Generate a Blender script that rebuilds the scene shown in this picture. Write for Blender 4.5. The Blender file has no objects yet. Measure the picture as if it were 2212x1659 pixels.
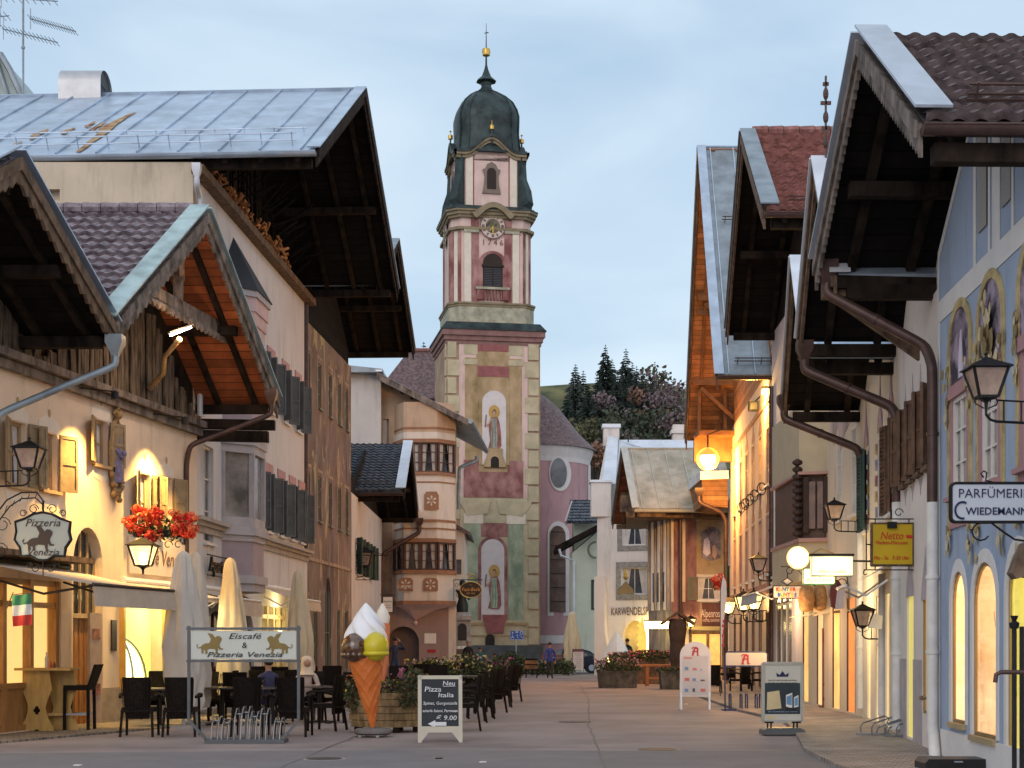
import bpy, bmesh, math, random
from mathutils import Vector, Matrix
R = random.Random(7)
rad = math.radians
S = bpy.context.scene
# ---------------------------------------------------------------- camera, sky, sun, exposure
F, CX, HY, EH = 3300.0, 1106.0, 1390.0, 1.6      # focal length and principal point, in units of a 2212 px wide frame
cam = bpy.data.cameras.new('camera'); co = bpy.data.objects.new('camera', cam)
S.collection.objects.link(co); S.camera = co
co.location = (0, 0, EH); co.rotation_euler = (rad(90), 0, 0)
cam.sensor_width = 36; cam.lens = 36*F/2212; cam.shift_y = (HY-829.5)/2212
cam.clip_start = .3; cam.clip_end = 3000
W = bpy.data.worlds.new('World'); S.world = W; W.use_nodes = True
nt = W.node_tree; N_ = nt.nodes; LK = nt.links; N_.clear()
SUN_EL, SUN_AZ = 24, 200
sky = N_.new('ShaderNodeTexSky'); sky.sky_type = 'NISHITA'; sky.sun_disc = False
sky.sun_elevation = rad(SUN_EL); sky.sun_rotation = rad(SUN_AZ); sky.air_density = 1.4; sky.dust_density = .6; sky.ozone_density = 3.0
tc = N_.new('ShaderNodeTexCoord'); mp = N_.new('ShaderNodeMapping'); mp.inputs['Scale'].default_value = (1.5, 1.5, 3.6)
LK.new(tc.outputs['Generated'], mp.inputs['Vector'])
nz = N_.new('ShaderNodeTexNoise'); nz.inputs['Scale'].default_value = 1.3; nz.inputs['Detail'].default_value = 5; nz.inputs['Roughness'].default_value = .5
LK.new(mp.outputs[0], nz.inputs['Vector'])
cr = N_.new('ShaderNodeValToRGB'); cr.color_ramp.elements[0].position = .36; cr.color_ramp.elements[1].position = .66
cr.color_ramp.elements[0].color = (.86, .86, .86, 1); cr.color_ramp.elements[1].color = (.97, .97, .97, 1)
LK.new(nz.outputs[0], cr.inputs[0])
nz2 = N_.new('ShaderNodeTexNoise'); nz2.inputs['Scale'].default_value = 2.6; nz2.inputs['Detail'].default_value = 6; nz2.inputs['Roughness'].default_value = .48; nz2.inputs['Distortion'].default_value = .4
LK.new(mp.outputs[0], nz2.inputs['Vector'])
cc = N_.new('ShaderNodeMix'); cc.data_type = 'RGBA'; cc.inputs[6].default_value = (2.5, 3.4, 4.4, 1); cc.inputs[7].default_value = (4.7, 5.4, 5.9, 1)
cr2 = N_.new('ShaderNodeValToRGB'); cr2.color_ramp.elements[0].position = .26; cr2.color_ramp.elements[1].position = .8; LK.new(nz2.outputs[0], cr2.inputs[0]); LK.new(cr2.outputs[0], cc.inputs[0])
mx = N_.new('ShaderNodeMix'); mx.data_type = 'RGBA'
LK.new(cr.outputs[0], mx.inputs[0]); LK.new(sky.outputs[0], mx.inputs[6]); LK.new(cc.outputs[2], mx.inputs[7])
bg = N_.new('ShaderNodeBackground'); bg.inputs[1].default_value = .13
sx_ = N_.new('ShaderNodeSeparateXYZ'); LK.new(tc.outputs['Generated'], sx_.inputs[0])
gr_ = N_.new('ShaderNodeMapRange'); gr_.inputs[1].default_value = .35; gr_.inputs[2].default_value = -.9; gr_.inputs[3].default_value = 0; gr_.inputs[4].default_value = 1; LK.new(sx_.outputs[1], gr_.inputs[0])
dusk = N_.new('ShaderNodeMix'); dusk.data_type = 'RGBA'; dusk.inputs[7].default_value = (6.6, 6.5, 6.9, 1)   # the brighter, pinkish evening sky behind the camera
LK.new(gr_.outputs[0], dusk.inputs[0]); LK.new(mx.outputs[2], dusk.inputs[6]); LK.new(dusk.outputs[2], bg.inputs[0]); ow = N_.new('ShaderNodeOutputWorld'); LK.new(bg.outputs[0], ow.inputs[0])
sl = bpy.data.lights.new('sun', 'SUN'); sl.energy = .5; sl.angle = rad(30); sl.color = (1, .9, .84)
so = bpy.data.objects.new('sun', sl); S.collection.objects.link(so)
so.rotation_euler = (rad(90-SUN_EL), 0, rad(180-SUN_AZ))
so.location = (0, -20, 30)
S.view_settings.view_transform = 'Standard'; S.view_settings.look = 'None'
S.view_settings.exposure = .48; S.view_settings.gamma = 1
S.render.engine = 'CYCLES'; S.cycles.use_denoising = True; S.cycles.max_bounces = 6
S.cycles.sample_clamp_indirect = 6
# ---------------------------------------------------------------- helpers
def P(px, py, Y): return Vector(((px-CX)*Y/F, Y, EH-(py-HY)*Y/F))
def XP(px, Y): return (px-CX)*Y/F
def ZP(py, Y): return EH-(py-HY)*Y/F
def V(*a): return Vector(a)
MC = {}
def mat(name, c, r=.8, metal=0, var=.1, scale=2.5, bump=.15, bs=30, c2=None, lo=.35, hi=.65, st=(1, 1, 1), em=0, emc=None, planks=None, spec=.4, alpha=1, coat=0):
    if name in MC: return MC[name]
    m = bpy.data.materials.new(name); m.use_nodes = True; t = m.node_tree; n = t.nodes; l = t.links
    b = n['Principled BSDF']; b.inputs['Roughness'].default_value = r; b.inputs['Metallic'].default_value = metal
    b.inputs['Specular IOR Level'].default_value = spec
    if coat: b.inputs['Coat Weight'].default_value = coat
    tc = n.new('ShaderNodeTexCoord'); mp = n.new('ShaderNodeMapping'); mp.inputs['Scale'].default_value = st
    l.new(tc.outputs['Object'], mp.inputs['Vector'])
    a = n.new('ShaderNodeTexNoise'); a.inputs['Scale'].default_value = scale; a.inputs['Detail'].default_value = 6
    a.inputs['Roughness'].default_value = .62; l.new(mp.outputs[0], a.inputs['Vector'])
    rp = n.new('ShaderNodeValToRGB'); e = rp.color_ramp.elements; e[0].position = lo; e[1].position = hi
    k0 = [max(0, x*(1-var)) for x in c]; k1 = list(c2) if c2 else [min(1, x*(1+var)) for x in c]
    e[0].color = (*k0, 1); e[1].color = (*k1, 1); l.new(a.outputs[0], rp.inputs[0])
    out = rp.outputs[0]; hgt = None
    f = n.new('ShaderNodeTexNoise'); f.inputs['Scale'].default_value = bs; f.inputs['Detail'].default_value = 4; l.new(mp.outputs[0], f.inputs['Vector'])
    hgt = f.outputs[0]
    if planks:                                   # (axis, width) board joints
        sx = n.new('ShaderNodeSeparateXYZ'); l.new(tc.outputs['Object'], sx.inputs[0])
        q = n.new('ShaderNodeMath'); q.operation = 'MULTIPLY'; q.inputs[1].default_value = 1/planks[1]; l.new(sx.outputs[planks[0]], q.inputs[0])
        fr = n.new('ShaderNodeMath'); fr.operation = 'FRACT'; l.new(q.outputs[0], fr.inputs[0])
        g = n.new('ShaderNodeMath'); g.operation = 'GREATER_THAN'; g.inputs[1].default_value = .9; l.new(fr.outputs[0], g.inputs[0])
        fl = n.new('ShaderNodeMath'); fl.operation = 'FLOOR'; l.new(q.outputs[0], fl.inputs[0])
        wn = n.new('ShaderNodeTexWhiteNoise'); wn.noise_dimensions = '1D'; l.new(fl.outputs[0], wn.inputs['W'])
        hs = n.new('ShaderNodeHueSaturation'); l.new(out, hs.inputs['Color'])
        mr = n.new('ShaderNodeMapRange'); mr.inputs[3].default_value = .65; mr.inputs[4].default_value = 1.3; l.new(wn.outputs[0], mr.inputs[0]); l.new(mr.outputs[0], hs.inputs['Value'])
        mm = n.new('ShaderNodeMix'); mm.data_type = 'RGBA'; l.new(g.outputs[0], mm.inputs[0]); l.new(hs.outputs[0], mm.inputs[6]); mm.inputs[7].default_value = (*[x*.25 for x in c], 1)
        out = mm.outputs[2]
    if 'render' in name or 'wall' in name:                     # rain streaks and grime
        m2 = n.new('ShaderNodeMapping'); m2.inputs['Scale'].default_value = (1, 1, .16); l.new(tc.outputs['Object'], m2.inputs[0]); s2_ = n.new('ShaderNodeTexNoise'); s2_.inputs['Scale'].default_value = 2.6; s2_.inputs['Detail'].default_value = 8; s2_.inputs['Roughness'].default_value = .7; l.new(m2.outputs[0], s2_.inputs[0])
        r2_ = n.new('ShaderNodeMapRange'); r2_.inputs[1].default_value = .52; r2_.inputs[2].default_value = .78; r2_.inputs[3].default_value = 1; r2_.inputs[4].default_value = .66; l.new(s2_.outputs[0], r2_.inputs[0])
        x2 = n.new('ShaderNodeMix'); x2.data_type = 'RGBA'; x2.blend_type = 'MULTIPLY'; x2.inputs[0].default_value = 1; l.new(out, x2.inputs[6]); l.new(r2_.outputs[0], x2.inputs[7]); out = x2.outputs[2]
    l.new(out, b.inputs['Base Color'])
    if bump:
        bp = n.new('ShaderNodeBump'); bp.inputs['Strength'].default_value = bump; bp.inputs['Distance'].default_value = .02
        l.new(hgt, bp.inputs['Height']); l.new(bp.outputs[0], b.inputs['Normal'])
    if em:
        b.inputs['Emission Strength'].default_value = em
        if emc: b.inputs['Emission Color'].default_value = (*emc, 1)
        else: l.new(out, b.inputs['Emission Color'])
    if alpha < 1: b.inputs['Alpha'].default_value = alpha
    MC[name] = m; return m
def glassm(name='glass_pane', c=(.9, .95, 1), a=.25):
    if name in MC: return MC[name]
    m = bpy.data.materials.new(name); m.use_nodes = True; t = m.node_tree; n = t.nodes; n.clear(); l = t.links
    o = n.new('ShaderNodeOutputMaterial'); g = n.new('ShaderNodeBsdfGlossy'); g.inputs['Roughness'].default_value = .03
    tr = n.new('ShaderNodeBsdfTransparent'); tr.inputs[0].default_value = (*c, 1); fz = n.new('ShaderNodeFresnel'); fz.inputs[0].default_value = 1.45
    ad = n.new('ShaderNodeMath'); ad.operation = 'ADD'; ad.operation = 'MULTIPLY'; ad.inputs[1].default_value = .35; l.new(fz.outputs[0], ad.inputs[0])
    x = n.new('ShaderNodeMixShader'); l.new(ad.outputs[0], x.inputs[0]); l.new(tr.outputs[0], x.inputs[1]); l.new(g.outputs[0], x.inputs[2]); l.new(x.outputs[0], o.inputs[0])
    MC[name] = m; return m
ROOTW = {}
SPLIT = {'quoins': 'quoin', 'painted_crest': 'painted_crest', 'painted_medallion': 'painted_medallion', 'painted_surround': 'painted_surround', 'belfry_pilaster': 'belfry_pilaster', 'belfry_cornice': 'belfry_cornice', 'lantern_pilaster': 'lantern_pilaster', 'window_frieze': 'window_frieze', 'blind_window': 'blind_window', 'narrow_window': 'narrow_window', 'painted_column': 'painted_column', 'painted_pilaster': 'painted_pilaster', 'plinth': 'plinth', 'planter_feet': 'planter_foot', 'porch_column': 'porch_column', 'spring_leg': 'spring_leg', 'inner_surround': 'inner_surround', 'slit_window': 'slit_window', 'scroll_bracket': 'scroll_bracket', 'carved_bracket': 'carved_bracket', 'painted_pedestal': 'painted_pedestal', 'fresco_figure': 'fresco_figure'}
class MB:
    def __init__(s): s.v = []; s.f = []; s.m = []; s.k = 0
    def face(s, pts, k=None):
        i = len(s.v); s.v += [tuple(p) for p in pts]; s.f.append(tuple(range(i, i+len(pts)))); s.m.append(s.k if k is None else k); return s
    def grid(s, rows, close=False, k=None):
        i = len(s.v); n = len(rows[0])
        for r in rows: s.v += [tuple(p) for p in r]
        for a in range(len(rows)-1):
            for b in range(n if close else n-1):
                c = (b+1) % n; s.f.append((i+a*n+b, i+a*n+c, i+(a+1)*n+c, i+(a+1)*n+b)); s.m.append(s.k if k is None else k)
        return s
    def ob(s, o, x, y, z, k=None):
        o, x, y, z = map(Vector, (o, x, y, z)); i = len(s.v)
        s.v += [tuple(o+a*x+b*y+c*z) for c in (0, 1) for b in (0, 1) for a in (0, 1)]
        for q in ((0, 2, 3, 1), (4, 5, 7, 6), (0, 1, 5, 4), (2, 6, 7, 3), (0, 4, 6, 2), (1, 3, 7, 5)):
            s.f.append(tuple(i+j for j in q)); s.m.append(s.k if k is None else k)
        return s
    def box(s, c, d, rz=0, k=None):
        c = Vector(c); m = Matrix.Rotation(rz, 3, 'Z')
        x, y, z = m @ V(d[0], 0, 0), m @ V(0, d[1], 0), V(0, 0, d[2])
        return s.ob(c-(x+y+z)/2, x, y, z, k)
    def prism(s, poly, ext, k=None, k2=None):
        n = len(poly); ext = Vector(ext); i = len(s.v); poly = [Vector(p) for p in poly]
        s.v += [tuple(p) for p in poly]+[tuple(p+ext) for p in poly]; kk = s.k if k is None else k
        s.f.append(tuple(range(i, i+n))); s.m.append(kk); s.f.append(tuple(i+n+j for j in reversed(range(n)))); s.m.append(kk)
        for j in range(n):
            s.f.append((i+j, i+(j+1) % n, i+n+(j+1) % n, i+n+j)); s.m.append(kk if k2 is None else k2)
        return s
    def tube(s, pts, r, n=8, k=None, cap=True):
        pts = [Vector(p) for p in pts]; rr = r if isinstance(r, (list, tuple)) else [r]*len(pts); rows = []; up = None
        for i, p in enumerate(pts):
            d = (pts[min(i+1, len(pts)-1)]-pts[max(i-1, 0)])
            if d.length < 1e-9: d = V(0, 0, 1)
            d.normalize()
            if up is None: up = d.orthogonal().normalized()
            up = (up-d*up.dot(d)); up = up.normalized() if up.length > 1e-6 else d.orthogonal().normalized()
            q = d.cross(up)
            rows.append([p+(up*math.cos(2*math.pi*j/n)+q*math.sin(2*math.pi*j/n))*rr[i] for j in range(n)])
        s.grid(rows, True, k)
        if cap: s.face(rows[0], k); s.face(rows[-1], k)
        return s
    def bar(s, a, b, w, h, k=None):             # square bar a->b, w across, h in the other direction
        a, b = Vector(a), Vector(b); d = (b-a).normalized(); up = V(0, 0, 1)
        if abs(d.z) > .98: up = V(0, 1, 0)
        x = d.cross(up).normalized()*w; y = x.cross(d).normalized()*h
        return s.ob(a-x/2-y/2, b-a, x, y, k)
    def lathe(s, prof, c=(0, 0, 0), n=16, k=None, sx=1, sy=1, ph=0, sq=0):
        c = Vector(c); rows = []
        for r, z in prof:
            row = []
            for j in range(n):
                t = 2*math.pi*j/n+ph; q = 1
                if sq: q = (abs(math.cos(t))**sq+abs(math.sin(t))**sq)**(-1/sq)
                row.append(c+V(r*q*math.cos(t)*sx, r*q*math.sin(t)*sy, z))
            rows.append(row)
        s.grid(rows, True, k)
        if prof[0][0] > 1e-4: s.face(rows[0], k)
        if prof[-1][0] > 1e-4: s.face(rows[-1], k)
        return s
    def ball(s, c, r, n=12, k=None, sx=1, sy=1, sz=1):
        c = Vector(c)
        return s.lathe([(r*math.sin(math.pi*i/(n//2+2)), -r*sz*math.cos(math.pi*i/(n//2+2))) for i in range(n//2+3)], c, n, k, sx, sy)
    def build(s, name, mats, parent=None, smooth=False, rec=True):
        if name in SPLIT and not smooth and len(s.f) > 6:            # every separate piece becomes a part of its own
            own = list(range(len(s.v))); 
            def fd(a):
                while own[a] != a: own[a] = own[own[a]]; a = own[a]
                return a
            for f in s.f:
                for a in f[1:]: own[fd(a)] = fd(f[0])
            gr = {}
            for f, m in zip(s.f, s.m): gr.setdefault(fd(f[0]), []).append((f, m))
            if len(gr) > 1:
                for fs in list(gr.values())[:95]:
                    ids = sorted({a for f, _ in fs for a in f}); mp = {a: i for i, a in enumerate(ids)}; q = MB(); q.v = [s.v[a] for a in ids]; q.f = [tuple(mp[a] for a in f) for f, _ in fs]; q.m = [m for _, m in fs]
                    q._b(SPLIT[name], mats, parent, smooth, rec)
                return None
        return s._b(name, mats, parent, smooth, rec)
    def _b(s, name, mats, parent=None, smooth=False, rec=True):
        if not isinstance(mats, (list, tuple)): mats = [mats]
        off = ROOTW.get(parent.name) if parent is not None else None
        me = bpy.data.meshes.new(name)
        vv = [(x-off[0], y-off[1], z-off[2]) for x, y, z in s.v] if off else s.v
        me.from_pydata(vv, [], s.f)
        for m in mats: me.materials.append(m)
        me.polygons.foreach_set('material_index', s.m)
        if rec or smooth:
            bm = bmesh.new(); bm.from_mesh(me)
            if smooth: bmesh.ops.remove_doubles(bm, verts=bm.verts, dist=1e-5)
            bmesh.ops.recalc_face_normals(bm, faces=bm.faces); bm.to_mesh(me); bm.free()
        if smooth:
            me.polygons.foreach_set('use_smooth', [True]*len(me.polygons))
            try: me.set_sharp_from_angle(angle=rad(48))
            except Exception: pass
        me.update(); o = bpy.data.objects.new(name, me); S.collection.objects.link(o)
        if parent is not None: o.parent = parent
        return o
def tag(o, label=None, cat=None, group=None, kind=None):
    if label: o['label'] = label
    if cat: o['category'] = cat
    if group: o['group'] = group
    if kind: o['kind'] = kind
    return o
def root(name, label, cat, loc=(0, 0, 0), rz=0, group=None, world=False):
    o = bpy.data.objects.new(name, None); S.collection.objects.link(o); o.location = loc; o.rotation_euler = (0, 0, rz)
    o.empty_display_size = .2
    if world: ROOTW[o.name] = tuple(loc)
    return tag(o, label, cat, group)
def dup(o, loc=None, rz=None, label=None, parent=None):
    c = o.copy(); S.collection.objects.link(c)
    if parent is not None: c.parent = parent
    if loc is not None: c.location = loc
    if rz is not None: c.rotation_euler = (0, 0, rz)
    if label: c['label'] = label
    for ch in list(o.children): dup(ch, parent=c)
    return c
def scaleroot(o, k): o.scale = (k, k, k); return o
def text(s, h, m, parent, loc, rz=0, shear=0, ext=.004, name='lettering', w=None, align='CENTER', bold=0, sp=1, rx=0):
    cu = bpy.data.curves.new('t', 'FONT'); cu.body = s; cu.size = h*1.37; cu.extrude = ext; cu.shear = shear; cu.offset = bold; cu.space_character = sp
    cu.align_x = align; cu.align_y = 'BOTTOM_BASELINE'; cu.resolution_u = 2
    o = bpy.data.objects.new('t', cu); S.collection.objects.link(o); bpy.context.view_layer.update()
    me = bpy.data.meshes.new_from_object(o.evaluated_get(bpy.context.evaluated_depsgraph_get())); bpy.data.objects.remove(o)
    xs = [v.co.x for v in me.vertices] or [0, 1]; k = w/(max(xs)-min(xs)) if w else 1
    off = ROOTW.get(parent.name)
    L = Vector(loc)-(Vector(off) if off else V(0, 0, 0))
    me.transform(Matrix.Translation(L) @ Matrix.Rotation(rz, 4, 'Z') @ Matrix.Rotation(rad(90), 4, 'X') @ Matrix.Rotation(rx, 4, 'Z') @ Matrix.Diagonal((k, 1, 1, 1)))
    me.materials.clear(); me.materials.append(m); me.name = name
    ob = bpy.data.objects.new(name, me); S.collection.objects.link(ob); ob.parent = parent; return ob
class Fac:                                        # a vertical facade plane; u along A->B, d outwards
    def __init__(s, A, B):
        s.A = V(A[0], A[1], 0); s.B = V(B[0], B[1], 0); s.L = (s.B-s.A).length; s.u = (s.B-s.A)/s.L
        n = V(s.u.y, -s.u.x, 0); s.n = n if n.dot(-s.A) > 0 else -n; s.rz = math.atan2(s.n.x, -s.n.y)
    def p(s, u, z, d=0): return s.A+s.u*u+s.n*d+V(0, 0, z)
    def uY(s, Y): return (Y-s.A.y)/s.u.y
    def at(s, px, py, d=0):
        D = V((px-CX)/F, 1, -(py-HY)/F); t = (s.A+s.n*d).dot(s.n)/D.dot(s.n); q = D*t; q.z += EH
        return ((q-s.A).dot(s.u), q.z)
    def rect(s, x0, x1, yt, yb, d=0):             # pixel columns, with top and bottom read at x0
        u0, zt = s.at(x0, yt, d); _, zb = s.at(x0, yb, d); u1, _ = s.at(x1, yt, d)
        return (min(u0, u1), max(u0, u1), zb, zt)
def wall(root, f, u0, u1, z0, z1, holes, m, name='wall', dep=.25, thick=.35, top=None, mrev=None, back=True):
    b = MB(); us = sorted({u0, u1, *[h[0] for h in holes], *[h[1] for h in holes]}); zs = sorted({z0, z1, *[h[2] for h in holes], *[h[3] for h in holes]})
    us = [u for u in us if u0-1e-6 <= u <= u1+1e-6]; zs = [z for z in zs if z0-1e-6 <= z <= z1+1e-6]
    for i in range(len(us)-1):
        for j in range(len(zs)-1):
            uc, zc = (us[i]+us[i+1])/2, (zs[j]+zs[j+1])/2
            if any(h[0] < uc < h[1] and h[2] < zc < h[3] for h in holes): continue
            b.face([f.p(us[i], zs[j]), f.p(us[i+1], zs[j]), f.p(us[i+1], zs[j+1]), f.p(us[i], zs[j+1])])
    for h in holes:
        a, c, e, g = h[:4]; kr = 1 if mrev else 0
        if len(h) > 4 and h[4]:                   # arched head
            R_ = (c-a)/2; hh = min(h[4], g-e); pts = [(a+R_-R_*math.cos(math.pi*i/12), g-hh+hh*math.sin(math.pi*i/12)) for i in range(13)]
            for i in range(12):
                q, w = pts[i], pts[i+1]
                b.face([f.p(*q), f.p(*w), f.p(w[0], g), f.p(q[0], g)])
                b.face([f.p(*q), f.p(*w), f.p(*w, -dep), f.p(*q, -dep)], kr)
            e2 = g-hh
            for x in (a, c): b.face([f.p(x, e), f.p(x, e2), f.p(x, e2, -dep), f.p(x, e, -dep)], kr)
            b.face([f.p(a, e), f.p(c, e), f.p(c, e, -dep), f.p(a, e, -dep)], kr)
        else:
            b.grid([[f.p(a, e, d), f.p(c, e, d), f.p(c, g, d), f.p(a, g, d)] for d in (0, -dep)], True, kr)
    t = -thick
    for x in (u0, u1): b.face([f.p(x, z0), f.p(x, z1), f.p(x, z1, t), f.p(x, z0, t)])
    b.face([f.p(u0, z1), f.p(u1, z1), f.p(u1, z1, t), f.p(u0, z1, t)])
    if back: b.face([f.p(u0, z0, -dep-.02), f.p(u1, z0, -dep-.02), f.p(u1, z1, -dep-.02), f.p(u0, z1, -dep-.02)], 0)
    if top: b.prism([f.p(u, z, -.001) for u, z in top], f.n*t)
    return b.build(name, [m, mrev or m], root, rec=False)
def win(root, f, h, fm, gm, nx=2, ny=3, sill=None, sh=None, shang=8, sw=None, depth=.14, bar=.03, fr=.06, head=None, curtain=None, shside=(0, 1), slat=True):
    a, c, e, g = h[:4]; arch = h[4] if len(h) > 4 else 0
    b = MB(); d0 = -depth
    zt = g-(arch*.0 if arch else 0)
    b.ob(f.p(a, e, d0), f.u*fr, f.n*.06, V(0, 0, g-e)); b.ob(f.p(c-fr, e, d0), f.u*fr, f.n*.06, V(0, 0, g-e))
    b.ob(f.p(a+fr, e, d0), f.u*(c-a-2*fr), f.n*.06, V(0, 0, fr)); b.ob(f.p(a+fr, g-fr, d0), f.u*(c-a-2*fr), f.n*.06, V(0, 0, fr))
    for i in range(1, nx): b.ob(f.p(a+(c-a)*i/nx-bar/2, e+fr, d0+.005), f.u*bar, f.n*.045, V(0, 0, g-e-2*fr))
    for i in range(1, ny): b.ob(f.p(a+fr, e+(g-e)*i/ny-bar/2, d0+.008), f.u*(c-a-2*fr), f.n*.035, V(0, 0, bar))
    w = b.build('window', fm, root)
    ROOTW[w.name] = ROOTW.get(root.name)
    MB().face([f.p(a+.01, e+.01, d0+.012), f.p(c-.01, e+.01, d0+.012), f.p(c-.01, g-.01, d0+.012), f.p(a+.01, g-.01, d0+.012)]).build('pane', gm, w)
    if curtain:
        q = MB(); wd = (c-a)*.3
        for s0, sg in ((a+fr, 1), (c-fr, -1)):
            q.grid([[f.p(s0+sg*wd*(1-.45*(1-zz))*k/7, e+fr+(g-e-2*fr)*zz, d0+.016+.006*(k % 2)) for k in range(8)] for zz in (0, .3, .6, 1)])
        q.build('curtain', curtain, w)
    if sill: MB().ob(f.p(a-.06, e-.07, -depth), f.u*(c-a+.12), f.n*(depth+.09), V(0, 0, .06)).build('sill', sill, w)
    if sh:
        sw = sw or (c-a)/2
        for sd in shside:
            hx = a-.02 if sd == 0 else c+.02; ang = rad(shang)*(1)
            dr = (-f.u if sd == 0 else f.u)*math.cos(ang)+f.n*math.sin(ang); nn = dr.cross(V(0, 0, 1)); 
            if nn.dot(f.n) < 0: nn = -nn
            q = MB(); o = f.p(hx, e, .03)
            q.ob(o, dr*.05, nn*.04, V(0, 0, g-e)); q.ob(o+dr*(sw-.05), dr*.05, nn*.04, V(0, 0, g-e))
            for zz in (0, (g-e)*.48, g-e-.06): q.ob(o+dr*.05+V(0, 0, zz), dr*(sw-.1), nn*.038, V(0, 0, .06))
            if slat:
                k = int((g-e)/.07)
                for i in range(1, k):
                    z_ = (g-e)*i/k
                    q.ob(o+dr*.05+V(0, 0, z_), dr*(sw-.1), nn*.03, V(0, 0, .028))
                q.ob(o+dr*.05+nn*.002, dr*(sw-.1), nn*.006, V(0, 0, g-e))
            else: q.ob(o+dr*.05+nn*.006, dr*(sw-.1), nn*.018, V(0, 0, g-e))
            q.build('shutter', sh, w)
    return w
def tiles(b, o, U, Vv, lu, lv, tw=.26, th=.34, amp=.03, k=None, nrm=None):
    N = nrm; nr = int(lv/th)+1; nc = int(lu/tw)+1; sm = 6
    prof = [0, .35, .9, 1, .75, .2]
    for j in range(nr):
        v0, v1 = j*th, min(lv, (j+1)*th+.04)
        if v0 >= lv: break
        r0, r1, rl = [], [], []
        for i in range(nc*sm+1):
            uu = min(lu, i*tw/sm); a = prof[i % sm]*amp
            r0.append(o+U*uu+Vv*v0+N*(a+.1)); r1.append(o+U*uu+Vv*v1+N*(a+.012)); rl.append(o+U*uu+Vv*(v0+.008)+N*(a-.005))
        b.grid([rl, r0], k=k); b.grid([r0, r1], k=k)
def roof(root, N, Fp, ze, zp, inn, L, top, under, trim, wood, ov=1.6, tl=0, barge=.34, cap=None, scal=0, ts=.34, seams=0, mid=.5, gutter=None, gl=None, th=.16, ends=(True, True), zf=None, purl=True, guard=0, tw=.26):
    N = V(N[0], N[1], 0); Fp = V(Fp[0], Fp[1], 0); inn = V(inn[0], inn[1], 0).normalized(); zf = ze if zf is None else zf
    M = N.lerp(Fp, mid); A = N+V(0, 0, ze); B = M+V(0, 0, zp); C = Fp+V(0, 0, zf)
    out = {}
    for a, c, fl in ((A, B, 0), (C, B, 1)):
        vv = (c-a); lv = vv.length; vv.normalize(); nn = inn.cross(vv); nn = nn if nn.z > 0 else -nn
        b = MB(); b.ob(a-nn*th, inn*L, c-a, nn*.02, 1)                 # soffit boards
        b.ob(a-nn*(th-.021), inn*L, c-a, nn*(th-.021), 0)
        if tl and fl == 0: tiles(b, a+vv*-.02, inn, vv, L, lv-.02, tw, ts, tw*.17, 0, nn)
        if seams and fl == 0:
            k = 0
            while k*seams+.3 < L:
                o = a+inn*(.3+k*seams); b.ob(o+nn*.002, inn*.03, vv*(lv-.05), nn*.045, 2); k += 1
            b.ob(a+vv*(lv-.06)+nn*.002, inn*L, vv*.06, nn*.07, 2)
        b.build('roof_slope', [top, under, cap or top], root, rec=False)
        # bargeboard on the verge
        bd = MB(); ou = -inn; vh = V(0, 0, 1)
        if scal:
            npt = int(lv/scal); pts = [a+ou*.02+V(0, 0, -.02)]; pts.append(c+ou*.02+V(0, 0, -.02))
            low = []
            for i in range(npt*2+1):
                low.append(a.lerp(c, 1-i/(npt*2))+ou*.02+V(0, 0, -barge+(.07 if i % 2 else 0)))
            bd.prism(pts+low, ou*.05)
        else: bd.prism([a+ou*.02+V(0, 0, -.02), c+ou*.02+V(0, 0, -.02), c+ou*.02+V(0, 0, -barge), a+ou*.02+V(0, 0, -barge)], ou*.05)
        bd.prism([a+ou*.075+V(0, 0, .01), c+ou*.075+V(0, 0, .01), c+ou*.075+V(0, 0, -barge*.45), a+ou*.075+V(0, 0, -barge*.45)], ou*.035)
        bd.build('bargeboard', trim, root)
        cp = MB(); cp.ob(a+ou*.14+nn*(.1 if tl else .0)+nn*.06-vv*.05, inn*(.4 if tl else .3), (c-a)+vv*.05, nn*.03)
        cp.build('verge_flashing', cap or top, root)
        # rafters under the overhang
        k = 0; st = .85
        while .35+k*st < ov:
            MB().ob(a+inn*(.35+k*st)-nn*(th+.11), inn*.12, c-a, nn*.108).build('rafter', wood, root); k += 1
    if purl:
        for t, q in ((.05, 0), (.5, 0), (1, 0), (.5, 1), (.05, 1)):
            a = (A if q == 0 else C).lerp(B, t); s_ = .09
            MB().ob(a+V(0, 0, -th-.34-(.06 if t == 1 else 0))+inn*.12-(Fp-N).normalized()*s_, inn*(ov+.3), (Fp-N).normalized()*2*s_, V(0, 0, .2)).build('purlin', wood, root)
    if gutter:
        for e, (a, sg) in enumerate(((A, -1), (C, 1))):
            if not ends[e]: continue
            d = (Fp-N).normalized()*sg
            q = MB(); o = a+d*.09+V(0, 0, -.08)-inn*.05; l_ = gl or L
            rows = []
            for s_ in (0, l_): rows.append([o+inn*s_+d*(.1*math.cos(t))+V(0, 0, .1*math.sin(t)) for t in [math.pi+math.pi*i/8 for i in range(9)]])
            q.grid(rows); q.face(rows[0]); q.tube([o+d*.1, o+d*.1+inn*l_], .014, 6); q.build('gutter', gutter, root, smooth=True)
    if guard:
        vv = (B-A); lv = vv.length; vv.normalize(); nn = inn.cross(vv); nn = nn if nn.z > 0 else -nn; b = MB()
        for v_, rr in guard:
            for r_ in rr: b.tube([A+vv*v_+inn*.5+nn*r_, A+vv*v_+inn*(L-.1)+nn*r_], .018, 5)
            k = 0
            while .6+k*.72 < L: b.bar(A+vv*v_+inn*(.6+k*.72), A+vv*v_+inn*(.6+k*.72)+nn*(max(rr)+.02), .02, .035); k += 1
        b.build('snow_guard', gutter or trim, root)
    return A, B, C
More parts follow.
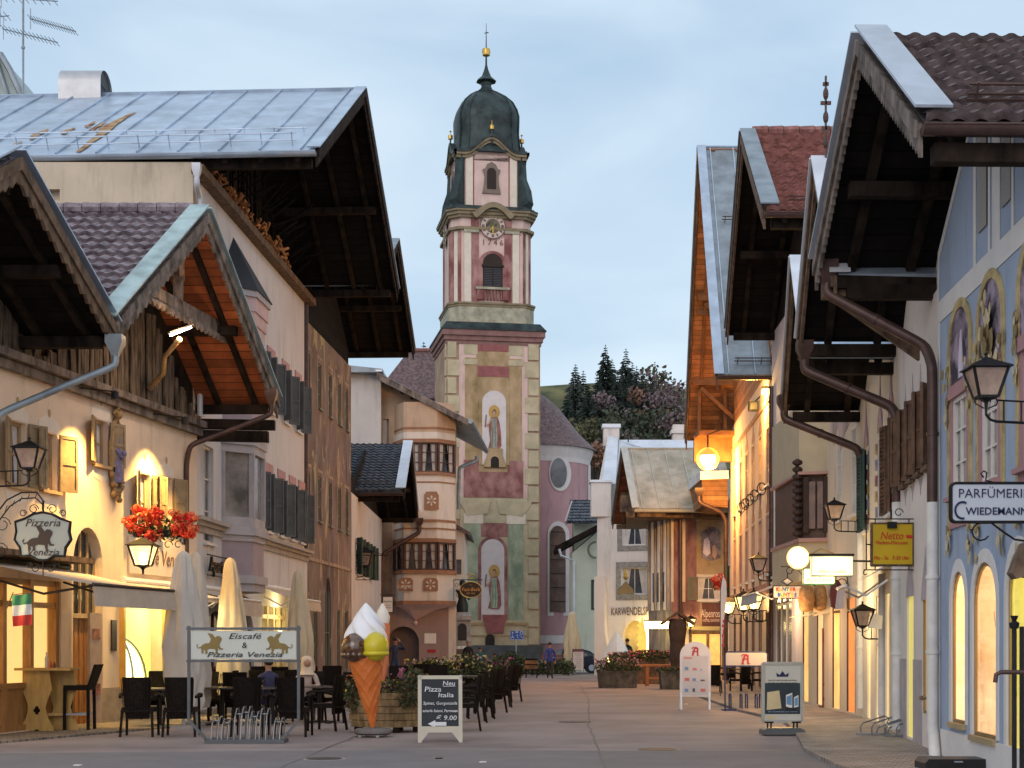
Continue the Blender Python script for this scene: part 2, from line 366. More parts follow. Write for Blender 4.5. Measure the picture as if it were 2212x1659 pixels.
def downpipe(root, pts, m, r=.055, hopper=True, m2=None, hs=.16, name='downpipe'):
    b = MB(); pts = [Vector(p) for p in pts]; q = [pts[0]]
    for i in range(1, len(pts)-1):               # rounded bends
        a, c, d = pts[i-1], pts[i], pts[i+1]; e1 = (a-c).normalized()*min(.18, (a-c).length*.4); e2 = (d-c).normalized()*min(.18, (d-c).length*.4)
        q += [c+e1, c+e1*.35+e2*.1+0*e1, c+e2*.35+e1*.1, c+e2]
    q.append(pts[-1]); b.tube(q, r, 10)
    for i in range(len(pts)-1):
        a, c = pts[i], pts[i+1]
        if (c-a).length > 1.6:
            k = int((c-a).length/1.5)
            for j in range(1, k+1): o = a.lerp(c, j/(k+1)); dd = (c-a).normalized(); b.tube([o-dd*.025, o+dd*.025], r*1.18, 10)
    if hopper:
        t = pts[0]; b.lathe([(hs*.42, 0), (hs*.5, .05), (hs*1.0, .22), (hs*1.0, .36), (hs*.9, .36), (hs*.9, .3)], t-V(0, 0, .03), 4, ph=math.pi/4)
    return b.build(name, m, root, smooth=True)
def leaves(b, c, r, n, s, ks=(0,), flat=.0, up=.3, rnd=None, shell=.0):
    g = rnd or R; c = Vector(c)
    for _ in range(n):
        while True:
            p = V(g.uniform(-1, 1), g.uniform(-1, 1), g.uniform(-1, 1))
            if shell <= p.length <= 1: break
        p = c+V(p.x*r[0], p.y*r[1], p.z*r[2]); d = V(g.gauss(0, 1), g.gauss(0, 1), g.gauss(0, 1)).normalized(); e = d.orthogonal().normalized()
        q = s*g.uniform(.6, 1.4); f = d.cross(e)
        b.face([p-e*q*.5, p+f*q*.35, p+e*q*.5, p-f*q*.35], g.choice(ks))
# ---------------------------------------------------------------- shared materials
M = dict(
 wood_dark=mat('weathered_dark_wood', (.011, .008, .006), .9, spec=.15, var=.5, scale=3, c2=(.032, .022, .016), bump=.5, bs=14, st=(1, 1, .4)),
 wood_mid=mat('weathered_brown_wood', (.08, .048, .028), .8, var=.4, scale=3, c2=(.17, .11, .07), bump=.5, bs=14, st=(2, 2, 1)),
 wood_grey=mat('silvered_old_wood', (.09, .072, .06), .85, var=.5, scale=4, c2=(.22, .18, .155), bump=.6, bs=16, st=(1, 1, .5)),
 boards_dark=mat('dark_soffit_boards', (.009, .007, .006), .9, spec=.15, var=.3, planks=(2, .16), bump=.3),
 boards_red=mat('red_stained_soffit_boards', (.3, .085, .03), .7, var=.25, planks=(2, .14), bump=.3),
 boards_orange=mat('larch_soffit_boards', (.34, .15, .06), .7, var=.3, planks=(2, .16), bump=.3),
 zinc=mat('zinc_sheet', (.42, .5, .6), .38, .6, var=.2, scale=1.2, bump=.08, bs=6),
 zinc_dark=mat('aged_zinc_sheet', (.24, .28, .31), .5, .5, var=.25, scale=1.5, bump=.08),
 zinc_white=mat('pale_sheet_metal', (.62, .66, .72), .45, .3, var=.12, scale=1.2, bump=.06),
 copper=mat('green_copper_flashing', (.34, .44, .44), .5, .3, var=.25, scale=2),
 brown_metal=mat('brown_painted_metal', (.075, .042, .035), .45, .3, var=.25, scale=4, bump=.05),
 iron=mat('black_wrought_iron', (.018, .018, .02), .5, .5, var=.3, bump=.1),
 white_pipe=mat('white_painted_pipe', (.6, .6, .58), .5, 0, var=.12, bump=.05),
 tile_mauve=mat('mauve_roof_tiles', (.13, .1, .115), .5, var=.35, scale=5, c2=(.27, .225, .25), bump=.2),
 tile_red=mat('red_roof_tiles', (.2, .075, .06), .65, var=.35, scale=5, c2=(.33, .15, .13), bump=.2),
 tile_grey=mat('slate_grey_roof_tiles', (.06, .075, .1), .5, var=.3, scale=5, c2=(.14, .165, .2), bump=.2),
 tile_brown=mat('dark_brown_roof_tiles', (.1, .065, .065), .6, var=.35, scale=5, c2=(.2, .13, .13), bump=.2),
 glass=mat('dark_window_glass', (.03, .035, .045), .06, 0, var=.5, scale=.7, bump=0, spec=.8, c2=(.1, .11, .13)),
 white_frame=mat('white_window_frame', (.6, .58, .55), .5, var=.08, bump=.05),
 brown_frame=mat('brown_window_frame', (.085, .04, .025), .5, var=.25, bump=.1),
 curtain=mat('white_net_curtain', (.5, .47, .45), .9, var=.15, bump=.1),
 gold=mat('gilded_metal', (.55, .36, .1), .35, .8, var=.2, bump=.05),
 white=mat('white_paint', (.72, .72, .7), .5, var=.05, bump=.03),
 blackp=mat('black_letter_paint', (.015, .015, .02), .5, var=.1, bump=0),
)
# ================================================================ ground
asph = mat('street_asphalt', (.2, .17, .168), .8, var=.16, scale=.35, bump=.5, bs=60, c2=(.32, .27, .262), lo=.3, hi=.7)
def sheet(name, pts, z, m, kind='structure'):
    o = MB().face([(x, y, z) for x, y in pts]).build(name, m); return tag(o, kind=kind)
sheet('ground', [(-900, -20), (900, -20), (900, 1800), (-900, 1800)], -.03, mat('meadow_ground', (.06, .08, .03), .95, var=.3, scale=.05))
# street surface with real relief in its patches (long seams, patched strips)
sheet('street', [(-30, 2), (30, 2), (30, 100), (-30, 100)], 0, asph)
sheet('street_patch', [(-7.5, 18.6), (5.6, 18.6), (5.3, 22.6), (-2, 22.9), (-7.5, 22.2)], .004, mat('grey_asphalt_patch', (.17, .16, .165), .85, var=.1, scale=1, bump=.3, bs=70))
def cobble_mat(name, c, s, mo=.35):
    m = mat(name, c, .8, var=.25, scale=1.4, bump=0); t = m.node_tree; n = t.nodes; l = t.links
    b = n['Principled BSDF']; src = b.inputs['Base Color'].links[0].from_socket
    br = n.new('ShaderNodeTexBrick'); br.inputs['Scale'].default_value = 1/s; br.inputs['Mortar Size'].default_value = .03; br.inputs['Mortar Smooth'].default_value = .3
    br.inputs['Color1'].default_value = (1, 1, 1, 1); br.inputs['Color2'].default_value = (.72, .7, .7, 1); br.inputs['Mortar'].default_value = (mo, mo, mo, 1)
    tc = [k for k in n if k.type == 'TEX_COORD'][0]; l.new(tc.outputs['Object'], br.inputs['Vector'])
    x = n.new('ShaderNodeMix'); x.data_type = 'RGBA'; x.blend_type = 'MULTIPLY'; x.inputs[0].default_value = 1
    l.new(src, x.inputs[6]); l.new(br.outputs[0], x.inputs[7]); l.new(x.outputs[2], b.inputs['Base Color'])
    bp = n.new('ShaderNodeBump'); bp.inputs['Distance'].default_value = .02; bp.inputs['Strength'].default_value = .6; l.new(br.outputs[0], bp.inputs['Height']); l.new(bp.outputs[0], b.inputs['Normal'])
    return m
cob = cobble_mat('pale_granite_paving', (.3, .265, .24), .42)
def slab(name, pts, z0, z1, m):
    o = MB().prism([(x, y, z0) for x, y in pts], (0, 0, z1-z0)).build(name, m); return tag(o, kind='structure')
slab('pavement_right', [(4.2, 13), (4.15, 19.6), (4.3, 22.5), (5.0, 27), (5.5, 31), (5.3, 36), (5.5, 44), (6.2, 60), (12, 62), (12, 40), (12, 13)], -.02, .06, cob)
slab('pavement_left', [(-16, 18), (-8.6, 23.4), (-6.2, 29.5), (-5.2, 36), (-5.1, 60), (-12, 60), (-16, 40)], -.02, .035, cobble_mat('worn_paving_slabs', (.25, .21, .17), .6))
for k, (x0, y0, x1, y1, w) in enumerate([(.8, 58, 6.6, 50, 1.1), (2.2, 66, 8.5, 60, 1.2)]):
    sheet('paving_strip', [(x0, y0), (x1, y1), (x1+.1, y1+w), (x0+.1, y0+w)], .006+.003*k, cobble_mat('pale_sett_strip', (.38, .33, .31), .18, .6))
# ================================================================ LEFT SIDE
def Lw(Y): return -8.7+(Y-27)*.188
plaster_pz = mat('warm_cream_render', (.68, .55, .42), .9, var=.07, scale=1.2, bump=.25, bs=40)
f1 = Fac((Lw(23.5), 23.5), (Lw(34.95), 34.95))
rt = root('pizzeria_house', 'cream rendered restaurant house with two steep gables and weathered timber eaves', 'house', (Lw(29), 29, 0), world=True)
pz_sh = mat('tan_wooden_shutter', (.26, .19, .11), .7, var=.2, scale=5, bump=.3, bs=20)
pz_fr = mat('pale_wooden_frame', (.36, .25, .14), .6, var=.15, bump=.2)
wh = [f1.rect(18, 40, 905, 1045), f1.rect(88, 116, 930, 1055), f1.rect(202, 224, 903, 1000), f1.rect(298, 318, 1020, 1140), f1.rect(346, 362, 1027, 1130)]
wh = [(a, a+.62, e, g) for a, c, e, g in wh]
door_h = (*f1.rect(158, 222, 1170, 1542)[:2], .03, 3.85, .75)
ld, _ = f1.at(2, 1400); 
shop_h = f1.rect(262, 352, 1320, 1500); shop_h = (shop_h[0], shop_h[1]-.05, .75, 2.62)
front_h = (0.2, f1.at(132, 1400)[0], .05, 2.75)
WH1 = 6.62
wall(rt, f1, 0, f1.L, 0, WH1, wh+[door_h, shop_h, front_h], plaster_pz, dep=.3, thick=.45)
for i, h in enumerate(wh):
    win(rt, f1, h, pz_fr, M['glass'], 2, 2, sill=pz_fr, sh=pz_sh, shang=(20, 22, 18, 22, 20)[i], sw=.42, depth=.16, curtain=M['curtain'], slat=False)
# painted white crests above the windows
b = MB(); 
for a, c, e, g in wh:
    mid_ = (a+c)/2
    b.prism([f1.p(*q, .002) for q in ((a-.12, g+.02), (c+.12, g+.02), (c+.08, g+.2), (mid_+.1, g+.32), (mid_, g+.55), (mid_-.1, g+.32), (a-.08, g+.2))], f1.n*.004)
    b.prism([f1.p(*q, .002) for q in ((a-.12, e-.1), (c+.12, e-.1), (c+.05, e-.25), (mid_, e-.34), (a-.05, e-.25))], f1.n*.004)
    b.lathe([(.07, 0), (.07, .012)], (0, 0, 0), 10) if 0 else None
b.build('painted_crest', mat('white_ornament_paint', (.66, .6, .52), .9, var=.06), rt)
b = MB()
for a, c, e, g in wh:
    q = f1.p((a+c)/2, g+.36, .01); b.prism([q+f1.u*.055*math.cos(t)+V(0, 0, .08*math.sin(t)) for t in [i*math.pi/5 for i in range(10)]], f1.n*.004)
b.build('painted_medallion', mat('ochre_ornament_paint', (.4, .28, .14), .9), rt)
# timber: beam on top of the wall, ragged cladding behind, protruding purlins
b = MB(); b.ob(f1.p(0, WH1-.28, .02), f1.u*f1.L, f1.n*.12, V(0, 0, .16)); b.ob(f1.p(0, WH1-.1, .05), f1.u*f1.L, f1.n*.2, V(0, 0, .14))
b.build('wall_plate_beam', M['wood_grey'], rt)
b = MB(); g_ = random.Random(3); u = 0
while u < f1.L:
    w_ = g_.uniform(.12, .24); top = 9.4-abs(((u-f1.uY(24)) if u < f1.uY(27.1) else (u-f1.uY(31.2))))*.75
    lean = g_.uniform(-.12, .12); z0 = WH1+.03; b.ob(f1.p(u, z0, g_.uniform(-.05, .05)), f1.u*w_, f1.n*.04, f1.u*lean+V(0, 0, max(.3, top-z0)+g_.uniform(-.15, .05))); u += w_+.01
b.build('gable_cladding', mat('bleached_gable_boards', (.035, .026, .02), .9, var=.5, scale=3, c2=(.17, .125, .085), bump=.6, st=(3, 3, .6)), rt)
MB().ob(f1.p(0, WH1, -.3), f1.u*f1.L, f1.n*.2, V(0, 0, 2.2)).build('gable_backing', M['wood_dark'], rt)
b = MB(); b.prism([f1.p(*q, .002) for q in ((f1.at(230, 1400)[0]-.3, 0), (f1.L, 0), (f1.L, .72), (f1.at(230, 1400)[0]-.3, .72))], f1.n*.03)
b.build('plinth', mat('stained_ochre_plinth', (.36, .28, .2), .9, var=.3, scale=2), rt)
# first gable (L1) tile roof, second (L0) nearer the camera
inn1 = (-1, .02)
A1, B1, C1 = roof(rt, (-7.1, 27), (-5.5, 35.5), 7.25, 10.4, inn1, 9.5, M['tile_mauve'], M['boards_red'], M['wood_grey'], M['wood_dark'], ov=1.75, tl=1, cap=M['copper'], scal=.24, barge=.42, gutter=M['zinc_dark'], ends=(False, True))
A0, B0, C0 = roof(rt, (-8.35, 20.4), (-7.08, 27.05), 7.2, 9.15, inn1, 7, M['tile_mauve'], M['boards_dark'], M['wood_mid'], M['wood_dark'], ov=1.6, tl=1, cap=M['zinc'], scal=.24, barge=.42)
b = MB()
for i in range(24): b.tube([B1+V(-.2-i*.38, 0, .1), B1+V(-.2-i*.38-.36, 0, .1)], [.11, .13], 8)
b.build('ridge_tiles', M['tile_mauve'], rt)
# carved collar beam and strut in the gable of L1
b = MB(); vd = (C1-A1).normalized(); inw = V(-1, .02, 0)
zc = 8.7; a_ = A1.lerp(B1, .43)+inw*.5; c_ = C1.lerp(B1, .43)+inw*.5
a_.z = c_.z = zc; b.ob(a_+V(0, 0, -.35), c_-a_, inw*.06, V(0, 0, .3))
n_ = 22
b.prism([a_+inw*-.05+V(0, 0, -.35)]+[a_.lerp(c_, i/(n_*2))+inw*-.05+V(0, 0, -.5+(.1 if i % 2 else 0)) for i in range(n_*2+1)]+[c_+inw*-.05+V(0, 0, -.35)], inw*.05)
kp = B1+inw*.45; b.ob(V(kp.x, kp.y-.11, zc-.1), V(-.16, 0, 0), V(0, .22, 0), V(0, 0, B1.z-.5-zc))
b.bar((kp.x, kp.y, zc+.35), (kp.x+.1, kp.y-.55, zc+.8), .1, .1)
b.build('collar_beam', M['wood_grey'], rt)
b = MB(); s0 = f1.p(f1.at(312, 838)[0], f1.at(312, 838)[1], .12); s1 = P(388, 732, 30.6)
b.tube([s0, s0.lerp(s1, .3)+V(.1, 0, .02), s0.lerp(s1, .6)+V(-.05, 0, .05), s1], [.07, .06, .045, .06], 7); b.build('carved_strut', mat('sunny_wood_strut', (.35, .24, .12), .7, var=.3), rt)
b = MB(); e1 = f1.p(f1.L, WH1-.35, -.2); b.ob(e1+V(0, .05, 0), V(1.75, .25, 0), V(0, .26, 0), V(0, 0, .24)); b.ob(e1+V(0, .08, .28), V(1.9, .27, 0), V(0, .22, 0), V(0, 0, .22)); b.build('eaves_beam', M['wood_dark'], rt)
# downpipes
q = f1.p(f1.uY(34.3), 5.3, .1)
downpipe(rt, [P(586, 872, 35), P(586, 895, 35), P(410, 962, 34.2), P(403, 1000, 34.2), P(402, 1440, 34.2), P(402, 1545, 34.2)], M['brown_metal'], .06, hs=.19)
downpipe(rt, [P(249, 765, 26.9), P(249, 790, 26.9), P(120, 842, 26.4), P(0, 893, 25.6), P(-30, 930, 25.4), P(-30, 1500, 25.4)], M['zinc_dark'], .065, hs=.21)
# door
a, c, e, g, _ = door_h
dd = MB(); dd.ob(f1.p(a, e, -.26), f1.u*(c-a), f1.n*.06, V(0, 0, 2.1)); 
for i in range(1, 6): dd.ob(f1.p(a+(c-a)*i/6, e, -.2), f1.u*.02, f1.n*.015, V(0, 0, 2.1))
door = dd.build('door', mat('brown_oak_door', (.3, .14, .05), .55, var=.25, scale=4, st=(3, 3, .6)), rt); ROOTW[door.name] = ROOTW[rt.name]
MB().ob(f1.p(a+.1, 1.0, -.19), f1.u*.03, f1.n*.07, V(0, 0, .25)).build('handle', M['iron'], door)
tl_ = MB(); tl_.face([f1.p(a, e+2.1, -.22), f1.p(c, e+2.1, -.22), f1.p(c, g, -.22), f1.p(a, g, -.22)]); fan = tl_.build('fanlight', M['glass'], rt); ROOTW[fan.name] = ROOTW[rt.name]
q = MB()
for i in range(5): q.ob(f1.p(a+(c-a)*i/4-.02, e+2.1, -.2), f1.u*.04, f1.n*.04, V(0, 0, g-e-2.12))
q.ob(f1.p(a, e+2.06, -.21), f1.u*(c-a), f1.n*.08, V(0, 0, .09)); q.build('mullion', pz_fr, fan)
# timber and glass front at the far left, lit from inside
litroom = mat('lit_cream_interior', (.75, .55, .3), .9, var=.25, scale=1.5, em=.75, emc=(1, .62, .2))
a, c, e, g = front_h
q = MB(); n_ = 5
for i in range(n_+1): q.ob(f1.p(a+(c-a-.12)*i/n_, e, -.2), f1.u*.12, f1.n*.16, V(0, 0, g-e))
for zz in (e, e+.75, g-.5, g-.1): q.ob(f1.p(a, zz, -.18), f1.u*(c-a), f1.n*.12, V(0, 0, .1))
q.ob(f1.p(a, e, -.17), f1.u*(c-a), f1.n*.06, V(0, 0, .78))
q.build('timber_shopfront', mat('honey_timber', (.33, .17, .06), .5, var=.2, scale=4, st=(3, 3, .7)), rt)
MB().face([f1.p(a, e, -.29), f1.p(c, e, -.29), f1.p(c, g, -.29), f1.p(a, g, -.29)]).build('lit_pane', litroom, rt)
# ice cream counter window
a, c, e, g = shop_h
yl = mat('greenish_yellow_lit_shop', (.8, .8, .3), .9, var=.12, scale=1.2, em=.5, emc=(.8, .85, .1))
q = MB(); q.ob(f1.p(a-.09, e-.08, .002), f1.u*.09, f1.n*.1, V(0, 0, g-e+.16)); q.ob(f1.p(c, e-.08, .002), f1.u*.09, f1.n*.1, V(0, 0, g-e+.16)); q.ob(f1.p(a, g, .002), f1.u*(c-a), f1.n*.1, V(0, 0, .09)); q.ob(f1.p(a, e-.08, .002), f1.u*(c-a), f1.n*.14, V(0, 0, .08))
fr = q.build('counter_window', mat('golden_timber_frame', (.5, .3, .08), .5, var=.15), rt); ROOTW[fr.name] = ROOTW[rt.name]
MB().face([f1.p(a, e, -.27), f1.p(c, e, -.27), f1.p(c, g, -.27), f1.p(a, g, -.27)]).build('lit_pane', yl, fr)
q = MB(); rows = []
for t in [i*math.pi/2/8 for i in range(9)]: rows.append([f1.p(a+.02, e+.02+.95*math.sin(t), -.26+.0*t)+f1.u*(1.15*math.cos(t)*.0), f1.p(a+.1+1.45*math.cos(t), e+.02+.95*math.sin(t), -.2)])
q.grid(rows); q.build('display_case', mat('glowing_display_glass', (.9, .9, .6), .2, var=.2, scale=3, em=1.5, emc=(1, .97, .5)), fr)
q = MB()
for k in (.85, 1.5): q.tube([f1.p(a+.08+k*math.cos(t), e+.02+.98*math.sin(t), -.17) for t in [i*math.pi/2/8 for i in range(9)]], .025, 5)
q.ob(f1.p(a, e+1.0, -.2), f1.u*.28, f1.n*.05, V(0, 0, .8)); q.build('display_rim', M['zinc_dark'], fr)
MB().ob(f1.p(f1.at(240, 1400)[0]-.04, 1.45, .01), f1.u*.22, f1.n*.03, V(0, 0, .62)).build('doorbell_panel', M['blackp'], rt)
# painted shop name panel and relief
a, z = f1.at(276, 1240); c, _ = f1.at(398, 1240); 
b = MB(); b.ob(f1.p(a, 3.05, .01), f1.u*(c-a), f1.n*.04, V(0, 0, .75)); b.build('name_board', mat('white_name_board', (.62, .55, .48), .8, var=.08), rt)
text('Eiscafé Venezia', .34, mat('faded_brown_lettering', (.2, .12, .09), .8), rt, f1.p((a+c)/2+.1, 3.28, .06), rz=f1.rz, shear=.2, w=c-a-.35)
# awnings
def awning(rt, f, u0, u1, z, out_, drop, vh, cl, fr=M['white']):
    b = MB(); a, c = f.p(u0, z, .05), f.p(u1, z, .05); d = f.n*out_+V(0, 0, -drop); n = 14
    rows = [[a.lerp(c, i/n)+d*t+V(0, 0, -.03*math.sin(math.pi*t)) for i in range(n+1)] for t in (0, .25, .5, .75, 1)]
    b.grid(rows); e = [a.lerp(c, i/n)+d for i in range(n+1)]
    b.grid([e, [p+V(0, 0, -vh)+f.n*(.02+.012*((i*7) % 3)) for i, p in enumerate(e)]])
    o = b.build('awning', cl, rt, smooth=True); ROOTW[o.name] = ROOTW[rt.name]
    q = MB(); q.tube([a+V(0, 0, .04), c+V(0, 0, .04)], .06, 8); q.tube([a+d, c+d], .03, 8)
    for t in (.06, .94): p = a.lerp(c, t); q.tube([p+V(0, 0, -.25), p+d*.5+V(0, 0, -.35)+(c-a)*(.04 if t < .5 else -.04), p+d], .022, 6)
    q.build('awning_arm', fr, o); return o
awn = mat('cream_awning_cloth', (.5, .42, .34), .9, var=.1, scale=3, bump=.1)
aw0, awz = f1.at(195, 1262, 2.1); awning(rt, f1, aw0, f1.at(370, 1283, 2.1)[0], awz+.42, 2.1, .42, .36, awn, M['iron'])
awning(rt, f1, f1.at(262, 1275)[0], f1.L-.4, 2.85, .8, .25, .1, awn)
MB().ob(f1.p(.1, 3.1, .02), f1.u*(f1.at(150, 1240)[0]), f1.n*.45, V(0, 0, .1)).build('canopy_board', M['wood_mid'], rt)
# ------------------------------------------------ oval relief on the wall
def relief():
    u, z = f1.at(246, 985); rt2 = root('wall_relief', 'tall oval carved Madonna relief in a gilded frame on the cream wall', 'relief', tuple(f1.p(u, z, 0)), f1.rz)
    b = MB(); rows = []
    for i in range(25):
        t = 2*math.pi*i/24; wv = 1+.06*math.sin(t*9); c = V(.27*wv*math.cos(t), 0, .72*wv*math.sin(t))
        rows.append([c+V(.05*math.cos(t)*math.cos(s), -.05-.05*math.sin(s), .05*math.sin(t)*math.cos(s)) for s in [k*math.pi/3 for k in range(6)]])
    b.grid(rows, True); g_ = random.Random(5)
    for i in range(26):
        t = g_.uniform(3.6, 5.8); b.ball((.25*math.cos(t)+g_.uniform(-.05, .05), -.08, .74*math.sin(t)-g_.uniform(0, .2)), g_.uniform(.03, .07), 8)
    b.ball((0, -.1, .82), .09, 8); b.tube([(-.1, -.05, .82), (0, -.1, 1.0), (.12, -.05, .88)], .04, 6)
    b.build('frame', mat('dull_gilded_carving', (.3, .2, .09), .6, .2, var=.4, scale=9), rt2, smooth=True)
    MB().lathe([(.01, 0), (.26, .0), (.26, .02)], (0, 0, 0), 24, sy=.01, sx=0) 
    MB().prism([(.25*math.cos(t), -.05, .7*math.sin(t)) for t in [i*math.pi/12 for i in range(24)]], (0, .03, 0)).build('backing', mat('dull_blue_backing', (.2, .17, .18), .8, var=.3, scale=6), rt2)
    q = MB(); q.lathe([(.15, -.55), (.17, -.35), (.1, 0), (.12, .1), (.05, .18), (.08, .26), (.075, .34), (.02, .4)], (0, -.1, 0), 12, sy=.5); q.ball((.08, -.17, .05), .07, 8); q.tube([(-.12, -.1, .1), (-.02, -.2, -.05), (.1, -.18, 0)], .035, 6)
    q.build('figure', mat('painted_carved_figure', (.35, .26, .26), .7, var=.6, scale=7, c2=(.2, .2, .4)), rt2, smooth=True)
relief()
# ------------------------------------------------ L2 white house with the big metal gable
def L2w(Y): return -7.35+.058*(Y-34.5)
f2 = Fac((L2w(35.0), 35.0), (L2w(48.7), 48.7))
pl2 = mat('pinkish_white_render', (.55, .545, .56), .9, var=.05, scale=.8, bump=.2, bs=40)
rt = root('white_gable_house', 'pinkish white house with bay window under a huge blue metal gable roof', 'house', (L2w(41), 41, 0), world=True)
sh2 = mat('grey_green_louvred_shutter', (.1, .11, .115), .7, var=.2, bump=.2)
up = [(f2.uY(y)-.36, f2.uY(y)+.36, 8.15, 9.6) for y in (41.3, 43.3, 45.3, 47.2)]
lo_ = [(f2.uY(y)-.36, f2.uY(y)+.36, 4.75, 6.3) for y in (41.3, 43.0, 44.7, 46.3, 47.7)]
gr = [(f2.uY(36.0), f2.uY(36.9), 4.0, 6.3), (f2.uY(42.2), f2.uY(45.6), .3, 2.65), (f2.uY(36.2), f2.uY(38.4), .1, 2.4, .5), (f2.uY(39.4), f2.uY(41.2), .1, 2.5, .8), (f2.uY(46.4), f2.uY(47.9), .1, 2.5)]
wall(rt, f2, 0, f2.L, 0, 12.35, up+lo_+gr, pl2, dep=.16)
for h in up+lo_: win(rt, f2, h, M['white_frame'], M['glass'], 2, 3, sill=M['white_frame'], sh=sh2, shang=48, sw=.36, depth=.1)
win(rt, f2, gr[0], M['white_frame'], M['glass'], 2, 3, sill=M['white_frame'])
for h in (gr[2], gr[3], gr[4]): win(rt, f2, h, M['brown_frame'], M['glass'], 2, 2)
b = MB()
for h in up+lo_: b.ob(f2.p(h[0]-.15, h[3]+.12, .002), f2.u*(h[1]-h[0]+.3), f2.n*.03, V(0, 0, .24))
b.build('window_frieze', mat('dusty_pink_paint', (.42, .25, .26), .9, var=.1), rt)
b = MB(); b.ob(f2.p(0, 4.35, .002), f2.u*f2.L, f2.n*.12, V(0, 0, .1)); b.ob(f2.p(0, 4.45, .002), f2.u*f2.L, f2.n*.22, V(0, 0, .09)); b.ob(f2.p(0, 4.2, .002), f2.u*f2.L, f2.n*.05, V(0, 0, .15))
b.build('cornice', mat('stone_grey_trim', (.34, .31, .29), .85, var=.15), rt)
# lit shop
ls = mat('warm_lit_shop', (.8, .62, .25), .9, var=.3, scale=1.6, em=.9, emc=(1, .75, .22))
a, c, e, g = gr[1]; MB().face([f2.p(a, e, -.22), f2.p(c, e, -.22), f2.p(c, g, -.22), f2.p(a, g, -.22)]).build('lit_pane', ls, rt)
q = MB()
for i in range(5): q.ob(f2.p(a+(c-a-.12)*i/4, e, -.15), f2.u*.12, f2.n*.12, V(0, 0, g-e))
q.ob(f2.p(a, g-.35, -.14), f2.u*(c-a), f2.n*.1, V(0, 0, .12)); q.ob(f2.p(a, e, -.14), f2.u*(c-a), f2.n*.16, V(0, 0, .5)); q.build('shopfront', mat('cream_shopfront', (.5, .42, .24), .6, var=.1), rt)
awning(rt, f2, f2.uY(42.0), f2.uY(45.8), 3.15, .9, .3, .3, awn)
aw0, awz = f2.at(469, 1288, .55); awning(rt, f2, aw0, f2.at(560, 1296, .55)[0], awz+.2, .55, .2, .4, awn)
text('Apartments', .38, M['iron'], rt, f2.p(f2.uY(37.2), 3.3, .16), rz=f2.rz, shear=.1, w=2.6, ext=.03)
b = MB(); b.ob(f2.p(f2.uY(35.9), 3.2, .1), f2.u*2.8, f2.n*.03, V(0, 0, .03)); b.ob(f2.p(f2.uY(35.9), 3.68, .1), f2.u*2.8, f2.n*.03, V(0, 0, .03)); b.build('sign_rail', M['iron'], rt)
# oriel
ow_ = [(L2w(37.7), 37.7), (-6.5, 38.3), (-6.42, 39.5), (L2w(40.2), 40.2)]
pinkgrey = mat('mauve_grey_oriel_paint', (.33, .27, .3), .85, var=.08); greytrim = mat('cool_grey_trim', (.38, .36, .38), .85, var=.1)
b = MB()
def orz(z0, z1, gr_=0, k=0):
    pts = [V(x, y, z0) for x, y in ow_]; c = V(L2w(38.9), 38.9, z0)
    pts = [c+(p-c)*(1+gr_) for p in pts]; b.prism(pts, (0, 0, z1-z0), k)
for z0, z1, g_, k in ((2.9, 3.1, .05, 1), (3.1, 3.3, .14, 1), (3.3, 4.15, 0, 0), (4.15, 4.3, .06, 1), (4.3, 4.5, .16, 1), (4.5, 4.75, .05, 1), (6.35, 6.55, .06, 1), (6.55, 6.8, .12, 1), (6.8, 6.95, .2, 1), (6.95, 9.3, -.05, 0), (9.3, 9.6, .04, 2), (9.6, 9.9, .1, 2), (9.9, 10.25, .16, 2), (10.25, 10.4, .24, 1)): orz(z0, z1, g_, k)
for (x, y) in ow_[0:4]: c = V(L2w(38.9), 38.9, 0); b.box(c+(V(x, y, 0)-c)*.96+V(0, 0, 5.55), (.14, .14, 1.62), k=1)
b.build('oriel', [pinkgrey, greytrim, mat('pink_striped_trim', (.5, .36, .36), .85)], rt)
b = MB()
for (p, q_) in ((0, 1), (1, 2), (2, 3)):
    c = V(L2w(38.9), 38.9, 0); A_ = c+(V(*ow_[p], 0)-c)*.93; B_ = c+(V(*ow_[q_], 0)-c)*.93; b.face([A_+V(0, 0, 4.75), B_+V(0, 0, 4.75), B_+V(0, 0, 6.35), A_+V(0, 0, 6.35)])
b.build('oriel_glazing', mat('pale_reflecting_glass', (.2, .19, .18), .08, var=.5, scale=1, c2=(.36, .33, .3), bump=0), rt)
b = MB(); c = V(L2w(38.9), 38.9, 11.95)
base = [V(L2w(38.9), 38.9, 10.4)+(V(x, y, 10.4)-V(L2w(38.9), 38.9, 10.4))*1.3 for x, y in ow_]
for i in range(3): b.face([base[i], base[i+1], c])
b.face(base); b.build('oriel_roof', mat('dark_slate_cone', (.03, .032, .038), .6, var=.2), rt)
# side wall towards the camera and gable
s2 = Fac((-22, 34.97), (L2w(34.97)+.02, 34.97))
wall(rt, s2, 0, s2.L, 0, 12.62, [(s2.L-3.35, s2.L-3.05, 11.75, 12.0)], mat('sandy_cream_render', (.5, .42, .32), .9, var=.08, scale=.8, bump=.2), dep=.2)
b = MB(); g_ = random.Random(11); u = 1.2
while u < f2.L-.6:
    w_ = g_.uniform(.1, .22); t_ = 1-abs(u-f2.L/2)/(f2.L/2); b.ob(f2.p(u, 12.5, -.5+g_.uniform(-.1, .1)), f2.u*w_, f2.n*.04, V(0, 0, .3+t_*3.3)); u += w_+.02
for i in range(34):
    u = g_.uniform(2.2, f2.L-2); t_ = 1-abs(u-f2.L/2)/(f2.L/2); z = 12.6+g_.uniform(0, .2+t_*2); d = g_.uniform(.1, 1.5)
    b.bar(f2.p(u, z, -.3+d*.1), f2.p(u+g_.uniform(-.3, .7), z+g_.uniform(.3, 1.0), d*.7), .03, .05)
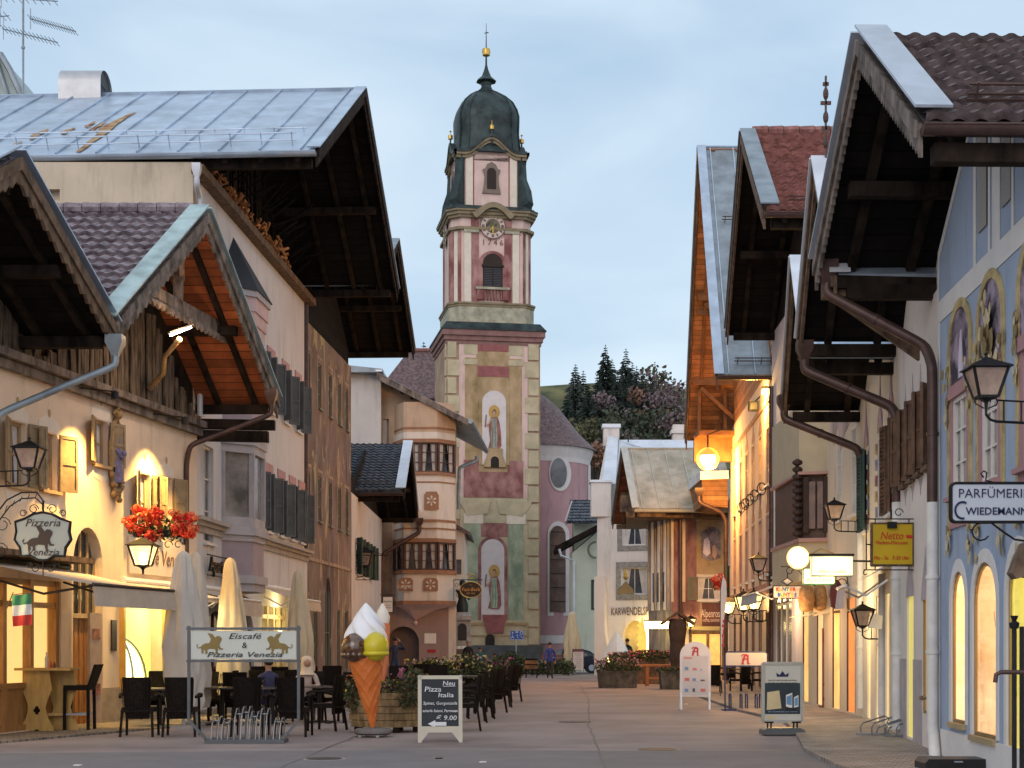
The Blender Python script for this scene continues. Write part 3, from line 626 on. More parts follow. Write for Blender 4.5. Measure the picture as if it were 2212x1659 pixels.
b.build('gable_cladding', M['boards_dark'], rt)
MB().ob(f2.p(-.1, 12.35, 0), f2.u*(f2.L+.1), f2.n*.28, V(0, 0, .2)).build('wall_plate_beam', M['wood_mid'], rt); b = MB()
for i in range(150):
    u = g_.uniform(.9, f2.L*.72); q = f2.p(u, 12.55+g_.uniform(0, .3*abs(math.sin(u*1.3))+.03), g_.uniform(0, .3)); b.bar(q, q+V(g_.uniform(-.1, .2), g_.uniform(-.3, .3), g_.uniform(-.1, .25)), .05, .07)
b.build('rotten_timber_debris', mat('orange_lit_rotten_timber', (.32, .13, .04), .8, var=.5, scale=5), rt)  # orange lamplight is put into the colour of the debris
A2, B2, C2 = roof(rt, (-4.5, 34.8), (-3.7, 48.5), 12.85, 16.7, (-1, .058), 18, M['zinc'], M['boards_dark'], M['wood_dark'], M['wood_dark'], ov=2.85, seams=.95, gutter=M['zinc'], barge=.4, scal=.22, ends=(True, False), guard=[(.55, (.12, .28)), (2.1, (.1,))])
b = MB(); vv = (B2-A2).normalized(); nn = V(-1, .058, 0).normalized().cross(vv); nn = nn if nn.z > 0 else -nn; inn2 = V(-1, .058, 0).normalized(); g_ = random.Random(4)
for (i0, v0, L_, w_) in ((5.5, .15, 4.9, .34), (5.9, 2.6, 1.2, .16), (6.5, 2.3, .8, .25), (7.1, 1.7, 1.3, .28), (7.3, .6, .9, .2), (6.2, 3.1, .8, .12)):
    pts = []; n = 9
    for i in range(n+1): pts.append(A2+inn2*(i0-i/n*.0+g_.uniform(-.03, .03)*1.5)+vv*(v0+L_*i/n)+nn*.024)
    rt_ = [p+inn2*(w_*(1-abs(i/n-.45)*1.6)*g_.uniform(.5, 1.2)+.03) for i, p in enumerate(pts)]
    b.grid([pts, rt_])
b.build('rust_streak', mat('orange_roof_rust', (.4, .13, .03), .85, var=.4, scale=4, c2=(.4, .33, .2)), rt)
# flue
rf = root('roof_vent', 'shiny silver half-round ventilation cowl on the blue metal roof ridge', 'vent', (XP(185, 42.4), 42.4, 16.65))
b = MB(); b.grid([[(s_, .62*math.cos(t), .35+.45*math.sin(t)) for t in [i*math.pi/10 for i in range(11)]] for s_ in (-.58, .58)]); b.grid([[(s_, y, -.2), (s_, y, .35)] for s_ in (-.58, .58) for y in (-.62,)]); b.box((0, .62, .07), (1.16, .02, .56))
b.build('cowl', mat('polished_steel', (.42, .43, .45), .45, .5, var=.1), rf, smooth=True)
MB().prism([(.5, .6*math.cos(t), .35+.43*math.sin(t)) for t in [i*math.pi/10 for i in range(11)]]+[(.5, -.6, -.2), (.5, .6, -.2)][0:0], (.02, 0, 0)).build('opening', M['blackp'], rf)
downpipe(rt, [P(425, 385, 34.75), P(425, 400, 34.75), P(432, 425, 35.2), P(432, 500, 35.2), P(432, 900, 35.2)], mat('pale_grey_pipe', (.5, .52, .56), .5, .2), .07, hs=.14)
downpipe(rt, [P(660, 640, 48.3), P(660, 1180, 48.3), P(652, 1200, 48.3), P(652, 1470, 48.3)], M['brown_metal'], .09, hopper=False)
# roof behind at the far left
rt = root('attic_house', 'green glazed attic roof just showing at the far left edge', 'house', (-18, 47, 0), world=True)
b = MB(); Y_ = 47
b.prism([P(-80, 120, Y_), P(0, 118, Y_), P(20, 150, Y_), P(48, 212, Y_), P(48, 260, Y_), P(-80, 260, Y_)], (0, 4, 0)); b.build('roof', mat('grey_green_glazing', (.2, .26, .25), .3, var=.3, scale=.8), rt)
b = MB(); b.tube([P(-20, 115, 46.9), P(2, 118, 46.9), P(22, 152, 46.9), P(50, 215, 46.9)], .1, 6); b.tube([P(-10, 122, 46.9), P(8, 180, 46.9), P(20, 215, 46.9)], .05, 6); b.build('roof_edge', M['zinc_dark'], rt)
MB().ob((-24, 47.5, 0), (7, 0, 0), (0, 3, 0), (0, 0, 17)).build('wall', pl2, rt)
# TV antenna
an = root('television_antenna', 'thin rooftop television antenna with four arrays at the top left', 'antenna', (XP(50, 44), 44, 15.5))
b = MB(); z0 = 0; b.tube([(0, 0, 0), (0, 0, ZP(-20, 44)-15.5)], .035, 6); b.ball((0, 0, ZP(103, 44)-15.5), .06, 8); b.build('mast', M['zinc_dark'], an)
for (xa, ya, xb, yb, n) in ((5, 62, 125, 92, 14), (64, 40, 164, 68, 16), (0, -6, 125, 3, 8), (0, 36, 20, 34, 2)):
    a_ = P(xa, ya, 44)-Vector(an.location); c_ = P(xb, yb, 44)-Vector(an.location); b = MB(); b.tube([a_, c_], .018, 5)
    for i in range(n): p_ = a_.lerp(c_, (i+.5)/n); b.tube([p_+V(-.04, -.22, .04), p_+V(.04, .22, -.04)], .009, 4)
    p_ = a_.lerp(c_, .02); b.tube([p_+V(0, 0, -.3), p_+V(0, 0, .3)], .014, 4); b.build('antenna_array', M['zinc_dark'], an)
# ------------------------------------------------ L3 brown fresco house
f3 = Fac((-6.65, 48.75), (-6.06, 57.5))
fr3 = mat('faded_brown_fresco', (.11, .08, .068), .9, var=.35, scale=.75, c2=(.24, .185, .15), lo=.32, hi=.68, st=(1, 1, .45), bump=.2)
n = fr3.node_tree.nodes; l = fr3.node_tree.links; bs_ = n['Principled BSDF']; src = bs_.inputs['Base Color'].links[0].from_socket
tcx = [k for k in n if k.type == 'TEX_COORD'][0]
def layer(src, c, sc, lo, hi, st, k):
    mp_ = n.new('ShaderNodeMapping'); mp_.inputs['Scale'].default_value = st; mp_.inputs['Location'].default_value = (k*3.1, k, 0); l.new(tcx.outputs['Object'], mp_.inputs['Vector'])
    q = n.new('ShaderNodeTexNoise'); q.inputs['Scale'].default_value = sc; q.inputs['Detail'].default_value = 5; q.inputs['Distortion'].default_value = 1.2; l.new(mp_.outputs[0], q.inputs['Vector'])
    r_ = n.new('ShaderNodeValToRGB'); r_.color_ramp.elements[0].position = lo; r_.color_ramp.elements[1].position = hi; l.new(q.outputs[0], r_.inputs[0])
    x = n.new('ShaderNodeMix'); x.data_type = 'RGBA'; l.new(r_.outputs[0], x.inputs[0]); l.new(src, x.inputs[6]); x.inputs[7].default_value = (*c, 1); return x.outputs[2]
src = layer(src, (.16, .13, .14), 1.1, .55, .6, (1, 1, .4), 1); src = layer(src, (.15, .1, .085), .9, .56, .62, (1, 1, .35), 2); src = layer(src, (.36, .28, .2), 1.7, .6, .66, (1, 1, .3), 3); src = layer(src, (.3, .28, .16), 1.3, .62, .66, (1, 1, .6), 5); l.new(src, bs_.inputs['Base Color'])
rt = root('fresco_house', 'tall house with faded brown painted facade under a black overhanging gable', 'house', (-6.4, 53, 0), world=True)
ws = []
for y in (49.5, 51.4, 53.3, 55.1, 56.6):
    u = f3.uY(y); ws += [(u-.28, u+.28, 9.5, 11.0), (u-.28, u+.28, 5.7, 7.2)]
gs = [(f3.uY(50.7)-.3, f3.uY(50.7)+.3, .5, 2.7), (f3.uY(52.9)-.55, f3.uY(52.9)+.55, .05, 3.9, .9), (f3.uY(54.9)-.28, f3.uY(54.9)+.28, .6, 2.8), (f3.uY(56.5)-.28, f3.uY(56.5)+.28, .6, 2.8)]
wall(rt, f3, 0, f3.L, 0, 12.0, ws+gs, fr3)
gf = mat('grey_green_frame', (.14, .15, .11), .6, var=.1)
for h in ws+gs: win(rt, f3, h, gf, M['glass'], 2, 3 if len(h) < 5 else 2, sill=gf, depth=.1)
b = MB(); ob_ = mat('light_ochre_fresco_lines', (.27, .21, .16), .9, var=.3, scale=3)
for h in ws: b.ob(f3.p(h[0]-.14, h[2]-.2, .002), f3.u*.08, f3.n*.006, V(0, 0, 1.9)); b.ob(f3.p(h[1]+.06, h[2]-.2, .002), f3.u*.08, f3.n*.006, V(0, 0, 1.9)); b.ob(f3.p(h[0]-.2, h[3]+.14, .002), f3.u*.96, f3.n*.008, V(0, 0, .1))
b.ob(f3.p(0, 4.3, .002), f3.u*f3.L, f3.n*.03, V(0, 0, .12)); b.build('painted_surround', ob_, rt)
roof(rt, (-4.3, 48.1), (-3.87, 59.2), 13.0, 15.75, (-1, .04), 10, M['zinc_dark'], M['boards_dark'], M['wood_dark'], M['wood_dark'], ov=2.3, scal=.25, barge=.4)
b = MB(); b.prism([f3.p(0, 11.9, -.1), f3.p(f3.L, 11.9, -.1), f3.p(f3.L, 12.6, -.1), f3.p(f3.L/2, 15.2, -.1), f3.p(0, 12.6, -.1)], f3.n*-.1); b.build('gable_cladding', M['boards_dark'], rt)
b = MB(); b.prism([f3.p(f3.L, 0, -.02), f3.p(f3.L, 12, -.02), f3.p(f3.L, 12, -3), f3.p(f3.L, 0, -3)], f3.u*-.3); b.build('end_wall', fr3, rt)
# ------------------------------------------------ L4 small house with slate-grey tiles
f4 = Fac((-6.05, 57.6), (-6.0, 70.4))
rt = root('small_tiled_house', 'low white house with slate grey tiled gable and green shutters', 'house', (-6, 64, 0), world=True)
pl4 = mat('cool_white_render', (.52, .5, .5), .9, var=.08, scale=.8, bump=.2)
w4 = [(f4.uY(y)-.35, f4.uY(y)+.35, 4.3, 5.7) for y in (59.6, 62.3, 65)]+[(f4.uY(67.5)-.3, f4.uY(67.5)+.3, .8, 2.4), (f4.uY(60.6)-.4, f4.uY(60.6)+.4, .1, 2.2)]
wall(rt, f4, 0, f4.L, 0, 7.3, w4, pl4)
gsh = mat('dark_green_shutter', (.025, .055, .05), .6, var=.2)
for i, h in enumerate(w4): win(rt, f4, h, M['white_frame'], M['glass'], 2, 3, sill=M['white_frame'], sh=gsh if i < 3 else None, shang=35, sw=.4)
roof(rt, (-4.3, 59.8), (-4.45, 70.7), 7.55, 10.1, (-1, 0), 7, M['tile_grey'], M['boards_dark'], M['wood_dark'], M['wood_dark'], ov=1.5, tl=1, gutter=M['brown_metal'], cap=M['zinc_white'], barge=.34, guard=[(.5, (.14, .22))])
b = MB(); b.prism([f4.p(0, 7.3, -.1), f4.p(f4.L, 7.3, -.1), f4.p(f4.L/2, 9.7, -.1)], f4.n*-.1); b.build('gable_cladding', M['wood_dark'], rt)
downpipe(rt, [P(906, 1135, 70.5), P(906, 1150, 70.5), P(829, 1195, 70.2), P(826, 1215, 70.2), P(826, 1455, 70.2)], M['brown_metal'], .09, hs=.26)
# ------------------------------------------------ L5 peach bay house (faces the camera)
rt = root('bay_window_house', 'peach coloured corner house with three-storey bay of brown windows', 'house', (-4, 72, 0), world=True)
peach = mat('peach_render', (.6, .54, .48), .9, var=.05, scale=.8, bump=.15); mauve = mat('mauve_brown_render', (.3, .22, .21), .9, var=.06, scale=.8, bump=.15)
orange5 = mat('apricot_render', (.46, .33, .23), .9, var=.06); orn = mat('orange_brown_band', (.27, .14, .08), .85, var=.1)
x0, x1 = XP(822, 72), XP(985, 72); ff = Fac((x0, 72), (x1, 72))
gw = [(.12, .3, 6.0, 9.5)]
archh = (ff.at(838, 1400)[0], ff.at(905, 1400)[0], .02, ZP(1353, 72), .75)
wall(rt, ff, 0, ff.L, 0, ZP(1305, 72), [archh], mauve, dep=.5, thick=.7)
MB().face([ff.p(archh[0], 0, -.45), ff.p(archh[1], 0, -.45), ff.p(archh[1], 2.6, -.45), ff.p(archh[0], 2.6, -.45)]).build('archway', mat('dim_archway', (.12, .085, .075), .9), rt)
zt = ZP(905, 72)
wall(rt, ff, 0, ff.L, ZP(1305, 72), zt, [(ff.at(827, 1)[0], ff.at(842, 1)[0], ZP(1250, 72), ZP(1180, 72)), (ff.at(827, 1)[0], ff.at(840, 1)[0], ZP(1010, 72), ZP(900, 72))], orange5, dep=.2, top=[(0, zt), (ff.L, zt), (ff.L, zt+.1), (0, ZP(822, 72))])
b = MB(); b.ob(ff.p(0, 2.2, .002), ff.u*.55, ff.n*.02, V(0, 0, 7)); b.build('painted_panel', mat('grey_brown_panel', (.3, .21, .15), .9, var=.2, scale=2), rt)
sd5 = Fac((x1, 72), (x1-.35, 82)); wall(rt, sd5, 0, sd5.L, 0, zt, [], peach)
b = MB(); b.ob((x0-.02, 72.1, 0), (0, 10, 0), (.3, 0, 0), (0, 0, ZP(822, 72)-.2)); b.build('side_wall', peach, rt)
tall = root('grey_side_house', 'plain grey-white house wall rising behind the slate tiled gable', 'house', (XP(790, 73), 73, 0), world=True)
b = MB(); b.ob((XP(740, 71), 71.2, 0), (XP(822, 71)-XP(740, 71), 0, 0), (0, 6, 0), (0, 0, ZP(805, 71.2))); b.build('wall', mat('grey_white_render', (.47, .46, .45), .9, var=.07, scale=.6, bump=.2), tall)
b = MB(); b.prism([(XP(735, 71), 70.6, ZP(807, 71)), (XP(828, 71), 70.6, ZP(807, 71)), (XP(828, 71), 70.6, ZP(800, 71)), (XP(735, 71), 70.6, ZP(790, 71))], (0, 7, 0)); b.build('roof', M['zinc_dark'], tall)
# bay (polygonal), storeys with bands
xa, xb, xc, xd = XP(850, 71.5), XP(872, 70.7), XP(944, 70.6), XP(982, 71.4)
bay = [(xa, 72.0), (xb, 70.75), (xc, 70.7), (xd, 71.5), (xd, 72.0)]
def bp(z0, z1, g, b, k=0):
    c = V((xa+xd)/2, 72, z0); b.prism([V(c.x+(x-c.x)*(1+g), 72-(72-y)*(1+g*2.2), z0) for x, y in bay], (0, 0, z1-z0), k)
Z = lambda y: ZP(y, 71)
b = MB()
bp(Z(1300), Z(1232), 0, b, 0); bp(Z(1172), Z(1022), 0, b, 0); bp(Z(957), Z(935), 0, b, 0); bp(Z(935), Z(870), 0, b, 3)
for y0, y1, g in ((1306, 1298, .04), (1240, 1232, .05), (1172, 1164, .05), (1128, 1123, .02), (1144, 1141, .02), (1027, 1021, .04), (1044, 1041, .01), (958, 950, .05), (928, 924, .015)): bp(Z(y0), Z(y1), g, b, 1)
bp(Z(1232), Z(1172), -.06, b, 2); bp(Z(1022), Z(957), -.06, b, 2)
b.build('bay', [peach, orn, M['glass'], orange5], rt)
b = MB(); c = V(XP(897, 71.6), 71.9, Z(1340)); q = [V(x, y, Z(1306)) for x, y in bay]; m_ = [V(c.x+(p.x-c.x)*.5, 72-(72-p.y)*.55, Z(1318)) for p in q]
b.grid([q, m_], True); b.grid([m_, [c]*5], True); b.ball((c.x, 71.85, Z(1345)), .1, 8); b.build('bay_console', mat('pink_console', (.62, .44, .4), .9), rt)
wf5 = mat('dark_brown_bay_frame', (.07, .03, .02), .5, var=.2)
for z0, z1, pxs in ((Z(1232), Z(1172), (862, 897, 905, 940, 948, 980)), (Z(1022), Z(957), (884, 900, 912, 942, 950, 976))):
    b = MB(); cu = MB()
    segs = [(bay[1], bay[2]), (bay[2], bay[3]), (bay[0], bay[1])]
    for si, (p, q) in enumerate(segs):
        p = V(*p, 0); q = V(*q, 0); d = q-p; nn_ = V(d.y, -d.x, 0).normalized(); nseg = 2 if si == 0 else 1
        for i in range(nseg):
            a_ = p.lerp(q, i/nseg)+nn_*-.02; L_ = d/nseg
            b.ob(a_+V(0, 0, z0), L_*.09, nn_*.1, V(0, 0, z1-z0)); b.ob(a_+L_*.91+V(0, 0, z0), L_*.09, nn_*.1, V(0, 0, z1-z0))
            b.ob(a_+L_*.09+V(0, 0, z0), L_*.82, nn_*.1, V(0, 0, .07)); b.ob(a_+L_*.09+V(0, 0, z1-.07), L_*.82, nn_*.1, V(0, 0, .07))
            for k in (1, 2): b.ob(a_+L_*(.09+.82*k/3-.012)+V(0, 0, z0+.07), L_*.024, nn_*.04, V(0, 0, z1-z0-.14))
            for k in (1, 2): b.ob(a_+L_*.09+V(0, 0, z0+(z1-z0)*k/3), L_*.82, nn_*.045, V(0, 0, .025))
            for sgn, t0 in ((1, .12), (-1, .88)):
                cu.grid([[a_+L_*(t0+sgn*.3*j/4*(.5+.5*zz))+nn_*(-.005+.008*(j % 2))+V(0, 0, z0+.08+(z1-z0-.16)*zz) for j in range(5)] for zz in (0, .3, 1)])
    w_ = b.build('bay_window', wf5, rt); ROOTW[w_.name] = ROOTW[rt.name]; cu.build('curtain', mat('dim_net_curtain', (.4, .36, .33), .9, var=.2), w_)
for px, yy, tx in ((876, 1263, 'K'), (930, 1263, ''), (932, 1083, '')):
    for xx in (px,):
        b = MB(); w_ = .34*(1.0); hh = .3 if yy > 1200 else .42; cx_ = XP(xx, 70.6)
        pts = [(-w_, -hh), (w_, -hh), (w_, hh*.6), (w_*.7, hh), (-w_*.7, hh), (-w_, hh*.6)]
        o = V(cx_, 70.68, Z(yy)); b.prism([o+V(x, -.02, z) for x, z in pts], (0, -.02, 0)); b.build('painted_badge', orn, rt)
        b = MB()
        for k in range(6): t = k*math.pi/3+.5; b.prism([o+V(.04*math.cos(t), -.045, .04*math.sin(t)), o+V(.2*math.cos(t-.25), -.045, .2*math.sin(t-.25)), o+V(.25*math.cos(t), -.045, .25*math.sin(t)), o+V(.2*math.cos(t+.25), -.045, .2*math.sin(t+.25))], (0, -.01, 0))
        b.build('badge_ornament', peach, rt)
# roof: gable towards the camera, slope falls to the right, gutter runs away
b = MB(); rz_ = ZP(806, 71); ez_ = ZP(908, 71); xr, xe = XP(820, 71), XP(1012, 71)
b.prism([(xr-.1, 70.6, rz_), (xe, 70.6, ez_), (xe, 70.6, ez_-.16), (xr-.1, 70.6, rz_-.16)], (.6, 11, 0)); b.build('roof_slope', [M['zinc_dark']], rt)
b = MB(); b.prism([(xr-.1, 70.55, rz_-.02), (xe, 70.55, ez_-.02), (xe, 70.55, ez_-.3), (xr-.1, 70.55, rz_-.35)], (0, .05, 0))
for k in range(9): t = k/9; b.ob((xr+(xe-xr)*t, 70.62, rz_+(ez_-rz_)*t-.33), (.12, 0, 0), (0, 1.4, 0), (0, 0, .16))
b.build('bargeboard', M['wood_grey'], rt)
b = MB(); b.tube([(xe+.1, 70.5, ez_-.1), (xe+.65, 81.5, ez_-.1)], .13, 8); b.build('gutter', M['zinc_dark'], rt)
MB().ob((xr-.15, 70.55, rz_), (.3, 0, 0), (.5, 11, 0), (0, 0, .08)).build('ridge_cap', M['zinc_white'], rt)
downpipe(rt, [P(1030, 985, 79), P(1030, 995, 79), P(992, 1010, 78.5), P(990, 1100, 78.5)], M['zinc_dark'], .09, hopper=False)
text('KARNER', .16, peach, rt, (XP(877, 70.6), 70.6, Z(1272)), name='lettering')
b = MB(); b.ob((XP(917, 72), 71.97, ZP(1390, 72)), (.55, 0, 0), (0, .02, 0), (0, 0, .48)); b.build('wall_plaque', M['white'], rt); MB().ob((XP(923, 72), 71.97, ZP(1410, 72)), (.4, 0, 0), (0, .02, 0), (0, 0, .16)).build('red_wall_plaque', mat('red_plaque', (.35, .03, .03), .6), rt)
# pink annex between house and tower
rt = root('pink_annex', 'narrow pink annex squeezed between the bay house and the church tower', 'house', (XP(995, 80), 80, 0), world=True)
b = MB(); b.ob((XP(960, 79), 79, 0), (XP(1004, 79)-XP(960, 79), 0, 0), (0, 5, 0), (0, 0, ZP(1145, 79))); b.build('wall', peach, rt)
b = MB(); b.prism([(XP(960, 79), 78.7, ZP(1118, 79)), (XP(1018, 79), 78.7, ZP(1152, 79)), (XP(1018, 79), 78.7, ZP(1158, 79)), (XP(960, 79), 78.7, ZP(1130, 79))], (0, 6, 0)); b.build('roof', M['tile_brown'], rt)
b = MB(); b.ob((XP(985, 79), 78.94, ZP(1240, 79)), (.28, 0, 0), (0, .05, 0), (0, 0, .75)); b.build('window', M['glass'], rt)
b = MB()
for x in (983, 991, 999): b.tube([P(x, 1450, 78.8), P(x, 1330, 78.8)], .13, 8)
b.ob(P(978, 1332, 78.9), (.7, 0, 0), (0, -.3, 0), (0, 0, .2)); b.build('porch_column', M['white'], rt)
# ================================================================ CHURCH
ct = root('church_tower', 'tall baroque church tower with green onion dome and painted saints on its front', 'church tower', (-1.54, 91.2, 0), rad(9.8))
ZT = lambda y: ZP(y, 88.6)
h_ = 2.75; sc_ = 3300/88.6
rose = mat('rose_red_fresco_marble', (.24, .085, .08), .9, var=.3, scale=1.1, c2=(.42, .24, .22), lo=.4, hi=.7, st=(1, 1, .7), bump=.05)
ochre = mat('ochre_fresco_marble', (.3, .22, .1), .9, var=.25, scale=1.2, c2=(.43, .31, .19), st=(1, 1, .6), bump=.05)
green = mat('pale_green_fresco_marble', (.22, .29, .2), .9, var=.25, scale=1.3, c2=(.38, .42, .3), st=(1, 1, .6), bump=.05)
sand = mat('sand_quoin_stone', (.42, .37, .25), .9, var=.15, scale=1.5, bump=.1)
palepink = mat('pale_pink_render', (.58, .43, .39), .9, var=.08, scale=1); cream = mat('cream_column_paint', (.6, .54, .45), .9, var=.08)
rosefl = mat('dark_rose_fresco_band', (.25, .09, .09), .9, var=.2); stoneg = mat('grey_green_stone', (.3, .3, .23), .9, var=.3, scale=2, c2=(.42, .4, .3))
coppd = mat('patinated_dark_copper', (.012, .021, .024), .5, .3, var=.4, scale=1.5, c2=(.036, .06, .06), bump=.1); ZC = lambda y: ZP(y, 91.2)
b = MB(); b.box((0, 0, ZT(735)/2), (2*h_, 2*h_, ZT(735))); b.build('shaft', mat('old_rose_tower_render', (.33, .2, .16), .9, var=.2, scale=.7, c2=(.4, .3, .18), bump=.1), ct)
yf = -h_
def fx(px): return (px-1065)/sc_*1.0
def flat(b, pts, k=0, d=.02): b.prism([(x, yf-.003-d*0, z) for x, z in pts], (0, -.02-d, 0), k)
def fr_(b, x0, x1, y0, y1, k=0, d=0): flat(b, [(fx(x0), ZT(y1)), (fx(x1), ZT(y1)), (fx(x1), ZT(y0)), (fx(x0), ZT(y0))], k, d)
b = MB()
for i in range(17):
    y0 = 742+i*38.5; w = 26 if i % 2 else 19
    fr_(b, 965, 965+w, y0, y0+34, 0, .04); fr_(b, 1164-w-4, 1164, y0, y0+34, 0, .04)
    b.box((-h_-.02, -h_+(.3 if i % 2 else .2), (ZT(y0)+ZT(y0+34))/2), (.06, .6 if i % 2 else .4, 34/sc_))
b.build('quoins', sand, ct)
b = MB(); FM = [rose, ochre, green, sand, palepink, rosefl, cream]
fr_(b, 990, 1140, 742, 1075, 4); fr_(b, 992, 1140, 1075, 1395, 3)
fr_(b, 1003, 1027, 775, 1070, 1, .03); fr_(b, 1100, 1127, 775, 1070, 1, .03)
fr_(b, 1027, 1100, 742, 1070, 1, .01)
for y0, y1 in ((742, 760), (792, 815)): fr_(b, 1030, 1098, y0, y1, 5, .03)
fr_(b, 1000, 1030, 778, 790, 3, .06); fr_(b, 1097, 1130, 778, 790, 3, .06); fr_(b, 1000, 1030, 742, 768, 3, .02); fr_(b, 1097, 1130, 742, 768, 3, .02)
fr_(b, 1000, 1032, 995, 1075, 0, .045); fr_(b, 1096, 1130, 995, 1075, 0, .045); fr_(b, 1030, 1098, 1020, 1075, 0, .03)
flat(b, [(fx(985), ZT(1082)), (fx(1058), ZT(1082)), (fx(1052), ZT(1110)), (fx(1006), ZT(1115)), (fx(1000), ZT(1100))], 3, .08)
flat(b, [(fx(1072), ZT(1082)), (fx(1150), ZT(1082)), (fx(1140), ZT(1100)), (fx(1128), ZT(1115)), (fx(1078), ZT(1110))], 3, .08)
for x in (1000, 1093): fr_(b, x, x+42, 1110, 1132, 6, .06); fr_(b, x+4, x+37, 1132, 1340, 2, .04)
fr_(b, 1038, 1096, 1130, 1160, 0, .02); fr_(b, 992, 1140, 1345, 1350, 1, .1); fr_(b, 995, 1140, 1340, 1345, 3, .06); fr_(b, 992, 1140, 1372, 1376, 1, .03)
b.build('front_fresco', FM, ct)
def niche(yc0, yc1, xl, xr, dd):
    b = MB(); r_ = (fx(xr)-fx(xl))/2; cx_ = (fx(xl)+fx(xr))/2; z0, z1 = ZT(yc1), ZT(yc0)
    for g_, k, d in ((1.28, 0, .055), (1.0, 1, .07)):
        q = [(cx_-r_*g_, z0), (cx_+r_*g_, z0)]+[(cx_+r_*g_*math.cos(t), z1-r_+r_*g_*math.sin(t)) for t in [i*math.pi/12 for i in range(13)]]
        flat(b, q, k, d)
    b.build('painted_niche', [ochre if dd else rose, mat('milky_sky_paint', (.56, .52, .52), .9, var=.06)], ct)
niche(845, 1005, 1040, 1092, 1); niche(1165, 1340, 1038, 1088, 0)
def saint(cy, hh, cols, flip):
    b = MB(); cx_ = fx(1066 if flip else 1062); z0 = ZT(cy+hh); H = hh*2/sc_; d = .1
    def pl(pts, k, dd=0): b.prism([(cx_+x*(1 if flip else -1)*1.0, yf-d-.003-dd, z0+z*H) for x, z in pts], (0, -.008, 0), k)
    pl([(.33*math.cos(t), .84+.16*math.sin(t)) for t in [i*math.pi/8 for i in range(16)]], 0)
    pl([(-.36, .02), (-.1, 0), (.3, 0), (.42, .1), (.38, .4), (.3, .62), (.18, .74), (-.2, .72), (-.34, .58), (-.3, .4), (-.24, .2)], 1, .01)
    pl([(-.18, .03), (.16, .03), (.2, .3), (.14, .5), (.14, .7), (-.14, .7), (-.16, .5), (-.22, .3)], 2, .02)
    pl([(-.18, .04), (-.1, .04), (-.06, .4), (-.1, .6)], 5, .03); pl([(.06, .05), (.1, .05), (.08, .5), (.03, .62)], 5, .03)
    pl([(.085*math.cos(t), .81+.055*math.sin(t)) for t in [i*math.pi/6 for i in range(12)]], 3, .03)
    pl([(-.1, .84), (-.05, .9), (.06, .9), (.1, .84), (.09, .78), (.05, .86), (-.05, .86)], 4, .04)
    pl([(-.14, .66), (-.4, .5), (-.52, .56), (-.5, .6), (-.38, .56), (-.14, .72)], 3, .035)
    pl([(-.56, .5), (-.5, .5), (-.44, .78), (-.5, .78)], 4, .03)
    b.build('painted_saint', [mat('halo_gold_paint', (.42, .27, .08), .8, var=.15), cols[0], cols[1], mat('fresco_skin_paint', (.42, .27, .2), .9), mat('fresco_hair_paint', (.14, .08, .05), .9), cols[2]], ct)
saint(924, 48, (mat('russet_robe_paint', (.22, .1, .08), .9, var=.3, scale=3), mat('grey_robe_paint', (.27, .27, .24), .9, var=.3, scale=4), mat('grey_fold_paint', (.16, .17, .16), .9)), True)
saint(1268, 48, (mat('wine_robe_paint', (.25, .1, .1), .9, var=.3, scale=3), mat('sage_robe_paint', (.3, .38, .27), .9, var=.25, scale=4), mat('sage_fold_paint', (.17, .23, .17), .9)), True)
b = MB(); q = [(1043, 1010), (1092, 1010), (1092, 1004), (1084, 985), (1084, 970), (1050, 970), (1050, 985), (1043, 1004)]
flat(b, [(fx(x), ZT(y)) for x, y in q], 0, .16); flat(b, [(fx(x), ZT(y)) for x, y in ((1040, 1335), (1046, 1350), (1050, 1368), (1086, 1368), (1088, 1350), (1094, 1335), (1094, 1328), (1040, 1328))], 1, .14); b.build('painted_pedestal', [ochre, rosefl], ct)
def arch_pts(cx_, r_, z0, z1, n=10): return [(cx_-r_, z0), (cx_+r_, z0)]+[(cx_+r_*math.cos(t), z1-r_+r_*math.sin(t)) for t in [i*math.pi/n for i in range(n+1)]]
b = MB(); flat(b, arch_pts(fx(1067), .24, ZT(1010), ZT(987)), 0, .17); flat(b, arch_pts(fx(1057), .27, ZT(1400), ZT(1370)), 0, .1); b.build('slit_window', mat('dark_opening', (.02, .017, .015), .9), ct)
b = MB(); b.box((0, 0, .75), (2*h_+.3, 2*h_+.3, 1.5)); b.build('plinth', mat('dark_grey_plinth', (.07, .08, .085), .8, var=.2), ct)
# middle cornice
b = MB()
for z0, z1, g, k in ((ZT(746), ZT(738), .06, 0), (ZT(738), ZT(728), .15, 0), (ZT(728), ZT(716), .26, 0), (ZT(716), ZT(713), .32, 1)): b.box((0, 0, (z0+z1)/2), (2*(h_+g), 2*(h_+g), z1-z0), k=k)
b.lathe([((h_+.3)*1.414, ZT(713)), (2.75*1.414, ZT(698))], (0, 0, 0), 4, ph=math.pi/4, k=1)
b.build('lower_cornice', [mat('dark_rose_cornice', (.2, .11, .1), .85, var=.2), coppd], ct)
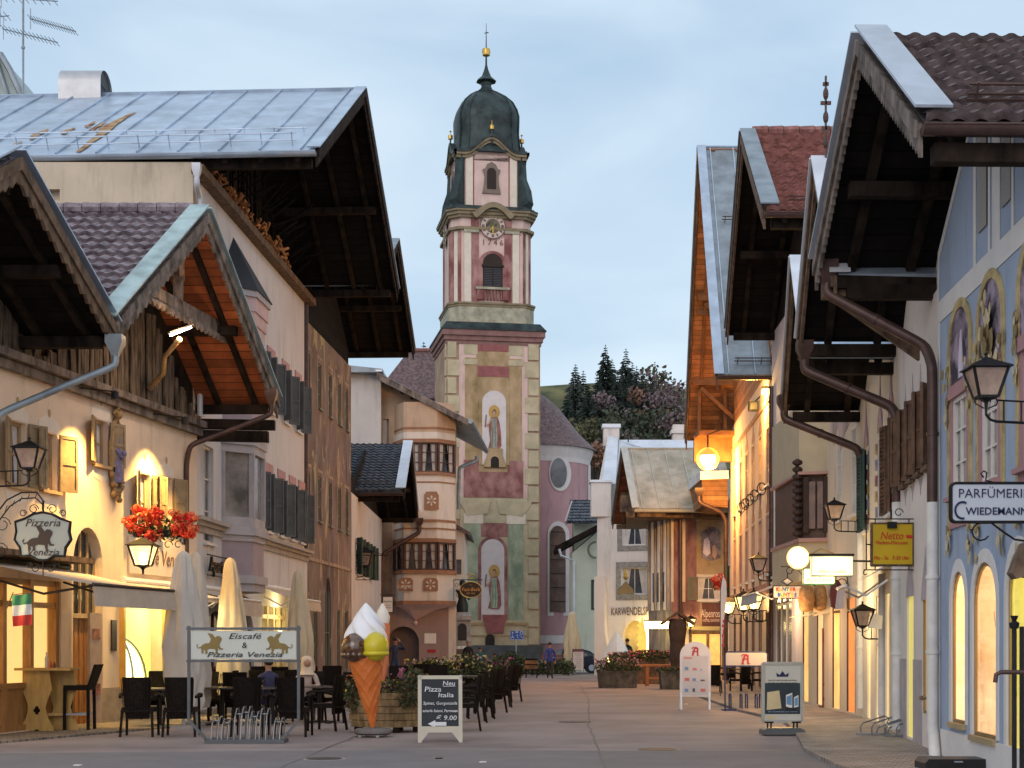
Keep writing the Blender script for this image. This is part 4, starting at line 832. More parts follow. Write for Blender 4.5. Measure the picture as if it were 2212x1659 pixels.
# belfry storey: square with cut corners
def octs(w, c): return [(-w, -w+c), (-w+c, -w), (w-c, -w), (w, -w+c), (w, w-c), (w-c, w), (-w+c, w), (-w, w-c)]
def ostk(b, z0, z1, w, c, k=0): b.prism([(x, y, z0) for x, y in octs(w, c)], (0, 0, z1-z0), k)
w2, c2_ = 2.46, .56
b = MB(); ostk(b, ZT(700), ZT(655), w2+.06, c2_, 1); ostk(b, ZT(655), ZT(462), w2-.1, c2_, 0); b.build('belfry', [palepink, stoneg], ct)
b = MB()
for y0, y1, g in ((662, 657, .1), (657, 653, .15), (496, 490, .08), (470, 464, .08), (464, 457, .17), (457, 453, .26), (700, 696, .12)): ostk(b, ZT(y0), ZT(y1), w2+g, c2_)
b.build('belfry_cornice', mat('bronze_brown_cornice', (.2, .16, .1), .8, var=.2), ct)
b = MB(); ostk(b, ZT(453), ZT(450), w2+.28, c2_); ostk(b, ZT(450), ZT(444), w2+.1, c2_); b.build('belfry_flashing', coppd, ct)
b = MB(); yb = -(w2-.1)
def bx(px): return (px-1066)/sc_
def fb(x0, x1, y0, y1, k, d=.06): b.ob((bx(x0), yb, ZT(y1)), (bx(x1)-bx(x0), 0, 0), (0, -d, 0), (0, 0, ZT(y0)-ZT(y1)), k)
for y0, y1 in ((498, 652), (665, 694)):
    for x0, x1, k, d in ((1004, 1019, 1, .1), (1021, 1036, 0, .05), (1092, 1108, 0, .05), (1110, 1124, 1, .1)): fb(x0, x1, y0, y1, k, d)
for x0 in (1003, 1092): fb(x0, x0+33, 490, 502, 2, .16)
fb(1019, 1036, 470, 488, 0, .04); fb(1092, 1108, 470, 488, 0, .04)
# cut corners and left side
for sgn in (-1, 1):
    c = V(sgn*(w2-.1-.31), -(w2-.1-.31), 0); t_ = V(1, sgn*1, 0).normalized() if sgn > 0 else V(1, -1, 0).normalized()
    d_ = V(sgn, -1, 0).normalized()
    for a_, w_, k in ((-.4, .22, 0), (-.14, .26, 1), (.14, .22, 0)): b.ob(c+t_*a_+V(0, 0, ZT(652)), t_*w_, d_*.08, V(0, 0, ZT(498)-ZT(652)), k)
for y_, w_, k in ((-1.6, .4, 0), (-1.1, .3, 1), (1.1, .4, 0)): b.ob((-(w2-.1), y_, ZT(652)), (-.06, 0, 0), (0, w_, 0), (0, 0, ZT(498)-ZT(652)), k)
b.build('belfry_pilaster', [rose, cream, stoneg], ct)
b = MB(); fa = arch_pts(bx(1066), .62, ZT(640), ZT(545)); 
b.prism([(x, yb, z) for x, z in arch_pts(0, .86, ZT(620), ZT(540))], (0, -.1, 0), 0); b.prism([(x, yb-.1, z) for x, z in arch_pts(0, .58, ZT(618), ZT(546))], (0, -.012, 0), 1)
for i in range(13): b.box((0, yb-.12, ZT(616)+i*.1), (1.0, .05, .05), k=2)
b.box((0, yb-.13, (ZT(616)+ZT(574))/2), (.06, .06, 1.2), k=1); b.box((0, yb-.15, ZT(573)), (1.3, .1, .12), k=1)
b.box((0, yb-.1, ZT(622)), (2.0, .3, .14), k=3); b.box((-.75, yb-.08, ZT(636)), (.35, .25, .6), k=0); b.box((.75, yb-.08, ZT(636)), (.35, .25, .6), k=0)
for i in range(6): b.box((-.5+i*.2, yb-.1, ZT(636)), (.1, .16, .6), k=0)
b.build('sound_window', [rose, mat('dark_recess', (.03, .02, .016), .9), mat('dark_louvre', (.045, .05, .06), .7), stoneg], ct)
# clock (front and left side)
def mkclock(o, u, n_):
    o, u, n_ = Vector(o), Vector(u), Vector(n_); z = V(0, 0, 1)
    def disc(r0, r1, d, m, nm, par):
        b = MB(); N__ = 32
        if r0 == 0: b.prism([o+n_*d+u*r1*math.cos(t)+z*r1*math.sin(t) for t in [2*math.pi*i/N__ for i in range(N__)]], n_*.02)
        else: b.grid([[o+n_*(d+dz)+u*r*math.cos(t)+z*r*math.sin(t) for t in [2*math.pi*i/N__ for i in range(N__)]] for r, dz in ((r0, 0), (r0, .03), (r1, .03), (r1, 0))], True)
        return b.build(nm, m, par)
    f_ = disc(0, .74, .12, mat('rose_clock_rim', (.2, .08, .07), .8), 'clock_face', ct)
    disc(.42, .7, .125, mat('pale_clock_ring', (.5, .42, .38), .8), 'dial_ring', f_); disc(0, .4, .145, mat('dark_clock_centre', (.06, .07, .055), .8, var=.5, scale=6, c2=(.2, .17, .1)), 'dial_centre', f_)
    b = MB()
    for i in range(12):
        t = i*math.pi/6; r = u*math.cos(t)+z*math.sin(t); s_ = -u*math.sin(t)+z*math.cos(t)
        for k in (-1, 0, 1)[:(3 if i % 3 == 0 else 2)]: b.ob(o+n_*.165+r*.48+s_*(k*.05-.012), r*.17, s_*.028, n_*.01)
    b.build('numerals', mat('dark_numeral_paint', (.07, .04, .03), .8), f_)
    b = MB(); b.ob(o+n_*.19-u*.03, u*.06, -z*.52+u*.0, n_*.015); b.ob(o+n_*.18, u*.05+z*.0, -z*.3-u*.22, n_*.015); b.build('hands', M['gold'], f_)
mkclock((0, yb, ZT(487)), (1, 0, 0), (0, -1, 0)); mkclock((-(w2-.1), -.1, ZT(487)), (0, 1, 0), (-1, 0, 0))
text('1746', .34, mat('brown_numerals', (.15, .08, .06), .8), ct, (0, yb-.03, ZT(527)), sp=1.5, name='date_lettering')
b = MB(); rows = []
for d, g in ((.0, 0), (-.45, 0)):
    pass
bow = [(-1.3+2.6*i/16, ZT(462)+(.62*max(0, math.cos((i/16-.5)*math.pi*1.15)))) for i in range(17)]
b.prism([(x, yb-.05, z) for x, z in bow]+[(1.05, yb-.05, ZT(478))][0:0]+[(x*.82, yb-.05, z-.3) for x, z in reversed(bow)], (0, -.5, 0)); b.build('arched_hood', mat('bronze_brown_cornice', (0, 0, 0)), ct)
# upper storey
w3, c3 = 1.95, .45
b = MB(); ostk(b, ZT(446), ZT(318), w3, c3, 0); b.build('lantern_storey', [palepink], ct)
b = MB(); y3 = -w3
for x0, x1, k in ((-1.5, -1.1, 0), (1.1, 1.5, 0)): b.ob((x0, y3, ZT(443)), (x1-x0, 0, 0), (0, -.05, 0), (0, 0, ZT(325)-ZT(443)), k)
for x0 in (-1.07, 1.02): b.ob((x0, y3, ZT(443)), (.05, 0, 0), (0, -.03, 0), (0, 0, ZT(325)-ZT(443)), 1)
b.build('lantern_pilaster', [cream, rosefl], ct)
for (o, u, n_) in (((0, y3, ZT(378)), V(1, 0, 0), V(0, -1, 0)), ((-w3, 0, ZT(378)), V(0, 1, 0), V(-1, 0, 0))):
    b = MB(); o = Vector(o); fw = [(-.62, -.9), (.62, -.9), (.5, -.35), (.45, .1), (.6, .5), (.42, .55), (.3, .8), (0, .95), (-.3, .8), (-.42, .55), (-.6, .5), (-.45, .1), (-.5, -.35)]
    b.prism([o+u*x*.88+V(0, 0, z) for x, z in fw], n_*.1, 0); b.prism([o+n_*.1+u*x+V(0, 0, z) for x, z in arch_pts(0, .27, -.65, .6)], n_*.01, 1); b.build('dormer_window', [mat('grey_brown_stone_frame', (.17, .13, .11), .8), mat('dark_recess', (0, 0, 0))], ct)
b = MB(); prof = [(0, ZT(318)), (.3, ZT(318)), (.22, ZT(345)), (.28, ZT(375)), (.6, ZT(402)), (.72, ZT(428)), (.6, ZT(446)), (0, ZT(446))]
for sx_ in (-1, 1):
    for sy_ in (-1, 1):
        c = V(sx_*(w3-.22), sy_*(w3-.22), 0); d = V(sx_, sy_, 0).normalized(); t_ = V(-d.y, d.x, 0)
        b.prism([c+d*(r+.05)-t_*.26+V(0, 0, z) for r, z in prof], t_*.52); b.tube([c+d*.55-t_*.3+V(0, 0, ZT(430)), c+d*.55+t_*.3+V(0, 0, ZT(430))], .22, 10)
b.build('scroll_bracket', coppd, ct)
# curved eaves with ogee gables on each side, and dome
def ogee(t): return max(0, (1-abs(t)))**1.3*(.0)+.95*(0.5+.5*math.cos(math.pi*min(1, abs(t)/.78)))**1.15
for k_, (u, n_) in enumerate(((V(1, 0, 0), V(0, -1, 0)), (V(0, 1, 0), V(-1, 0, 0)), (V(0, 1, 0), V(1, 0, 0)), (V(1, 0, 0), V(0, 1, 0)))):
    b = MB(); N__ = 20; e = [(t/10-1) for t in range(21)]; ww = w3+.12
    for dz, g0, g1, k in ((-.32, .02, .14, 0), (-.14, .14, .24, 0), (.0, .24, .3, 1)):
        rows = [[n_*(w3+g)+u*(t*ww*(1+.0))+V(0, 0, ZT(325)+ogee(t)+z) for t in e] for g, z in ((-.1, dz), (g1, dz), (g1, dz+.18), (-.1, dz+.18))]
        b.grid(rows+[rows[0]], k=k)
    b.face([n_*w3+u*(t*w3*.8)+V(0, 0, ZT(330)+ogee(t)-.02) for t in e]+[n_*w3+u*w3*.8+V(0, 0, ZT(340)), n_*w3-u*w3*.8+V(0, 0, ZT(340))], 2)
    b.grid([[n_*(w3+.28)+u*(t*ww)+V(0, 0, ZT(325)+ogee(t)+.05) for t in e], [n_*(w3-.6)+u*(t*ww*.8)+V(0, 0, ZT(318)+ogee(t)*.75+.25) for t in e], [n_*(w3-1.2)+u*(t*ww*.5)+V(0, 0, ZT(300)+ogee(t)*.3+.1) for t in e]], k=1)
    b.build('ogee_eaves', [mat('bronze_brown_cornice', (0, 0, 0)), coppd, palepink], ct)
b = MB(); dp = [(2.2, ZT(321)), (2.02, ZT(308)), (1.9, ZC(302)), (1.92, ZC(280)), (1.93, ZC(264)), (1.82, ZC(249)), (1.56, ZC(231)), (1.14, ZC(216)), (.74, ZC(206)), (.43, ZC(200))]
b.lathe(dp, (0, 0, 0), 32, sq=3, ph=0); 
for k in range(8):
    t = math.pi/4*(k+.5); t = math.pi/4*(k//2*2+1)+(rad(9) if k % 2 else -rad(9)); q_ = (abs(math.cos(t))**3+abs(math.sin(t))**3)**(-1/3)
    b.tube([(r*1.01*q_*math.cos(t), r*1.01*q_*math.sin(t), z) for r, z in dp], .05, 5)
b.build('dome', coppd, ct, smooth=True)
b = MB(); b.lathe([(.62, ZC(202)), (.56, ZC(199)), (.36, ZC(193)), (.3, ZC(186)), (.36, ZC(180)), (.62, ZC(177)), (.55, ZC(174)), (.3, ZC(166)), (.14, ZC(152)), (.06, ZC(140)), (.05, ZC(120))], (0, 0, 0), 8, ph=math.pi/8); b.build('spire', coppd, ct)
b = MB(); b.lathe([(.02, ZC(123)), (.22, ZC(120)), (.26, ZC(112)), (.22, ZC(106)), (.02, ZC(103))], (0, 0, 0), 16); b.build('gilded_orb', M['gold'], ct, smooth=True)
b = MB(); b.tube([(0, 0, ZC(104)), (0, 0, ZC(50))], [.035, .012], 6); b.tube([(-.1, 0, ZC(72)), (.14, 0, ZC(70))], .03, 5); b.build('weathervane', M['iron'], ct)
for sx_, sy_ in ((-1, 0), (1, 0), (0, -1), (0, 1)):
    b = MB(); r_ = 2.15; z = ZT(292); b.tube([(sx_*r_, sy_*r_, z-.4), (sx_*r_, sy_*r_, z+.5)], .05, 6); c = (sx_*r_, sy_*r_, z+.62)
    b.build('finial_rod', coppd, ct); b = MB(); b.lathe([(.02, -.16), (.14, -.12), (.14, .1), (.02, .16), (.02, .3), (.08, .32), (.02, .4)], c, 10); b.build('finial', M['gold'], ct, smooth=True)
# apse and nave
ap = root('church_chancel', 'rose pink rounded church chancel with red-brown tiled roof right of the tower', 'church', (1.3, 97.5, 0), world=True)
pinkr = mat('rose_pink_render', (.42, .26, .28), .9, var=.06, scale=.8, bump=.15); whb = mat('white_lime_trim', (.6, .58, .58), .85, var=.05)
rr_ = 3.62; c = (1.3, 97.5, 0); zw = ZP(960, 94)
b = MB(); b.lathe([(rr_, 0), (rr_, zw)], c, 56); b.build('wall', pinkr, ap, smooth=True)
b = MB(); b.lathe([(rr_+.05, 1.6), (rr_+.05, 2.1)], c, 56); b.lathe([(rr_+.03, zw-1.0), (rr_+.08, zw-.7), (rr_+.22, zw-.3), (rr_+.3, zw)], c, 56)
for t in (rad(-16), rad(-8)):
    o = Vector(c)+V(math.cos(t), math.sin(t), 0)*(rr_+.02); b.ob(o+V(0, 0, 2.1), V(-math.sin(t), math.cos(t), 0)*.35, V(math.cos(t), math.sin(t), 0)*.06, V(0, 0, zw-3))
b.build('trim', whb, ap)
b = MB(); b.lathe([(rr_+.45, zw-.05), (rr_+.1, zw+.35), (3.0, zw+1.05), (2.3, zw+1.95), (1.6, zw+2.8), (.8, zw+3.5), (.02, zw+3.9)], c, 40)
b.build('roof', M['tile_brown'], ap, smooth=True)
def onc(px, z, ex=.0):    # point on the drum at pixel column
    k = (px-CX)/F; a_ = 1+k*k; b_ = -2*(c[0]*k+c[1]); c_ = c[0]**2+c[1]**2-(rr_+ex)**2; Y = (-b_-math.sqrt(b_*b_-4*a_*c_))/(2*a_); return V(k*Y, Y, z)
def drumpatch(name, ptsf, m, ex, parent):
    b = MB(); o = [onc(px, ZP(py, 94.3), ex) for px, py in ptsf]; b.face(o); 
    b.grid([o, [onc(px, ZP(py, 94.3), 0.0) for px, py in ptsf]], True); return b.build(name, m, parent)
ov = lambda cx_, cy, rx, ry: [(cx_+rx*math.cos(t), cy-ry*math.sin(t)) for t in [i*math.pi/14 for i in range(28)]]
drumpatch('oval_window_trim', ov(1210, 1022, 24, 39), whb, .06, ap); drumpatch('oval_window', ov(1207, 1022, 18, 32), M['glass'], .09, ap)
ar = lambda x0, x1, y0, y1: [(x0, y1), (x1, y1)]+[((x0+x1)/2+(x1-x0)/2*math.cos(t), y0+(x1-x0)/2*1.3*(1-math.sin(t))) for t in [i*math.pi/10 for i in range(11)]]
drumpatch('arched_window_trim', ar(1183, 1230, 1126, 1330), whb, .06, ap)
drumpatch('arched_window', ar(1188, 1222, 1136, 1322), mat('brown_leaded_glass', (.09, .05, .035), .3, var=.4, scale=2), .09, ap)
b = MB()
for i in range(6): b.ob(onc(1190, ZP(1150+i*30, 94.3), .12), onc(1221, 0, .12)-onc(1190, 0, .12), V(0, -.02, 0), V(0, 0, .04))
b.build('glazing_bar', M['iron'], ap)
b = MB(); b.prism([P(838, 815, 97), P(885, 755, 99), P(945, 755, 99), P(960, 860, 96), P(880, 860, 96)], (0, 1, 0)); b.prism([P(820, 860, 97.5), P(960, 860, 97.5), P(960, 1400, 97.5), P(820, 1400, 97.5)], (0, 3, 0), 1)
b.build('nave', [M['tile_brown'], pinkr], ap)
b = MB(); b.tube([P(884, 756, 98.9), P(946, 756, 98.9)], .12, 6); b.build('nave_ridge', M['tile_red'], ap)
# ================================================================ HILL AND FOREST
def hillz(x, y):
    base = max(0, (y-150))/100; base = min(1.0, base)**1.1
    px = CX+x*F/max(y, 1); s_ = 44-max(0, x-18)*.12+1.5*math.sin(x*.07)-max(0, -x)*.02
    return base*s_-.3
b = MB(); xs = [-140+i*5 for i in range(70)]; ys = [140+j*6 for j in range(34)]
b.grid([[(x, y, hillz(x, y)+R.uniform(-.3, .3)) for x in xs] for y in ys])
o = b.build('hill', mat('autumn_hillside', (.045, .06, .022), .95, var=.4, scale=.12, c2=(.16, .15, .06), bump=.5, bs=3, lo=.4, hi=.62), smooth=True); tag(o, kind='structure')
barkm = mat('dark_bark', (.04, .03, .025), .9, var=.3)
needle = [mat('dark_spruce_needles', (.025, .045, .036), .9, var=.4, scale=2, c2=(.05, .08, .065)), mat('grey_green_needles', (.06, .085, .075), .9, var=.3, scale=2, c2=(.11, .14, .125))]
fol = [mat('olive_autumn_leaves', (.055, .06, .03), .9, var=.4, scale=2, c2=(.12, .115, .06)), mat('russet_autumn_leaves', (.16, .075, .05), .9, var=.4, scale=2, c2=(.26, .14, .09)), mat('mauve_bare_twigs', (.13, .095, .1), .9, var=.3, scale=2, c2=(.22, .17, .18)), mat('dark_green_leaves', (.035, .05, .03), .9, var=.4, c2=(.07, .09, .055))]
def conifer(px, ytop, Y, h, label, k=0, wd=.17, sparse=1):
    x = XP(px, Y); zt = ZP(ytop, Y); z0 = zt-h; g_ = random.Random(int(px*7+Y)); t = root('conifer_tree', label, 'tree', (x, Y, z0), 0, 'conifers on the hill behind the church')
    MB().tube([(0, 0, 0), (0, 0, h)], [h*.013, .03], 6).build('trunk', barkm, t); b = MB(); n = int(h*2.6)
    for i in range(n):
        f = (i+.5)/n; z = h*(.06+.94*f); r = h*wd*(1-f)**.8*g_.uniform(.65, 1.15)+.15
        for j in range(int(9*sparse)+4):
            a = g_.uniform(0, 6.28); rr = r*g_.uniform(.55, 1.1); dx, dy = math.cos(a), math.sin(a); dz = -rr*.28
            w_ = rr*.2; m_ = V(dx*rr*.55, dy*rr*.55, z+dz*.3); tip = V(dx*rr, dy*rr, z+dz); s_ = V(-dy, dx, 0)*w_
            b.face([(0, 0, z), m_+s_, tip, m_-s_]); b.face([(0, 0, z+.05), m_+V(0, 0, -w_*1.3), tip, m_+V(0, 0, w_*.5)])
            for q_ in range(2): k0 = m_.lerp(tip, g_.random()); b.face([k0, k0+V(g_.uniform(-.5, .5), g_.uniform(-.5, .5), -.5)*rr*.35, k0+V(g_.uniform(-.3, .3), g_.uniform(-.3, .3), -.15)*rr*.4])
    b.build('crown', needle[k], t, rec=False)
def broad(px, ytop, Y, h, label, k=0, wd=.4, n=420, s=.8):
    x = XP(px, Y); zt = ZP(ytop, Y); z0 = zt-h; g_ = random.Random(int(px*3+Y)); t = root('broadleaf_tree', label, 'tree', (x, Y, z0), 0, 'broadleaf trees on the hill behind the church')
    b = MB(); b.tube([(0, 0, 0), (.1, 0, h*.5), (0, .1, h*.8)], [h*.018, h*.012, .04], 6); lobes = []
    for i in range(9):
        a = g_.uniform(0, 6.28); rr = h*wd*g_.uniform(.3, .8); zz = h*g_.uniform(.42, .92); rr *= (1.1-abs(zz/h-.6)); p_ = V(rr*math.cos(a), rr*math.sin(a), zz); b.tube([(0, 0, zz*.5), p_*.6+V(0, 0, zz*.3), p_], [.12, .07, .03], 5); lobes.append(p_)
    lobes.append(V(0, 0, h*.88))
    b.build('trunk', barkm, t); b = MB()
    for p_ in lobes:
        r_ = h*g_.uniform(.11, .19); leaves(b, p_, (r_*1.2, r_*1.2, r_), n//10, s*.8, (0,), rnd=g_)
    b.build('crown', fol[k], t, rec=False)
for i, (px, yt, Y, h, k, w_, lb) in enumerate([(1308, 744, 236, 16, 0, .2, 'tallest dark spruce on the ridge'), (1243, 786, 232, 12, 1, .22, 'pale grey-green larch standing left of the tallest spruce'), (1352, 752, 240, 14, 1, .2, 'wispy grey larch right of the tallest spruce'), (1334, 800, 226, 11, 0, .2, 'dark spruce half hidden below the wispy larch'), (1290, 808, 224, 12, 0, .22, 'spruce crown in front of the tallest spruce foot'), (1272, 830, 218, 10, 0, .24, 'lower spruce to the left below the tallest one'), (1375, 790, 236, 12, 1, .2, 'thin spruce beyond the bare treetops'), (1225, 850, 215, 7, 0, .25, 'small spruce at the left edge of the wood'), (915, 738, 200, 9, 0, .2, 'lone spruce tip over the church nave roof'), (1260, 800, 234, 13, 0, .2, 'dark spruce between the pale larch and the tallest spruce'), (1322, 775, 240, 14, 1, .2, 'grey-green spruce just right behind the tallest one'), (1366, 782, 238, 14, 0, .2, 'dark spruce right of the wispy larch'), (1388, 800, 232, 13, 0, .2, 'dark spruce left of the feathery treetop'), (1408, 815, 230, 12, 0, .2, 'lower dark spruce under the feathery treetop'), (1345, 810, 228, 12, 0, .22, 'broad dark spruce above the white chimney roofline')]): conifer(px, yt, Y, h, lb, k, w_*1.35)
for i, (px, yt, Y, h, k, w_, lb) in enumerate([(1395, 800, 238, 11, 2, .4, 'bare mauve-brown tree in the middle of the ridge'), (1430, 830, 236, 11, 2, .42, 'russet bare treetop near the right roofs'), (1462, 822, 238, 12, 2, .42, 'reddish bare tree beside the tall right roof'), (1418, 785, 242, 10, 0, .3, 'feathery thin treetop against the sky'), (1440, 870, 222, 11, 3, .42, 'dark tree below the russet treetops'), (1380, 875, 218, 11, 3, .45, 'dark round tree below the bare one'), (1330, 880, 214, 11, 3, .45, 'dark tree above the white chimney'), (1475, 880, 220, 12, 2, .45, 'brown tree against the lit gable'), (1286, 905, 205, 10, 3, .45, 'dark green tree left of the white chimney'), (1245, 905, 200, 7, 0, .5, 'low olive bush-like tree on the slope'), (1410, 925, 205, 10, 3, .5, 'dark tree over the white roof'), (1350, 930, 200, 10, 2, .5, 'brown tree right above the metal roof'), (1470, 935, 200, 10, 3, .5, 'dark tree right over the metal roof'), (1288, 965, 150, 8, 1, .4, 'orange-brown autumn tree beside the chancel roof'), (1262, 985, 170, 6, 3, .5, 'dark bush below the chancel eaves'), (1500, 860, 225, 13, 2, .45, 'tall brown tree hidden partly by the gable'), (1370, 840, 230, 10, 1, .5, 'russet tree between the bare one and the dark round tree'), (1450, 865, 226, 11, 1, .5, 'rust-red tree close to the orange gable edge'), (1315, 850, 222, 9, 2, .5, 'brown undergrowth tree at the foot of the tallest spruce'), (1405, 845, 228, 10, 2, .5, 'mauve-brown tree filling the gap below the feathery treetop')]): broad(px, yt, Y, h, lb, k, w_)
# ================================================================ BUILDINGS AT THE END, RIGHT OF THE CHURCH
gh = root('green_house', 'pale mint green house with crooked lean-to eaves beside the church', 'house', (XP(1260, 86), 86, 0), world=True)
mint = mat('pale_mint_render', (.5, .55, .45), .9, var=.06, scale=.8)
fg = Fac((XP(1236, 86), 86), (XP(1300, 86), 86.5)); zg = ZP(1150, 86)
wall(gh, fg, 0, fg.L, 0, ZP(1195, 86), [(fg.at(1281, 1)[0], fg.at(1290, 1)[0], ZP(1312, 86), ZP(1255, 86))], mint, top=[(0, ZP(1195, 86)), (fg.L, ZP(1195, 86)), (fg.L, ZP(1140, 86))], dep=.1)
b = MB(); b.ob(fg.p(fg.at(1277, 1)[0], ZP(1317, 86), .01), fg.u*.14, fg.n*.03, V(0, 0, 1.7)); b.ob(fg.p(fg.at(1282, 1)[0], ZP(1317, 86), .01), fg.u*.3, fg.n*.03, V(0, 0, .12)); b.ob(fg.p(fg.at(1282, 1)[0], ZP(1256, 86), .01), fg.u*.3, fg.n*.03, V(0, 0, .12)); b.build('window_frame', mat('dark_green_shutter', (0, 0, 0)), gh)
b = MB(); b.prism([P(1200, 1180, 85.4), P(1300, 1128, 85.4), P(1300, 1138, 85.4), P(1203, 1189, 85.4)], (0, 5, 0)); b.build('lean_to_roof', M['wood_dark'], gh)
b = MB()
for i in range(3): b.tube([P(1290, 1145, 85.9)]*2, .1) if 0 else None
b.lathe([(.3, 0), (.3, .05), (.22, .05), (.22, 0)], (0, 0, 0), 12) if 0 else None
b.tube([P(1208, 1186, 85.3), P(1212, 1200, 85.3), P(1240, 1212, 85.8), P(1240, 1400, 85.9)], .07, 6); b.build('downpipe', M['zinc_white'], gh)
b = MB(); b.tube([P(1288, 1188, 85.9)+V(.45*math.cos(t), 0, .45*math.sin(t)) for t in [math.pi/2+i*math.pi/8 for i in range(9)]], .07, 5); b.build('round_window_frame', mat('grey_green_frame', (.14, .15, .11)), gh)
gt = root('tiled_hut_roof_house', 'small house with dark grey tiled roof tucked between mint house and white chimney', 'house', (XP(1262, 89), 89, 0), world=True)
b = MB(); b.ob((XP(1240, 89), 89, 0), (XP(1300, 89)-XP(1240, 89), 0, 0), (0, 3, 0), (0, 0, ZP(1125, 89))); b.build('wall', mint, gt)
b = MB(); o1 = P(1224, 1128, 88); U = V(1.8, 0, 0); Vv = V(.25, 1.6, 1.35); nn = U.cross(Vv).normalized(); tiles(b, o1, U.normalized(), Vv.normalized(), 1.75, Vv.length, .22, .3, .03, 0, nn); b.ob(o1-nn*.1, U, Vv, nn*.1, 0); b.build('roof', M['tile_grey'], gt)
b = MB(); b.bar(P(1222, 1130, 87.9), P(1236, 1086, 89.5), .08, .3); b.build('bargeboard', mat('pale_bargeboard', (.4, .36, .35), .8), gt)
# Karwendel house: white, parapet with sheet metal capping
kw = root('white_parapet_house', 'white house with stepped parapet chimney and white sheet metal roof', 'house', (XP(1340, 78), 78, 0), world=True)
wk = mat('clean_white_render', (.66, .6, .56), .9, var=.05, scale=.8, bump=.15)
fk = Fac((XP(1290, 78), 78), (XP(1412, 77), 77)); ent = (fk.at(1345, 1)[0], fk.at(1396, 1)[0], .02, ZP(1340, 77.5), .9)
kh = [fk.rect(1345, 1394, 1132, 1178), fk.rect(1342, 1397, 1227, 1284)]
wall(kw, fk, 0, fk.L, 0, ZP(1108, 77.6), kh+[ent], wk, dep=.5, thick=.8)
grey_s = mat('grey_ornament_band', (.26, .24, .22), .9, var=.3, scale=8)
b = MB()
for a, c_, e, g in kh:
    for (x, w__, z, hh) in ((a-.28, .26, e-.3, g-e+.6), (c_+.02, .26, e-.3, g-e+.6), (a-.02, c_-a+.04, e-.3, .28), (a-.02, c_-a+.04, g+.02, .28)): b.ob(fk.p(x, z, .002), fk.u*w__, fk.n*.02, V(0, 0, hh))
b.build('painted_surround', grey_s, kw)
for h in kh: win(kw, fk, h, M['white_frame'], M['glass'], 2, 1, depth=.2, curtain=M['curtain'])
a, c_, e, g, _ = ent; MB().face([fk.p(a, e, -.46), fk.p(c_, e, -.46), fk.p(c_, g, -.46), fk.p(a, g, -.46)]).build('lit_entrance', mat('dim_yellow_entrance', (.4, .3, .12), .9, var=.5, scale=1.2, em=.12, emc=(1, .7, .2)), kw)
text('KARWENDELSPITZ', .42, M['brown_frame'], kw, fk.p(fk.at(1320, 1)[0], ZP(1329, 77.5), .03), rz=fk.rz, align='LEFT', w=2.35)
b = MB(); b.prism([fk.p(-.0, 0, .02), fk.p(.9, 0, .02), fk.p(.55, 2.2, .02), fk.p(.5, 5, .02), fk.p(0, 5, .02)], fk.n*.5); b.build('buttress', wk, kw)
b = MB(); b.box(P(1298, 1078, 77.9)+V(0, .3, 0), (1.0, .9, 1.8)); b.box(P(1298, 1108, 77.9)+V(0, .3, 0), (.8, .8, .4)); b.box(P(1320, 945, 83.5), (.85, .8, 1.0)); b.prism([P(1292, 1050, 78.4), P(1310, 955, 83), P(1312, 1110, 83), P(1292, 1110, 78.4)], (.6, 0, 0)); b.build('parapet', wk, kw)
b = MB(); b.box(P(1298, 1042, 77.9)+V(0, .3, .05), (1.15, 1.05, .12)); b.box(P(1320, 926, 83.5)+V(0, 0, .1), (1.0, .95, .2)); b.prism([P(1300, 1045, 78.3), P(1313, 945, 83.2), P(1336, 945, 83.2), P(1330, 1045, 78.3)], (0, 0, .12)); b.build('parapet_capping', M['zinc_white'], kw)
b = MB(); A_, B_, C_, D_ = P(1325, 1100, 77.4), P(1440, 1100, 77.4), P(1440, 952, 83), P(1338, 952, 83)
b.prism([A_, B_, C_, D_], (0, .1, -.15)); b.prism([D_, C_, P(1510, 955, 83), P(1510, 1000, 80)], (0, .1, -.15))
for k in range(9): t = k/8; b.bar(A_.lerp(B_, t)+V(0, 0, .03), D_.lerp(C_, t)+V(0, 0, .03), .04, .05)
b.prism([P(1340, 958, 82.9), P(1512, 958, 82.9), P(1512, 950, 83.2), P(1340, 950, 83.2)], (0, .3, 0)); b.build('roof', M['zinc_white'], kw)
b = MB(); b.box(P(1466, 942, 85), (.7, .7, 1.2)); b.box(P(1466, 934, 85), (.9, .9, .2)); b.build('chimney', wk, kw)
MB().tube([P(1357, 925, 82.5), P(1357, 955, 82.5)], .035, 5).build('finial', M['iron'], kw)
# Alpenrose: painted facade under a big weathered metal roof
al = root('painted_inn', 'old inn with painted pillars, shield fresco and weathered green-grey metal roof', 'inn', (XP(1490, 67), 67, 0), world=True)
fa_ = Fac((XP(1401, 68.6), 68.6), (XP(1450, 66.4), 66.4)); fb_ = Fac((XP(1450, 66.4), 66.4), (XP(1600, 66.8), 66.8))
zr = ZP(1088, 66.5); wl = mat('cream_painted_wall', (.58, .52, .45), .9, var=.08, scale=.8)
greyp = mat('mottled_grey_fresco', (.24, .2, .17), .9, var=.4, scale=2, c2=(.42, .37, .32), st=(1, 1, .3)); winep = mat('wine_fresco_pilaster', (.17, .07, .065), .9, var=.35, scale=2, c2=(.3, .17, .16), st=(1, 1, .4))
wall(al, fa_, 0, fa_.L, 0, zr, [], greyp)
hw = (fb_.at(1508, 1)[0], fb_.at(1556, 1)[0], ZP(1296, 66.5), ZP(1246, 66.5)); hd = (fb_.at(1494, 1)[0], fb_.at(1560, 1)[0], .02, ZP(1370, 66.5))
wall(al, fb_, 0, fb_.L, 0, zr, [hw, hd], wl)
b = MB()
